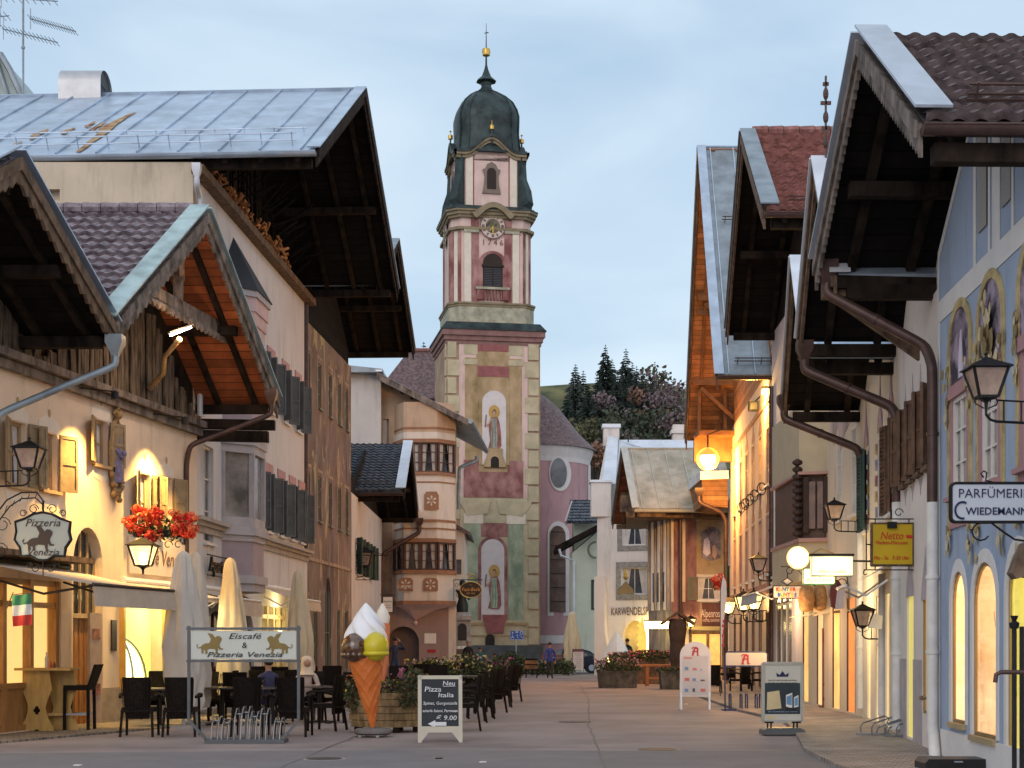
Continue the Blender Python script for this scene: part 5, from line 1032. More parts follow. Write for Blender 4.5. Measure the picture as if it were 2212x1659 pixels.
for i, (x, k) in enumerate(((1403, 0), (1410, 1), (1417, 0), (1424, 1), (1430, 0), (1437, 1), (1443, 0))): u0 = fa_.at(x, 1)[0]; b.ob(fa_.p(u0, ZP(1318, 67), .002), fa_.u*(.2 if k else .1), fa_.n*.09, V(0, 0, ZP(1108, 67)-ZP(1318, 67)), k)
b.build('painted_column', [greyp, M['white']], al)
b = MB()
for x in (1414, 1424, 1436): u0 = fa_.at(x, 1)[0]; b.ob(fa_.p(u0, ZP(1300, 67), .03), fa_.u*.14, fa_.n*.07, V(0, 0, 1.3))
b.build('narrow_window', M['glass'], al)
b = MB()
for x0, x1 in ((1455, 1472), (1480, 1504)): u0, u1 = fb_.at(x0, 1)[0], fb_.at(x1, 1)[0]; b.ob(fb_.p(u0, ZP(1345, 66.5), .002), fb_.u*(u1-u0), fb_.n*.05, V(0, 0, ZP(1105, 66.5)-ZP(1345, 66.5)), 0)
u0, u1 = fb_.at(1472, 1)[0], fb_.at(1480, 1)[0]; b.ob(fb_.p(u0, ZP(1345, 66.5), .002), fb_.u*(u1-u0), fb_.n*.04, V(0, 0, ZP(1105, 66.5)-ZP(1345, 66.5)), 1)
for x0, x1 in ((1450, 1510),): u0, u1 = fb_.at(x0, 1)[0], fb_.at(x1, 1)[0]; b.ob(fb_.p(u0, ZP(1345, 66.5), .055), fb_.u*(u1-u0), fb_.n*.04, V(0, 0, .9), 0)
b.build('painted_pilaster', [winep, wl], al)
def fpoly(f, pts, d, m, name, par, Yr=66.5):
    b = MB(); b.prism([f.p(f.at(x, 1)[0], ZP(y, Yr), d) for x, y in pts], f.n*.01); return b.build(name, m, par)
fpoly(fb_, [(1500, 1128), (1530, 1118), (1570, 1120), (1572, 1240), (1505, 1240), (1500, 1222), (1494, 1205), (1502, 1185), (1504, 1160), (1496, 1140)], .01, ochre, 'shield_fresco', al)
fpoly(fb_, [(1514, 1150), (1530, 1138), (1545, 1138), (1556, 1148), (1556, 1205), (1535, 1212), (1514, 1205)], .03, mat('dusky_mauve_fresco', (.14, .11, .13), .9, var=.4, scale=3, c2=(.3, .26, .28)), 'fresco_scene', al)
fpoly(fb_, [(1520, 1165), (1527, 1160), (1532, 1168), (1534, 1195), (1526, 1202), (1518, 1195)], .05, mat('pale_fresco_figure', (.55, .5, .6), .9, var=.2), 'fresco_figure', al); fpoly(fb_, [(1538, 1180), (1544, 1176), (1548, 1195), (1544, 1208), (1538, 1200)], .05, mat('fresco_skin_paint', (0, 0, 0)), 'fresco_figure', al)
fpoly(fb_, [(1498, 1302), (1516, 1302), (1516, 1352), (1500, 1356), (1496, 1330)], .012, ochre, 'ochre_scroll_fresco', al)
fpoly(fb_, [(1516, 1302), (1572, 1302), (1572, 1356), (1516, 1356)], .014, mat('dark_wine_signboard', (.1, .04, .035), .8, var=.2), 'signboard', al)
text('Alpenrose', .36, mat('pale_sign_lettering', (.55, .45, .42), .8), al, fb_.p(fb_.at(1537, 1)[0], ZP(1333, 66.5), .04), rz=fb_.rz, w=.95); text('HOTEL GASTHOF', .12, MC['pale_sign_lettering'], al, fb_.p(fb_.at(1537, 1)[0], ZP(1343, 66.5), .04), rz=fb_.rz, w=.8)
win(al, fb_, hw, M['white_frame'], M['glass'], 2, 2, curtain=M['curtain'], sill=M['white_frame'], sh=gf, shang=4, sw=.45, shside=(0,))
a, c_, e, g = hd; MB().face([fb_.p(a, e, -.2), fb_.p(c_, e, -.2), fb_.p(c_, g, -.2), fb_.p(a, g, -.2)]).build('lit_doorway', mat('amber_lit_doorway', (.5, .25, .08), .9, var=.6, scale=1.4, em=.6, emc=(1, .55, .15)), al)
q = MB(); 
for x in (a-.1, (a+c_)/2, c_): q.ob(fb_.p(x, e, -.1), fb_.u*.1, fb_.n*.16, V(0, 0, g-e))
q.ob(fb_.p(a-.1, g, -.1), fb_.u*(c_-a+.2), fb_.n*.18, V(0, 0, .15)); q.build('door_frame', M['wood_mid'], al)
b = MB(); b.ob(fb_.p(0, ZP(1360, 66.5), .1), fb_.u*fb_.L, fb_.n*.25, V(0, 0, .14)); b.build('shop_cornice', mat('olive_cornice', (.2, .18, .1), .8), al)
roof(al, (XP(1372, 65), 65), (XP(1326, 72), 72.2), 7.35, 10.35, (1, .02), 4.4, mat('lichen_stained_sheet_metal', (.3, .3, .24), .7, .2, var=.25, scale=1.1, c2=(.42, .41, .36)), M['boards_red'], M['wood_mid'], M['wood_mid'], ov=.9, seams=.75, cap=mat('pale_verge_metal', (.42, .44, .42), .5, .3), gutter=mat('pale_verge_metal', (0, 0, 0)), ends=(True, False))
b = MB(); b.ob((XP(1330, 72), 65.5, 7.0), (.5, 6.5, 0), (4.5, 0, 0), (0, 0, .25)); b.prism([P(1340, 1105, 66.2), P(1600, 1105, 66.2), P(1600, 1070, 66.4), P(1340, 1070, 66.4)], (0, .3, 0)); b.build('eaves_soffit', M['wood_mid'], al)
downpipe(al, [P(1470, 1110, 66.1), P(1470, 1430, 66.1)], M['brown_metal'], .08, hopper=False)
# ================================================================ RIGHT SIDE
# ---------------- R1 blue house
f = Fac((5.48, 13.2), (5.95, 21.3))
blue = mat('powder_blue_render', (.3, .375, .5), .9, var=.06, scale=.9, bump=.3, bs=60)
r1 = root('blue_painted_house', 'powder blue perfumery house with painted baroque window frames and dark overhanging gable', 'house', (5.8, 19, 0), world=True)
whp = mat('white_band_paint', (.62, .61, .6), .85, var=.04)
uw = [f.rect(2072, 2084, 905, 1062), f.rect(2150, 2170, 860, 1070), f.rect(2196, 2230, 870, 1062)]
uw = [(f.uY(y)-.38, f.uY(y)+.38, 3.55, 4.85) for y in (20.0, 18.45, 16.6)]
lw = [(*f.rect(2056, 2086, 1245, 1566)[:2], .55, 2.55, .45), (*f.rect(2102, 2153, 1245, 1596)[:2], .45, 2.6, .5), (f.at(2176, 1)[0]-.95, f.at(2176, 1)[0], .1, 2.65, .5)]
lw = [tuple(sorted(h[:2]))+h[2:] for h in lw]
gwn = [(f.uY(18.75)-.25, f.uY(18.75)+.22, 6.75, 8.0)]
wall(r1, f, 0, f.L, 0, 6.35, uw+lw, blue, dep=.04, thick=.6, mrev=whp, back=False)
def gz(u): Y = 13.2+u*f.u.y; return 8.72-abs(Y-18.9)*.7
tp = MB(); us = [f.uY(15.4), f.uY(17), f.uY(18.8), f.uY(20), f.L]; poly = [(0, 6.35), (f.L, 6.35)]+[(u, gz(u)) for u in reversed(us)]+[(0, 6.4)]
tp.prism([f.p(u, z, -.001) for u, z in poly], f.n*-.5); tp.build('gable_wall', blue, r1)
b = MB(); b.ob(f.p(0, 6.05, .002), f.u*f.L, f.n*.012, V(0, 0, .3))
for u, w_ in ((f.uY(18.45), .1), (f.uY(19.15), .1), (f.uY(18.0), .35), (f.uY(17.4), .1), (f.uY(19.25), .04)): b.ob(f.p(u, 6.35, .002), f.u*w_, f.n*.01, V(0, 0, min(gz(u), gz(u+w_))-6.4))
b.prism([f.p(u, z, .003) for u, z in ((f.L-.04, 6.35), (f.L, 6.35), (f.L, gz(f.L)), (f.uY(18.8), gz(f.uY(18.8))), (f.uY(18.8), gz(f.uY(18.8))-.1), (f.L-.06, gz(f.L)-.12))], f.n*.012)
b.ob(f.p(f.L-.1, 0, .002), f.u*.1, f.n*.012, V(0, 0, 6.05)); b.ob(f.p(0, 0, .003), f.u*f.L, f.n*.02, V(0, 0, .42))
b.build('white_band', whp, r1)
b = MB(); ggrey = mat('painted_grey_window', (.3, .29, .28), .9, var=.05)
for u, w_ in ((f.uY(18.6), .42), (f.uY(17.5), .4)): b.ob(f.p(u, 6.7, .014), f.u*w_, f.n*.008, V(0, 0, 1.3))
b.build('blind_window', ggrey, r1)
gk = mat('dull_gold_painted_frame', (.4, .32, .16), .85, var=.3, scale=4, bump=.2); gks = [gk, mat('pale_straw_paint', (.5, .43, .27), .85, var=.2, scale=6), mat('umber_ornament_paint', (.22, .16, .07), .85, var=.2, scale=6)]; rosf = mat('rose_inner_frame', (.36, .2, .21), .85, var=.06)
shead = mat('dark_fresco_panel', (.1, .08, .12), .9, var=.6, scale=2.2, c2=(.35, .28, .36), lo=.42, hi=.62)
for i, h in enumerate(uw):
    a, c, e, g = h; cx_ = (a+c)/2; w_ = (c-a)/2
    win(r1, f, h, M['white_frame'], mat('pale_reflecting_glass', (0, 0, 0)), 2, 3, depth=.05)
    q = MB(); o_ = [(a-.28, e-.5), (a-.28, 5.0+.5)]+[(cx_-(w_+.28)*math.cos(t), 5.5+.62*math.sin(t)) for t in [k*math.pi/12 for k in range(1, 12)]]+[(c+.28, 5.5), (c+.28, e-.5)]
    i_ = [(a-.16, e-.5), (a-.16, 5.5)]+[(cx_-(w_+.16)*math.cos(t), 5.5+.5*math.sin(t)) for t in [k*math.pi/12 for k in range(1, 12)]]+[(c+.16, 5.5), (c+.16, e-.5)]
    q.grid([[f.p(*p, .002) for p in o_], [f.p(*p, .03) for p in o_], [f.p(*p, .03) for p in i_], [f.p(*p, .002) for p in i_]]); g_ = random.Random(i); q2 = MB()
    def blob(b_, u, z, r_, d, k=0): b_.prism([f.p(u+r_*g_.uniform(.6, 1.15)*math.cos(t), z+r_*1.2*g_.uniform(.6, 1.15)*math.sin(t), d) for t in [k_*math.pi/5 for k_ in range(10)]], f.n*.004, k)
    for s_ in (-1, 1):
        for k in range(12): blob(q2, cx_+s_*(w_+.22)+g_.uniform(-.07, .1), 4.9+g_.uniform(-.42, .4), g_.uniform(.04, .09), .035+.0045*k, k % 3)
        for k in range(8): blob(q2, cx_+s_*(w_+.2)+g_.uniform(-.1, .06), e-.6+g_.uniform(-.3, .2), g_.uniform(.04, .08), .035+.0045*k, k % 3)
    q2.build('painted_ornament', gks, r1)
    q.build('painted_frame', gk, r1)
    q = MB(); q.prism([f.p(cx_-(w_+.16)*math.cos(t), 5.5+.5*math.sin(t), .004) for t in [k*math.pi/12 for k in range(13)]]+[f.p(c+.16, 5.02, .004), f.p(a-.16, 5.02, .004)], f.n*.008); q.build('fresco_lunette', shead, r1)
    q = MB(); q.ob(f.p(a-.14, e, .004), f.u*.13, f.n*.02, V(0, 0, g-e)); q.ob(f.p(c+.01, e, .004), f.u*.13, f.n*.02, V(0, 0, g-e)); q.ob(f.p(a-.14, g, .004), f.u*(c-a+.28), f.n*.05, V(0, 0, .17)); q.ob(f.p(a-.16, e-.42, .004), f.u*(c-a+.32), f.n*.02, V(0, 0, .36)); q.ob(f.p(a-.18, e-.06, .004), f.u*(c-a+.36), f.n*.1, V(0, 0, .06)); q.build('inner_surround', rosf, r1)
    q = MB()
    if i == 1:
        for (x, z, r_) in ((0, .0, .2), (-.1, .2, .16), (.12, .18, .15), (0, .35, .17), (.02, .5, .12), (-.12, .45, .08), (-.2, .55, .06), (.1, .62, .07), (0, .72, .085), (.18, -.1, .12), (-.2, -.12, .12), (.2, .32, .08), (-.05, .12, .1), (.06, .3, .09), (0, -.2, .14), (.03, .66, .04)): blob(q, cx_+x, 5.05+z, r_, .04+.0045*len(q.f)/12, g_.randrange(3))
        q.build('painted_cherub', gks, r1)
    elif i == 0: 
        q.prism([f.p(cx_-.1+x, 5.08+z, .014) for x, z in ((-.1, 0), (.15, 0), (.14, .3), (.06, .6), (0, .62), (-.06, .3))], f.n*.006); q.build('fresco_figure', mat('pale_fresco_figure', (0, 0, 0)), r1)
    else:
        for k in range(4): u0 = cx_-.3+k*.15; q.prism([f.p(u0+x, 5.1+z, .014+.002*k) for x, z in ((-.07, 0), (.07, 0), (.08, .25), (.03, .5), (-.03, .5), (-.08, .25))], f.n*.006)
        q.build('fresco_figure', mat('pale_fresco_figure', (0, 0, 0)), r1)
# lit arched shop windows: a room behind each pane, its walls made to glow
room = mat('shop_interior_plaster', (.75, .58, .38), .9, var=.08, scale=1); roomem = mat('shop_wall_glow', (.62, .37, .15), .9, scale=1.1, c2=(.95, .68, .38), em=.95); gp = glassm()
def shoproom(rt, f, h, depth=1.2, em=roomem, fl=None):
    a, c, e, g = h[:4]; b = MB(); m_ = .25
    m_ = 0; b.face([f.p(a, e, -depth), f.p(c, e, -depth), f.p(c, g, -depth), f.p(a, g, -depth)], 1)
    for x in (a, c): b.face([f.p(x, e, -.05), f.p(x, e, -depth), f.p(x, g, -depth), f.p(x, g, -.05)], 1)
    for z in (e, g): b.face([f.p(a, z, -.05), f.p(c, z, -.05), f.p(c, z, -depth), f.p(a, z, -depth)])
    return b.build('lit_display', [room, em], rt)
def archframe(rt, f, h, m, w=.045, d=-.045, pane=True):
    a, c, e, g = h[:4]; hh = h[4]; R_ = (c-a)/2; cx_ = (a+c)/2
    o_ = [(a, e), (a, g-hh)]+[(cx_-R_*math.cos(t), g-hh+hh*math.sin(t)) for t in [k*math.pi/12 for k in range(1, 12)]]+[(c, g-hh), (c, e)]
    i_ = [(a+w, e+w), (a+w, g-hh)]+[(cx_-(R_-w)*math.cos(t), g-hh+(hh-w)*math.sin(t)) for t in [k*math.pi/12 for k in range(1, 12)]]+[(c-w, g-hh), (c-w, e+w)]
    q = MB(); q.grid([[f.p(*p, d) for p in o_+o_[:1]], [f.p(*p, d+.03) for p in o_+o_[:1]], [f.p(*p, d+.03) for p in i_+i_[:1]], [f.p(*p, d) for p in i_+i_[:1]]])
    w_ = q.build('window', m, rt); ROOTW[w_.name] = ROOTW[rt.name]
    MB().face([f.p(*p, d+.008) for p in o_]).build('pane', gp, w_); return w_
def archtrim(rt, f, h, m, w=.12):
    a, c, e, g = h[:4]; hh = h[4]; R_ = (c-a)/2; cx_ = (a+c)/2
    i_ = [(a, e), (a, g-hh)]+[(cx_-R_*math.cos(t), g-hh+hh*math.sin(t)) for t in [k*math.pi/12 for k in range(1, 12)]]+[(c, g-hh), (c, e)]
    o_ = [(a-w, e), (a-w, g-hh)]+[(cx_-(R_+w)*math.cos(t), g-hh+(hh+w*1.4)*math.sin(t)) for t in [k*math.pi/12 for k in range(1, 12)]]+[(c+w, g-hh), (c+w, e)]
    MB().grid([[f.p(*p, .0) for p in i_], [f.p(*p, .012) for p in i_], [f.p(*p, .012) for p in o_], [f.p(*p, 0) for p in o_]]).build('arch_trim', m, rt)
yroom = mat('yellow_wall_glow', (.75, .68, .25), .9, var=.15, em=.42, emc=(.85, .7, .16))
for i, h in enumerate(lw):
    shoproom(r1, f, h, 1.3, roomem if i < 2 else yroom); archframe(r1, f, h, mat('bronze_shop_frame', (.3, .22, .1), .4, .5, var=.1)); archtrim(r1, f, h, whp)
    if i < 2: MB().ob(f.p(h[0]-.04, h[2]-.07, -.2), f.u*(h[1]-h[0]+.08), f.n*.26, V(0, 0, .07)).build('sill', mat('ochre_stone_sill', (.35, .27, .15), .8), r1)
o = f.p((lw[1][0]+lw[1][1])/2, 2.0, -.16); b = MB(); b.tube([o+f.u*.17*math.cos(t)+V(0, 0, .22*math.sin(t)) for t in [k*math.pi/10 for k in range(-14, 1)]], .008, 4); b.build('window_emblem', mat('etched_emblem', (.6, .5, .42), .5), r1)
roof(r1, (4.35, 16.1), (4.46, 22.15), 7.1, 9.15, (1, .02), 6, mat('brown_grey_roof_tiles', (.075, .055, .055), .5, var=.35, scale=5, c2=(.17, .135, .14), bump=.2), M['boards_dark'], M['wood_grey'], M['wood_dark'], ov=1.45, tl=1, ts=.27, tw=.24, cap=mat('bluish_sheet', (.42, .47, .54), .45, .3), scal=.14, barge=.38, gutter=M['brown_metal'], ends=(True, False), guard=[(.35, (.08, .14, .2, .3))])
b = MB(); b.ob((4.5, 22.0, 6.6), (1.55, 0, 0), (0, .26, 0), (0, 0, .26)); b.prism([(4.6, 22.1, 6.6), (5.9, 22.1, 5.7), (5.9, 22.1, 5.85), (4.75, 22.1, 6.6)], (0, .1, 0)); b.build('eaves_beam', M['wood_mid'], r1)
downpipe(r1, [P(1786, 612, 22.0), P(1786, 635, 22), P(2000, 748, 21.4), P(2014, 790, 21.2), P(2014, 1085, 21.2)], M['brown_metal'], .075, hs=.2)
downpipe(r1, [P(2014, 1085, 21.2), P(2014, 1570, 21.2), P(2020, 1640, 21.0)], M['white_pipe'], .08, hopper=False)
# ---------------- R2 white house with brown shutters
f = Fac((5.97, 21.32), (6.55, 25.9)); wr2 = mat('bright_white_render', (.64, .6, .57), .9, var=.05, scale=.9, bump=.3, bs=50)
r2 = root('white_shutter_house', 'white house with weathered brown shutters beside the blue house', 'house', (6.3, 23.5, 0), world=True)
sw2 = [(f.uY(y)-.24, f.uY(y)+.24, 4.2, 5.35) for y in (22.35, 23.2, 24.1, 24.95)]
lw2 = [(f.uY(22.7)-.36, f.uY(22.7)+.36, .55, 2.75, .5), (f.uY(24.4)-.4, f.uY(24.4)+.4, .1, 2.85, .5)]
grey2 = mat('grey_plinth_paint', (.36, .33, .35), .9, var=.1)
wall(r2, f, 0, f.L, 0, 6.6, sw2+lw2, wr2, dep=.04, thick=.5, back=False)
bs2 = mat('weathered_brown_shutter', (.11, .06, .035), .75, var=.4, scale=5, bump=.3)
for h in sw2: win(r2, f, h, M['brown_frame'], M['glass'], 2, 2, sill=M['wood_mid'], sh=bs2, shang=28, sw=.27, slat=False)
b = MB()
for h in sw2: c_ = (h[0]+h[1])/2; b.prism([f.p(u, z, .002) for u, z in ((c_-.22, 5.4), (c_+.22, 5.4), (c_+.08, 5.55), (c_, 5.85), (c_-.08, 5.55))], f.n*.006); b.prism([f.p(u, z, .002) for u, z in ((c_-.2, 4.1), (c_+.2, 4.1), (c_+.05, 3.98), (c_, 3.85), (c_-.05, 3.98))], f.n*.006)
for h in lw2: a, c, e, g, hh = h; b.prism([f.p(u, z, .0015) for u, z in ((a-.1, g-hh), (a, g-.25), ((a+c)/2-.12, g+.05), ((a+c)/2, g+.3), ((a+c)/2+.12, g+.05), (c, g-.25), (c+.1, g-hh))], f.n*.003)
b.build('painted_crest', mat('lilac_grey_ornament', (.36, .33, .37), .9, var=.15), r2)
b = MB(); 
us = [0, lw2[0][0], lw2[0][1], lw2[1][0], lw2[1][1], f.L]
for i in (0, 2, 4): b.ob(f.p(us[i], 0, .002), f.u*(us[i+1]-us[i]), f.n*.01, V(0, 0, 1.35 if i else .3))
b.build('plinth', grey2, r2)
yn = mat('yellow_niche_lit', (.75, .66, .2), .9, var=.1, em=.35, emc=(.8, .68, .18))
a, c, e, g, hh = lw2[1]; MB().face([f.p(a, e, -.03), f.p(c, e, -.03), f.p(c, g, -.03), f.p(a, g, -.03)]).build('yellow_passage', yn, r2)
shoproom(r2, f, lw2[0], .7, mat('dim_shop_back', (.4, .3, .15), .9, var=.5, scale=2, em=.35, emc=(1, .6, .2))); archframe(r2, f, lw2[0], mat('bronze_shop_frame', (0, 0, 0)))
roof(r2, (4.68, 21.9), (5.04, 26.5), 6.9, 9.25, (1, .0), 5, M['zinc'], M['boards_dark'], M['wood_mid'], M['wood_dark'], ov=1.3, cap=M['zinc_white'], barge=.4, th=.12)
b = MB(); b.prism([f.p(0, 6.6, -.05), f.p(f.L, 6.6, -.05), f.p(f.L/2, 8.9, -.05)], f.n*-.15); b.build('gable_wall', wr2, r2)
downpipe(r2, [P(1738, 778, 26.4), P(1738, 800, 26.4), P(1926, 878, 25.8), P(1938, 905, 25.7), P(1938, 1085, 25.7)], M['brown_metal'], .085, hs=.19)
downpipe(r2, [P(1938, 1085, 25.7), P(1938, 1575, 25.7)], M['white_pipe'], .09, hopper=False)
b = MB(); g_ = random.Random(9)
for z0, z1, w_ in ((0, 1.3, .06), (.45, .5, .3), (.85, .9, .36), (1.15, 1.2, .2)): b.box((0, 0, (z0+z1)/2), (w_, .08, z1-z0))
for z in (.25, .65, 1.02): b.ball((0, 0, z), .1, 8)
crs = root('gable_cross', 'dark wrought finial standing on the narrow grey roof strip', 'finial', (4.95, 24.1, 9.25)); b.build('finial_body', M['brown_metal'], crs); crs.scale = (.45, .6, 1)
# handrail
hr = root('wall_rail', 'short bent metal rail fixed low on the white corner pipe', 'rail', tuple(P(1992, 1508, 21.6)))
b = MB(); b.tube([(0, 0, 0), (.1, -.1, .02), (.42, -.25, .02), (.42, .1, 0)], .022, 8); b.box((0, 0, 0), (.06, .06, .06)); b.build('rail', mat('brass_rail', (.3, .2, .12), .35, .7), hr)
# ---------------- R3 cream frescoed house, discount shop and awning
f = Fac((6.57, 25.95), (7.35, 32.1)); cr3 = mat('pale_cream_render', (.58, .52, .42), .9, var=.06, scale=.9, bump=.2)
r3 = root('cream_fresco_house', 'cream house with painted onion-shaped window crests and a small shop awning', 'house', (7, 29, 0), world=True)
u3 = [(f.uY(y)-.32, f.uY(y)+.32, 3.9, 5.5) for y in (27.0, 28.7, 31.2)]; l3 = [(f.uY(27.6)-.35, f.uY(27.6)+.35, .1, 2.5), (f.uY(29.2)-.3, f.uY(29.2)+.3, .1, 2.5), (f.uY(30.7)-.35, f.uY(30.7)+.35, .1, 2.5)]
wall(r3, f, 0, f.L, 0, 6.7, u3+l3, cr3, dep=.05)
for i, h in enumerate(u3): win(r3, f, h, M['white_frame'], M['glass'], 2, 3, sill=M['white_frame'], sh=gsh if i == 2 else (bs2 if i == 0 else None), shang=14, sw=.3, depth=.05)
lit3 = mat('cream_lit_shop', (.7, .55, .3), .9, var=.2, em=.45, emc=(1, .7, .3))
for a, c, e, g in l3:
    MB().face([f.p(a, e, -.03), f.p(c, e, -.03), f.p(c, g, -.03), f.p(a, g, -.03)]).build('lit_pane', lit3, r3)
    q = MB(); q.ob(f.p(a, e, -.028), f.u*.05, f.n*.03, V(0, 0, g-e)); q.ob(f.p(c-.05, e, -.028), f.u*.05, f.n*.03, V(0, 0, g-e)); q.build('shop_frame', M['white_frame'], r3)
cols3 = [mat('wine_crest_paint', (.3, .13, .14), .9, var=.3, scale=6), mat('lilac_crest_paint', (.32, .3, .42), .9, var=.3, scale=6), mat('ochre_crest_paint', (.42, .28, .14), .9, var=.3, scale=6)]
b = MB()
for h in u3:
    c_ = (h[0]+h[1])/2
    for k, s_ in ((0, 1), (1, .66), (2, .35)): b.prism([f.p(c_+x*s_, 5.6+z*s_, .003+k*.004) for x, z in ((-.45, 0), (.45, 0), (.4, .25), (.2, .45), (.1, .75), (0, 1.15), (-.1, .75), (-.2, .45), (-.4, .25))], f.n*.004, k)
    for k in range(5): b.box(f.p(h[0]-.13, 4.1+k*.3, .004), (.08, .09, .2), k=k % 3); b.box(f.p(h[1]+.13, 4.1+k*.3, .004), (.08, .09, .2), k=(k+1) % 3)
b.build('painted_crest', cols3, r3)
awning(r3, f, f.uY(27.0), f.uY(28.6), 2.98, .75, .35, .4, mat('pale_pink_awning', (.55, .45, .43), .9, var=.08))
roof(r3, (5.15, 26.6), (5.86, 32.6), 6.65, 9.05, (1, 0), 5, M['zinc'], M['boards_dark'], M['wood_mid'], M['wood_dark'], ov=1.35, cap=M['zinc_white'], barge=.36, th=.12)
b = MB(); b.prism([f.p(0, 6.7, -.05), f.p(f.L, 6.7, -.05), f.p(f.L/2, 8.8, -.05)], f.n*-.15); b.build('gable_wall', cr3, r3)
downpipe(r3, [P(1694, 888, 32.5), P(1694, 905, 32.5), P(1852, 968, 32.0), P(1858, 985, 32), P(1858, 1005, 32)], M['brown_metal'], .085, hs=.2)
downpipe(r3, [P(1861, 1005, 32), P(1861, 1530, 32)], M['white_pipe'], .09, hopper=False); downpipe(r3, [P(1905, 1240, 28.2), P(1905, 1545, 28.2)], M['white_pipe'], .07, hopper=False)
# ---------------- R4 house with red tiles, corner oriel
f = Fac((7.37, 32.15), (7.83, 46)); cr4 = mat('soft_cream_render', (.55, .49, .4), .9, var=.06, scale=.8); wr4 = mat('lilac_white_render', (.55, .5, .52), .9, var=.05, scale=.8)
r4 = root('red_tiled_house', 'tall cream and white house with brown wooden oriel and a red tiled gable', 'house', (7.6, 39, 0), world=True)
u4 = [(f.uY(y)-.3, f.uY(y)+.3, 4.4, 6.3) for y in (33.0, 34.8)]; n4 = [(f.uY(y)-.28, f.uY(y)+.28, 3.6, 6.6) for y in (43.2, 44.4, 45.3)]
l4 = [(f.uY(y)-.5, f.uY(y)+.5, .1, 2.6) for y in (33.4, 35.2, 37.4, 39.6)]+[(f.uY(43.6)-1.6, f.uY(43.6)+1.6, .5, 3.0)]
wall(r4, f, 0, f.uY(40.4), 0, 10.9, u4+[h for h in l4[:4]], cr4, dep=.05); wall(r4, f, f.uY(40.4)+.002, f.L, 0, 10.9, n4+l4[4:], wr4, name='white_wall', dep=.05)
for h in u4+n4: win(r4, f, h, M['white_frame'], M['glass'], 2, 3, sill=M['white_frame'], depth=.05)
l4c = [mat('amber_lit_shop', (.6, .4, .15), .9, var=.5, scale=1.2, em=.5, emc=(1, .6, .2)), mat('orange_lit_shop', (.7, .25, .08), .9, var=.2, em=.4, emc=(1, .32, .08)), lit3, MC['amber_lit_shop'], mat('grey_shop_glass', (.16, .15, .15), .1, var=.5, scale=.8)]
for h, m_ in zip(l4, (l4c[1], l4c[0], l4c[2], l4c[3], l4c[4])):
    a, c, e, g = h; MB().face([f.p(a, e, -.03), f.p(c, e, -.03), f.p(c, g, -.03), f.p(a, g, -.03)]).build('lit_pane', m_, r4)
    q = MB(); n_ = max(1, int((c-a)/.8))
    for i in range(n_+1): q.ob(f.p(a+(c-a-.05)*i/n_, e, -.028), f.u*.05, f.n*.03, V(0, 0, g-e))
    q.ob(f.p(a, g-.3, -.027), f.u*(c-a), f.n*.03, V(0, 0, .06)); q.build('shop_frame', M['brown_frame'] if h is not l4[4] else M['white_frame'], r4)
b = MB(); b.prism([f.p(f.uY(y), z, .004) for y, z in ((33.1, 9.6), (36, 9.7), (36.2, 7.2), (35.5, 6.2), (35.0, 6.6), (34.6, 5.9), (34.1, 6.3), (33.2, 6.5))], f.n*.008); b.build('faded_fresco', mat('faded_grey_rose_fresco', (.3, .26, .26), .9, var=.3, scale=2, c2=(.48, .38, .35), st=(1, 1, .3)), r4)
b = MB()
for h in n4:
    c_ = (h[0]+h[1])/2; b.prism([f.p(c_+x, 6.65+z, .004) for x, z in ((-.4, 0), (.4, 0), (.2, .5), (0, 1.2), (-.2, .5))], f.n*.006); b.ob(f.p(c_-.3, 3.1, .004), f.u*.6, f.n*.02, V(0, 0, .05)); b.ob(f.p(c_-.3, 2.75, .004), f.u*.6, f.n*.02, V(0, 0, .05))
b.build('painted_crest', mat('lilac_grey_ornament', (0, 0, 0)), r4)
# oriel on R4
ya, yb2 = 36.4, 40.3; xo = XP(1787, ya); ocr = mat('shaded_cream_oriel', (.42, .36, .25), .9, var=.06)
po = [(xo+.0, ya), (XP(1726, ya+.2), ya+.2), (XP(1724, ya)+.05, yb2), (f.p(f.uY(yb2), 0).x, yb2)]
def orr(b, z0, z1, g, k): c = V(7.5, 38.4, z0); b.prism([c+(V(x, y, z0)-c)*(1+g) for x, y in po], (0, 0, z1-z0), k)
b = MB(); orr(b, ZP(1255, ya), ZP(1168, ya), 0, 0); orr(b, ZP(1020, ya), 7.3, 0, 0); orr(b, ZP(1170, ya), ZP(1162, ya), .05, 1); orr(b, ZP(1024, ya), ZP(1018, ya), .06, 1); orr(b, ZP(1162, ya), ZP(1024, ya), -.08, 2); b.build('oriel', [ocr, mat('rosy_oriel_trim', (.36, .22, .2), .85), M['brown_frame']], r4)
b = MB(); q0 = V(*po[0], 0); q1 = V(*po[1], 0); zz0, zz1 = ZP(1150, ya), ZP(1030, ya)
for t0, t1 in ((.05, .35), (.42, .72)): b.ob(q0.lerp(q1, t0)+V(0, .04, zz0+.1), (q1-q0)*(t1-t0), V(0, -.03, 0), V(0, 0, zz1-zz0-.2))
b.build('oriel_glazing', mat('warm_reflecting_glass', (.12, .07, .05), .1, var=.4), r4)
b = MB()
for i in range(11): b.lathe([(.04, 0), (.13, .06), (.13, .12), (.04, .18)], V(po[1][0]-.02, po[1][1]+.05, zz0+i*.17-.1), 8)
b.box((po[1][0]+.15, po[1][1]-.05, (zz0+zz1)/2), (.12, .1, zz1-zz0)); b.box((po[0][0]-.05, po[0][1]-.02, (zz0+zz1)/2), (.1, .1, zz1-zz0)); b.build('oriel_carving', mat('near_black_carving', (.035, .02, .016), .7), r4)
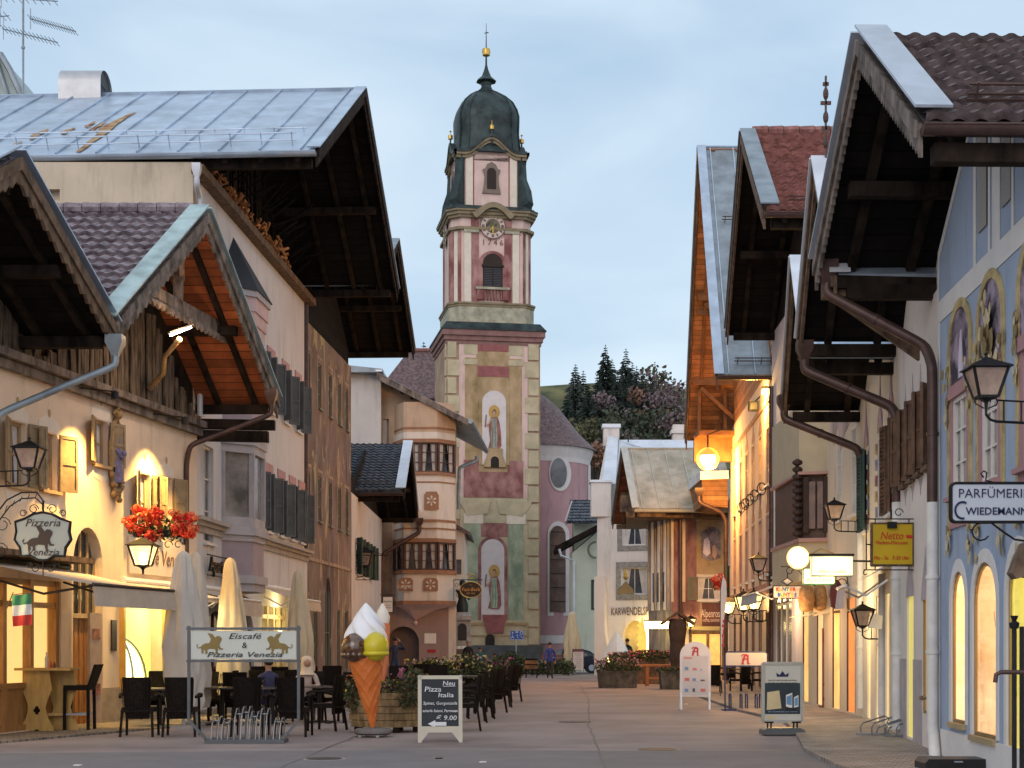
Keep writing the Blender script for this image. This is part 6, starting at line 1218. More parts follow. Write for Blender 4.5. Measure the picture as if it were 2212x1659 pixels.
roof(r4, (5.5, 33), (6.5, 45.8), 10.95, 14.7, (1, 0), 8, M['tile_red'], M['boards_dark'], M['wood_mid'], M['wood_dark'], ov=1.6, tl=1, tw=.24, ts=.3, cap=M['zinc_dark'], gutter=M['brown_metal'], ends=(True, False), barge=.4, guard=[(.3, (.08, .16, .24))])
b = MB(); b.prism([f.p(0, 10.9, -.02), f.p(f.L, 10.9, -.02), f.p(f.L/2, 14.2, -.02)], f.n*-.15); b.build('gable_wall', M['wood_dark'], r4)
b = MB(); 
for i in range(14): b.tube([(6.2+i*.4, 39.4, 14.82), (6.2+i*.4+.38, 39.4, 14.82)], [.12, .14], 8)
b.build('ridge_tiles', M['tile_red'], r4)
b = MB(); b.ob(f.p(f.uY(43.0), 3.0, .0), f.u*2.6, f.n*.03, V(0, 0, .05)); b.build('shop_lintel', M['white'], r4)
awning(r4, f, f.uY(42), f.uY(45.6), 3.35, .9, .35, .3, mat('grey_white_awning', (.45, .42, .4), .9))
downpipe(r4, [P(1668, 835, 45.8), P(1668, 1250, 45.8), P(1667, 1545, 45.8)], M['brown_metal'], .1, hopper=False)
# ---------------- R5 floodlit yellow house with orange soffit
f = Fac((7.85, 46.1), (8.62, 60.2)); cr5 = mat('apricot_cream_render', (.66, .5, .35), .9, var=.1, scale=.7, c2=(.7, .55, .42), bump=.2)
r5 = root('floodlit_house', 'tall frescoed house lit orange by a lamp under a steep metal gable', 'house', (8.2, 53, 0), world=True)
ys5 = (47.2, 49.4, 51.6, 53.8, 56.0, 58.4)
u5 = [(f.uY(y)-.35, f.uY(y)+.35, 6.5, 8.3) for y in ys5]; m5 = [(f.uY(y)-.35, f.uY(y)+.35, 3.75, 5.6) for y in ys5]; g5 = [(f.uY(y)-.45, f.uY(y)+.45, .2, 2.6) for y in ys5]
wall(r5, f, 0, f.L, 0, 10.0, u5+m5+g5, cr5, dep=.05)
for h in u5+m5: win(r5, f, h, mat('rosy_window_frame', (.36, .22, .18), .7), M['glass'], 2, 3, sill=M['white_frame'], depth=.05)
for h in g5: win(r5, f, h, M['brown_frame'], lit3 if h in (g5[1], g5[2], g5[4]) else M['glass'], 2, 2, depth=.05)
b = MB(); g_ = random.Random(2)
for h in u5+m5:
    c_ = (h[0]+h[1])/2; b.prism([f.p(c_+x, h[3]+.06+z, .003) for x, z in ((-.5, 0), (.5, 0), (.42, .22), (.15, .4), (0, .85), (-.15, .4), (-.42, .22))], f.n*.006, 0)
    b.prism([f.p(c_+x, h[2]-.5+z, .003) for x, z in ((-.4, .4), (.4, .4), (.2, .1), (0, -.3), (-.2, .1))], f.n*.006, 0)
    for s_ in (h[0]-.2, h[1]+.08): b.ob(f.p(s_, h[2], .003), f.u*.12, f.n*.012, V(0, 0, h[3]-h[2]), 1)
b.ob(f.p(0, 3.15, .002), f.u*f.L, f.n*.03, V(0, 0, .32), 0); b.ob(f.p(0, 9.0, .002), f.u*f.L, f.n*.05, V(0, 0, .15), 0)
b.build('painted_surround', [mat('rust_rose_fresco', (.36, .17, .12), .9, var=.3, scale=4), mat('dull_apricot_fresco', (.46, .28, .18), .9, var=.2, scale=4)], r5)
b = MB()
for y in (47.4, 49.6, 51.0, 52.6, 54.0):   # ring-shaped iron window baskets
    o = f.p(f.uY(y), 6.4, .02)
    b = MB(); b.tube([o+f.n*(.16+.13*math.cos(t))+V(0, 0, .19*math.sin(t)) for t in [k*math.pi/6 for k in range(13)]], .018, 6); b.tube([o+f.u*.12+f.n*(.12+.09*math.cos(t))+V(0, 0, .08+.12*math.sin(t)) for t in [k*math.pi/6 for k in range(13)]], .014, 6); b.build('iron_ring', M['iron'], r5)
A5, B5, C5 = roof(r5, (6.26, 46.3), (6.98, 60.8), 9.75, 19.0, (1, .0), 7, M['zinc_dark'], M['boards_orange'], M['wood_mid'], mat('orange_brown_timber', (.2, .09, .035), .8, var=.3), ov=1.8, seams=.8, cap=M['zinc'], gutter=M['brown_metal'], ends=(True, False), barge=.45, guard=[(.5, (.1, .22)), (4.0, (.1, .22)), (7.5, (.1, .22))])
b = MB(); b.prism([f.p(0, 10.0, -.02), f.p(f.L, 10.0, -.02), f.p(f.L/2, 18.4, -.02)], f.n*-.15)
b.build('gable_wall', M['boards_orange'], r5)
b = MB(); inn5 = V(1, 0, 0)
for t in (.25, .55, .8): a_ = C5.lerp(B5, t)+V(.1, 0, -.5); b.ob(a_+V(0, -.1, 0), (1.7, 0, 0), (0, .2, 0), (0, 0, .3)); b.bar(a_+V(.3, 0, -.1), a_+V(1.6, 0, -1.3), .14, .14)
b.ob((7.1, 59.5, 8.7), (1.6, 0, 0), (0, .3, 0), (0, 0, 1.0)); b.ob((7.15, 58.6, 9.6), (1.4, 0, 0), (0, 1.2, 0), (0, 0, .18)); b.ob((7.2, 59.2, 9.7), (.12, 0, 0), (0, .12, 0), (0, 0, 1.8)); b.ob((8.2, 59.2, 9.7), (.12, 0, 0), (0, .12, 0), (0, 0, 1.8)); b.build('carved_bracket', MC['orange_brown_timber'], r5)
# gap house behind the street lamp
r6 = root('shaded_gable_house', 'narrow house with brown boarded gable beyond the floodlit one', 'house', (9, 63, 0), world=True)
f6 = Fac((8.66, 60.4), (9.3, 66)); wall(r6, f6, 0, f6.L, 0, 7.6, [(f6.uY(y)-.35, f6.uY(y)+.35, 3.2, 4.7) for y in (61.6, 63.8)], wr4); 
for y in (61.6, 63.8): win(r6, f6, (f6.uY(y)-.35, f6.uY(y)+.35, 3.2, 4.7), M['white_frame'], M['glass'], 2, 3, sh=gsh, shang=20)
b = MB(); b.prism([P(1516, 1035, 62), P(1572, 1032, 62), P(1572, 1096, 62), P(1518, 1092, 62)], (0, 4, 0)); b.build('boarded_eaves', mat('warm_brown_boarding', (.24, .12, .05), .8, var=.25, planks=(2, .2)), r6)
b = MB(); b.prism([P(1513, 1036, 61.9), P(1574, 1034, 61.9), P(1574, 1016, 61.9), P(1513, 1018, 61.9)], (0, 4.2, 0)); b.build('eaves_flashing', M['zinc_white'], r6)
downpipe(r6, [P(1510, 1072, 61.8), P(1510, 1085, 61.8), P(1560, 1108, 61.8), P(1568, 1125, 61.8), P(1568, 1470, 61.8)], M['brown_metal'], .09, hs=.25)
# ================================================================ STREET OBJECTS
def GP(px, py, z=0): Y = (EH-z)*F/(py-HY); return V(XP(px, Y), Y, z)
def point(par, loc, e, col, r=.05, name='bulb_or_added_light', spot=None, aim=None, blend=.5):
    l = bpy.data.lights.new(name, 'SPOT' if spot else 'POINT'); l.energy = e; l.color = col; l.shadow_soft_size = r
    if spot: l.spot_size = rad(spot); l.spot_blend = blend
    o = bpy.data.objects.new(name, l); S.collection.objects.link(o); o.location = loc
    if aim is not None: o.rotation_euler = (Vector(aim)-Vector(loc)).to_track_quat('-Z', 'Y').to_euler()
    if par is not None: o.parent = par
    return o
bulbm = mat('glowing_lamp_bulb', (1, .8, .4), .5, em=22, emc=(1, .72, .28), bump=0); glow = mat('glowing_lantern_glass', (.9, .75, .5), .3, em=1.3, emc=(1, .7, .25), bump=0, alpha=.4)
dimg = mat('milky_lantern_glass', (.5, .36, .28), .25, var=.25, scale=5, bump=0, alpha=.75)
# ---------------- lanterns
def lantern(label, P0, h, wx, lit=0, arm=None, rz=0, name='wall_lantern', group='wrought iron lanterns along the street', post=False):
    """P0: centre of the glass body's underside; wx: vector to the wall or None; h: height of body"""
    r = root(name, label, 'lantern', tuple(P0), 0, group); b = MB(); w = h*.42; w0 = w*.55
    for i in range(4):
        t = math.pi/4+i*math.pi/2; b.bar((w0*1.414*math.cos(t), w0*1.414*math.sin(t), 0), (w*1.414*math.cos(t), w*1.414*math.sin(t), h*.68), h*.055, h*.055)
    for z, k in ((0, w0), (h*.68, w)):
        for i in range(4): t = i*math.pi/2; c_ = V(math.cos(t), math.sin(t), 0)*k; d = V(-math.sin(t), math.cos(t), 0)*k; b.bar(c_-d+V(0, 0, z), c_+d+V(0, 0, z), h*.05, h*.05)
    b.lathe([(w0*1.1, -h*.03), (w0*.5, -h*.08), (h*.05, -h*.14), (h*.04, -h*.3)], (0, 0, 0), 4, ph=math.pi/4)
    b.build('frame', M['iron'], r)
    b = MB(); b.lathe([(w*1.414*1.22, h*.68), (w*1.414*1.2, h*.71), (w*.75, h*.86), (w*.25, h*.95), (h*.05, h*.97), (h*.04, h*1.02), (h*.07, h*1.05), (.001, h*1.1)], (0, 0, 0), 4, ph=math.pi/4); b.build('lamp_roof', M['iron'], r)
    b = MB(); b.lathe([(w0*1.38, .01), (w*1.38, h*.67)], (0, 0, 0), 4, ph=math.pi/4); b.build('lamp_glass', glow if lit else dimg, r)
    b = MB(); b.tube([(0, 0, 0), (0, 0, h*.3)], h*.05, 8); b.ball((0, 0, h*.36), h*.1, 8); b.build('bulb', bulbm if lit else M['white_pipe'], r)
    if arm is not None:
        a = Vector(arm); b = MB(); z0 = -h*.3; q = h*.028; L = a.length; d = a.normalized()
        b.tube([(0, 0, z0+h*.06), (0, 0, z0-h*.12), tuple(d*h*.12+V(0, 0, z0-h*.24)), tuple(d*h*.3+V(0, 0, z0-h*.28)), tuple(a+V(0, 0, z0-h*.28))], q*1.2, 8)
        b.tube([tuple(d*h*.3+V(0, 0, -h*.06)), tuple(a+V(0, 0, -h*.06))], q*.8, 6)
        k = max(1, int(L/(h*.5)))
        for i in range(1, k+1): b.tube([tuple(d*L*i/(k+1)+V(0, 0, -h*.06)), tuple(d*L*i/(k+1)+V(0, 0, z0-h*.28))], q*.8, 6)
        for s_ in (-1, 1): b.tube([d*(s_*h*.06)+V(0, 0, z0+.03*h)]+[d*s_*(h*.22+h*.1*math.sin(t))+V(0, 0, -h*.1-h*.1*math.cos(t)*(1)) for t in [k_*.7 for k_ in range(8)]], q*.6, 5)
        b.box(tuple(a+V(0, 0, z0)), (h*.08, h*.08, h*.55)); b.build('bracket_arm', M['iron'], r)
    if lit: point(r, (0, 0, h*.35), lit, (1, .68, .28), .08)
    return r
lantern('dark unlit lantern on a bracket left of the brown shuttered window, over the hanging sign', P(64, 1012, 25.4), .48, None, 0, arm=(-1.1, .35, 0))
lantern('bright glowing lantern under the red geraniums on the cream wall', P(309, 1222, 29.0), .55, None, 26, arm=None)
ln = lantern('big unlit lantern with pinkish glass on the blue house', P(2130, 858, 15.6), .42, None, 0, arm=(1.0, .3, 0))
lantern('small unlit lantern left of the cream pipe, above the lit signs', P(1802, 1122, 31.6), .42, None, 0, arm=(.62, .2, 0))
lantern('small unlit lantern in front of the floodlit facade beside the dark downpipe', P(1638, 1233, 44.5), .5, None, 0, arm=(.5, .2, 0))
lantern('small black lantern low on the white pipe under the awning', P(1863, 1352, 28.5), .42, None, 0, arm=(.35, .1, 0))
lantern('lit lantern at the left of three near the white beach flag', P(1573, 1325, 55), .62, None, 60, arm=(.5, .2, 0))
lantern('lit lantern on the left of the twin pair', P(1606, 1318, 48), .62, None, 55, arm=(.9, .6, 0))
lantern('lit lantern on the right of the twin pair', P(1628, 1316, 47.2), .62, None, 55, arm=(.6, .2, 0))
lantern('old unlit lantern on a scrolled arm of the white house with green shutters', P(788, 1222, 60), .75, None, 0, arm=(-.35, .2, 0))
lantern('tiny warm lantern on the ochre wall of the painted inn', P(1492, 1354, 65.9), .5, None, 45, arm=(0, .4, 0))
# street lamp hanging at the orange gable
sl_ = root('street_lamp', 'dazzling orange street lamp hung from the wooden gable', 'street lamp', tuple(P(1529, 990, 58.0)))
b = MB(); b.ball((0, 0, 0), .3, 16); b.build('lamp_globe', mat('blazing_sodium_globe', (1, .8, .4), .5, em=34, emc=(1, .62, .16), bump=0), sl_, smooth=True); b = MB(); b.ball((0, 0, -.02), .44, 18); b.build('glow_halo', mat('orange_glow_halo', (1, .5, .1), .5, em=1.6, emc=(1, .42, .06), bump=0, alpha=.4), sl_, smooth=True)  # outer translucent ball is added as the lamp's glow, no glass bowl
b = MB(); b.lathe([(.34, .1), (.3, .2), (.12, .32), (.05, .36)], (0, 0, 0), 12); b.tube([(0, 0, .3), (0, 0, .9), (.5, .1, 1.1), (1.0, .2, 1.1)], .035, 6); b.build('lamp_cap', M['iron'], sl_)
point(sl_, (.1, -.1, -.62), 1500, (1, .46, .1), .3)
fl = root('floodlight', 'small square floodlight fixed high on the orange lit facade', 'floodlight', tuple(P(1627, 878, 49.5)))
b = MB(); b.box((0, 0, 0), (.3, .25, .3)); b.bar((0, 0, .1), (.4, .1, .5), .04, .04); b.build('housing', M['iron'], fl); b = MB(); b.box((0, -.13, 0), (.22, .02, .22)); b.build('lens', M['glass'], fl)
wl_ = root('eaves_floodlight', 'glaring yellow floodlight tucked under the eaves of the frescoed house', 'floodlight', tuple(P(1653, 846, 46.9)))
b = MB(); b.box((0, 0, 0), (.16, .3, .14)); b.build('lens', mat('glaring_yellow_lens', (1, .8, .3), .5, em=18, emc=(1, .66, .12), bump=0), wl_); b = MB(); b.box((0, 0, .11), (.22, .36, .06)); b.build('housing', M['iron'], wl_)
point(wl_, (-.3, .8, -.3), 430, (1, .55, .12), .15)
# gable work light and wall spots on the pizzeria
gl = root('gable_strip_light', 'white fluorescent tube glowing under the red boarded gable', 'light', tuple(P(390, 716, 30.6)))
b = MB(); b.bar((-.17, -.15, -.1), (.17, .15, .12), .06, .05); b.build('tube', mat('fluorescent_tube', (1, 1, 1), .5, em=16, emc=(1, .9, .8), bump=0), gl); b = MB(); b.bar((-.2, -.17, -.06), (.2, .17, .17), .1, .03); b.build('housing', M['wood_grey'], gl)
point(gl, (.1, -.1, -.12), 55, (1, .62, .35), .12)
for k, (px, py, e) in enumerate(((158, 850, 1000), (318, 905, 1000))):
    u, z = f1.at(px, py); p_ = f1.p(u, 6.25, .85); sp = root('wall_spotlight', ('small spotlight under the eaves shining down between the shuttered windows', 'small spotlight under the eaves shining down beside the carved relief')[k], 'spotlight', tuple(p_), 0, 'spotlights under the pizzeria eaves')
    b = MB(); b.lathe([(.03, .12), (.07, .1), (.08, -.05), (.07, -.05)], (0, 0, 0), 10); b.tube([(0, 0, .1), tuple(f1.n*-.75+V(0, 0, .2))], .015, 5); b.build('housing', M['iron'], sp)
    MB().lathe([(.065, -.04), (.001, -.04)], (0, 0, 0), 10).build('lens', bulbm, sp)
    point(sp, (0, 0, -.08), e, (1, .6, .16), .04, spot=92, aim=f1.n*-.34+V(0, 0, -1.2), blend=.8)
# shop lights: points inside the rooms, others added outside before the panes
def shoplight(h, fc, d, e, col, rt, z=None): o = point(None, fc.p((h[0]+h[1])/2, (z or h[3]-.3), d), e, col, .2); tag(o, None)
fb1 = Fac((5.48, 13.2), (5.95, 21.3))
for i, h in enumerate(lw): point(None, fb1.p((h[0]+h[1])/2, h[3]-.5, -.75), 10, (1, .72, .38) if i < 2 else (.9, .85, .35), .15)
point(None, f1.p((shop_h[0]+shop_h[1])/2, 2.5, .6), 7, (.9, .95, .3), .2)
point(None, f1.p(1.0, 2.6, .9), 28, (1, .6, .2), .2)
for Y_, e in ((43.9, 40),): point(None, f2.p(f2.uY(Y_), 2.5, .4), e, (1, .75, .35), .2)
st_ = root('awning_strip_light', 'long white strip lights glowing beneath the second cream awning', 'light', tuple(f1.p(f1.uY(32.6), 2.62, .5)))
for k in range(2): MB().bar(f1.u*(-1.0+k*1.05), f1.u*(-.05+k*1.05), .05, .04).build('tube', MC['fluorescent_tube'], st_)
point(st_, f1.n*.1+V(0, 0, -.15), 38, (1, .85, .5), .2)
# uplights on shop pilasters
for k, (px, py) in enumerate(((605, 1372), (628, 1372))):
    o = root('wall_uplight', ('small uplight on the shopfront pillar, left of the two', 'small uplight on the shopfront pillar, right of the two')[k], 'uplight', tuple(P(px, py, (42.6, 44.6)[k])), 0, 'uplights on the lit shopfront')
    MB().box((0, 0, 0), (.14, .14, .2)).build('housing', M['iron'], o); MB().box((0, 0, .11), (.1, .1, .02)).build('lens', bulbm, o); point(o, (0, -.02, .16), 6, (1, .8, .3), .04)
# warm point lights added before the right side shops, without fixtures
point(None, V(6.2, 35.5, 2.1), 90, (1, .55, .22), .25); point(None, V(6.4, 30.6, 2.4), 80, (1, .7, .35), .2); point(None, V(6.9, 41, 2.6), 90, (1, .62, .3), .25)
point(None, P(1395, 1360, 76.5), 70, (1, .72, .25), .3); point(None, P(1530, 1380, 65.4), 60, (1, .6, .2), .3)
ib = root('inn_lightbox', 'bright yellow glowing strip lamp over the entrance of the painted inn', 'light', tuple(P(1426, 1350, 66.2)))
b = MB(); b.box((0, 0, 0), (1.3, .3, .32)); b.build('lightbox', mat('bright_yellow_lightbox', (1, .9, .5), .5, em=7, emc=(1, .78, .3), bump=0), ib)
b = MB()
for i in range(9): b.box((-.6+i*.15, -.17, -.2), (.03, .02, .1))
b.box((0, 0, .18), (1.4, .35, .05)); b.build('frame', M['iron'], ib)
# ---------------- flower basket with geraniums
gm_ = [mat('red_geranium_petals', (.75, .05, .02), .6, var=.25, scale=8), mat('orange_red_petals', (.8, .17, .06), .6, var=.2, scale=8), mat('deep_red_petals', (.6, .02, .015), .6), mat('geranium_leaves', (.05, .1, .025), .7, var=.4)]
def flowers(label, c, L, name='flower_basket', w=.3, hh=.3, arm=None):
    r = root(name, label, 'flower basket', tuple(c)); b = MB(); g_ = random.Random(int(c[0]*100)); n = int(L/.012)
    leaves(b, (0, 0, -.12), (L/2, w, hh*.7), int(L*260), .08, (3,), rnd=g_); b.build('foliage', gm_, r, rec=False)
    b = MB()
    for i in range(n):
        while True:
            x, z = g_.uniform(-1, 1), g_.uniform(-1, 1)
            if (x*x+z*z < 1 if x < .1 else (x-.62)**2*6+(z+.1)**2*1.6 < 1) and not .08 < x < .24: break
        o = V(x*L/2, -abs(g_.gauss(.1, .1))-w*.35*(1-x*x), z*hh+.04*math.sin(x*7)); k = g_.choice((0, 0, 1, 1, 2)); rr = g_.uniform(.05, .085)
        for j in range(26):
            d = V(g_.gauss(0, 1), g_.gauss(0, 1), g_.gauss(0, 1)).normalized(); p = o+d*rr; e = d.orthogonal().normalized()*.028; f_ = d.cross(e)
            b.face([p-e, p-f_*.9, p+e, p+f_*.9], k)
    b.build('blossoms', gm_, r, rec=False); b = MB(); b.box((0, .02, -hh*.6), (L*.8, w*.8, .14)); 
    b.build('planter', M['iron'], r); return r
fw = flowers('large hanging basket of bright red geraniums above the lit lantern', P(352, 1130, 29.6), 1.38, w=.32, hh=.34)
b = MB(); o = -Vector(fw.location); a_ = P(283, 1112, 29.8)+o; b.tube([a_, (.55, .05, -.05)], .014, 6); b.box(a_, (.03, .03, .2)); b.tube([(-.35, 0, -.3), (-.4, -.02, -.55), (-.36, -.1, -.62)], .012, 5)
for s_ in (0, .2): b.tube([V(.1+s_+.09*math.cos(t)*(1-.1*t), 0, -.42+.09*math.sin(t)*(1-.1*t)) for t in [k*.6 for k in range(10)]], .01, 5)
b.build('bracket', M['iron'], fw)
flowers('small red flower basket by the top of the white beach flag', P(1552, 1258, 47), .45, w=.25, hh=.2)
# ---------------- signs
def signpanel(name, label, cx, cy, Y, w, h, mpanel, medge, lines, rz=0, shape=None, em=None, th=.05, cat='sign'):
    p = P(cx, cy, Y); r = root(name, label, cat, tuple(p), rz); b = MB()
    if shape is None:
        rr = min(w, h)*.12; pts = []
        for sx_, sz_, a0 in ((1, 1, 0), (-1, 1, 90), (-1, -1, 180), (1, -1, 270)):
            for k in range(5): t = rad(a0+k*22.5); pts.append((sx_*(w/2-rr)+rr*math.cos(t), sz_*(h/2-rr)+rr*math.sin(t)))
    else: pts = shape
    b.prism([(x, -th/2, z) for x, z in pts], (0, th, 0)); b.build('panel', mpanel, r)
    b = MB(); b.tube([(x, -th/2-.003, z) for x, z in pts+pts[:2]], min(.02, h*.035), 6, cap=False); b.tube([(x, th/2+.003, z) for x, z in pts+pts[:2]], min(.02, h*.035), 6, cap=False); b.build('rim', medge, r)
    for (s_, z, hh, m_, w_, sh_) in lines: text(s_, hh, m_, r, (0, -th/2-.006, z), shear=sh_, w=w_)
    return r
navy = mat('navy_lettering', (.012, .02, .08), .5, var=.05, bump=0)
ps = signpanel('perfumery_sign', 'white rounded hanging sign reading PARFÜMERIE WIEDEMANN on the blue house', 2146, 1086, 15.8, .885, .4, mat('cool_white_sign', (.5, .54, .6), .5, var=.03, bump=0), M['iron'], [])
text('PARFÜMERIE', .098, navy, ps, (-.375, -.032, .05), w=.72, align='LEFT', bold=-.001); text('WIEDEMANN', .078, navy, ps, (-.295, -.032, -.125), w=.64, align='LEFT', bold=.001)
b = MB(); b.tube([V(-.33+.075*math.cos(t), -.035, -.08+.085*math.sin(t)) for t in [rad(60+k*16) for k in range(15)]], .011, 6); b.build('swash_initial', navy, ps)
b = MB(); b.tube([V(-.1, 0, .26), V(-.13, 0, .3), V(-.1, 0, .33), V(-.07, 0, .31), V(-.08, 0, .23), V(0, 0, .21), V(.5, 0, .21)], .009, 6)
b.tube([V(-.13+.09*math.cos(t), 0, -.3+.09*math.sin(t)) for t in [rad(90+k*30) for k in range(9)]], .009, 6); b.tube([V(-.13, 0, -.21), V(-.02, 0, -.21), V(.1, 0, -.3), V(.22, 0, -.38), V(.5, 0, -.42)], .011, 6); b.tube([(.42, 0, .22), (.9, .25, .22)], .012, 6); b.build('bracket', M['iron'], ps)
# netto
redl = mat('red_lettering', (.5, .03, .01), .5, var=.05, bump=0)
nt_ = signpanel('discount_sign', 'yellow square hanging sign with red lettering in a wrought iron frame', 1925, 1176, 24, .66, .65, mat('mustard_yellow_sign', (.5, .34, .012), .35, var=.08, scale=2, bump=0), M['wood_mid'], [('Netto', .08, .125, redl, .36, .25), ('Marken-Discount', .0, .06, redl, .5, .05), ('Mo - Sa   7-20 Uhr', -.24, .06, redl, .55, .05)], shape=[(-.31, -.33), (.34, -.33), (.34, .33), (-.31, .33)])
MB().box((.28, -.03, .12), (.1, .01, .05)).build('badge', redl, nt_)
b = MB(); fw_, fh_ = .43, .4
for a_, c_ in (((-fw_, 0, fh_), (fw_, 0, fh_)), ((-fw_, 0, -fh_), (fw_, 0, -fh_)), ((-fw_+.04, 0, fh_), (-fw_+.04, 0, -fh_)), ((fw_-.03, 0, fh_), (fw_-.03, 0, -fh_)), ((-.25, 0, fh_), (-.25, 0, .33)), ((.28, 0, fh_), (.28, 0, .33)), ((-.25, 0, -.33), (-.25, 0, -fh_)), ((.28, 0, -.33), (.28, 0, -fh_)), ((.34, 0, 0), (.4, 0, 0)), ((-.39, 0, 0), (-.31, 0, 0))): b.tube([a_, c_], .01, 5)
for sx_, sz_ in ((1, 1), (1, -1), (-1, -1)): b.tube([V(sx_*(fw_-.03)+sx_*.04*math.sin(t)*(1-t*.1), 0, sz_*(fh_+.045-.045*math.cos(t)*(1-t*.08))) for t in [k*.6 for k in range(8)]], .009, 5)
b.tube([(.43, 0, .38), (.75, .25, .38)], .014, 6); b.tube([(0, 0, .4), (0, 0, .55)], .015, 6); b.tube([V(.12+.07*math.cos(t)*(1-t*.08), 0, .5+.07*math.sin(t)*(1-t*.08)) for t in [k*.5 for k in range(13)]], .008, 5); b.build('iron_frame', M['iron'], nt_)
MB().box((0, -.05, .3), (.14, .08, .1)).build('clamp_lamp', M['iron'], nt_)
# illuminated signs
litw = mat('glowing_sign_face', (1, .95, .6), .5, em=.8, emc=(1, .85, .45), bump=0, var=0)
al_ = signpanel('illuminated_box_sign', 'larger glowing yellow-white box sign reading Alp in thin letters', 1796, 1223, 29.5, .79, .38, litw, M['zinc_dark'], [('Alpenstube', -.13, .07, mat('pale_yellow_lettering', (.8, .5, .1), .5, em=.6, bump=0), .5, 0)], th=.16, shape=[(-.395, -.19), (.395, -.19), (.395, .19), (-.395, .19)])
b = MB(); b.box((0, 0, .215), (.84, .22, .04)); b.tube([(.3, 0, -.2), (.35, .05, -.45), (.35, .05, -.9)], .012, 5); b.tube([V(.2+.1*math.cos(t)*(1-t*.06), 0, -.35+.12*math.sin(t)*(1-t*.06)) for t in [k*.5 for k in range(14)]], .01, 5); b.tube([(.4, 0, .1), (.8, .1, .1)], .02, 6); b.build('bracket', M['iron'], al_)
point(al_, (0, -.3, 0), 5, (1, .9, .5), .2)
a2_ = signpanel('illuminated_round_cornered_sign', 'smaller glowing white sign half hidden behind the larger box sign', 1768, 1245, 31.2, .64, .32, litw, mat('dark_green_rim', (.02, .12, .05), .5), [('Apotheke', -.12, .1, mat('green_lettering', (.05, .3, .1), .5, em=.2, bump=0), .5, 0)], th=.12)
gb = root('globe_sign', 'round glowing white globe sign with a thin brass rim', 'sign', tuple(P(1724, 1205, 32.5))); 
b = MB(); b.lathe([(.001, -.08), (.2, -.07), (.245, 0), (.2, .07), (.001, .08)], (0, 0, 0), 28); o = b.build('globe', litw, gb, smooth=True); o.rotation_euler = (rad(90), 0, 0)
b = MB(); b.tube([(.245*math.cos(t), 0, .245*math.sin(t)) for t in [k*math.pi/14 for k in range(29)]], .012, 6); b.tube([(.24, 0, .05), (.5, .1, .2), (.8, .2, .1)], .012, 5); b.build('rim', M['gold'], gb)
point(gb, (0, -.35, 0), 5, (1, .9, .6), .2)
kb = signpanel('toy_shop_sign', 'white rounded sign with rainbow letters KUNTER-BUNTES under a scrolled bracket', 1701, 1279, 36, .68, .29, mat('warm_white_sign', (.6, .57, .5), .5, var=.03, bump=0), M['iron'], [])
cl5 = [redl, mat('yellow_lettering', (.7, .45, .02), .5, bump=0), mat('blue_lettering', (.03, .09, .4), .5, bump=0), mat('green_letter', (.03, .3, .06), .5, bump=0), mat('orange_lettering', (.7, .2, .02), .5, bump=0)]
for row, (wd, z) in enumerate((('KUNTER-', .02), ('BUNTES', -.11))):
    for i, ch in enumerate(wd): text(ch, .085, cl5[(i+row*2) % 5], kb, (-.24+i*.078+row*.03, -.035, z), bold=.004)
b = MB(); b.tube([(0, 0, .16), (.12, 0, .25), (0, 0, .34), (-.14, 0, .25), (0, 0, .16)], .013, 5); b.tube([(0, 0, .34), (0, 0, .45)], .012, 5); b.tube([V(.05+.09*math.cos(t)*(1-t*.06), 0, .5+.09*math.sin(t)*(1-t*.06)) for t in [k*.5 for k in range(14)]], .01, 5); b.tube([(-.15, 0, .6), (.2, .05, .6), (.45, .1, .3), (.7, .2, .15)], .011, 5); b.build('bracket', M['iron'], kb)
MB().prism([(.1, .01, .25), (0, .01, .32), (-.1, .01, .25), (0, .01, .18)], (0, .01, 0)).build('diamond_panel', mat('warm_white_sign', (0, 0, 0)), kb)
# pizzeria sign, shield outline
g2 = [(-.46, .28), (-.3, .34), (-.15, .43), (0, .46), (.15, .43), (.3, .34), (.46, .28), (.44, .1), (.47, -.05), (.38, -.2), (.36, -.36), (.2, -.35), (.08, -.43), (0, -.44), (-.08, -.43), (-.2, -.35), (-.36, -.36), (-.38, -.2), (-.47, -.05), (-.44, .1)]
pzs = signpanel('pizzeria_sign', 'curvy grey-green shield sign reading Pizzeria Venezia with a winged lion', 93, 1160, 24.6, .9, .9, mat('grey_green_sign', (.36, .38, .33), .5, var=.06, bump=0), M['iron'], [('Pizzeria', .17, .13, mat('dark_brown_lettering', (.05, .03, .02), .6, bump=0), .56, .3), ('Venezia', -.3, .12, MC['dark_brown_lettering'], .5, .3)], shape=[(x*.96, z*.86) for x, z in g2])
def lion(par, cx_, cz, s_, fl_, m, y):
    b = MB(); body = [(-.5, -.12), (-.42, 0), (-.3, .06), (-.12, .08), (-.06, .25), (-.2, .5), (.0, .46), (.12, .3), (.2, .38), (.32, .36), (.4, .28), (.38, .18), (.32, .08), (.3, -.02), (.34, -.12), (.46, -.16), (.44, -.2), (.3, -.2), (.24, -.1), (.22, -.3), (.28, -.38), (.16, -.38), (.12, -.18), (-.1, -.16), (-.22, -.2), (-.2, -.38), (-.3, -.38), (-.3, -.24), (-.38, -.2), (-.36, -.36), (-.46, -.36), (-.46, -.2)]
    b.prism([(cx_+x*s_*fl_, y, cz+z*s_) for x, z in body], (0, -.004, 0)); b.tube([(cx_+x*s_*fl_, y, cz+z*s_) for x, z in ((-.46, -.08), (-.6, -.14), (-.66, -.04), (-.6, .02))], .02*s_, 5); return b.build('winged_lion_emblem', m, par)
lion(pzs, -.02, -.05, .46, 1, MC['dark_brown_lettering'], -.032)
b = MB()
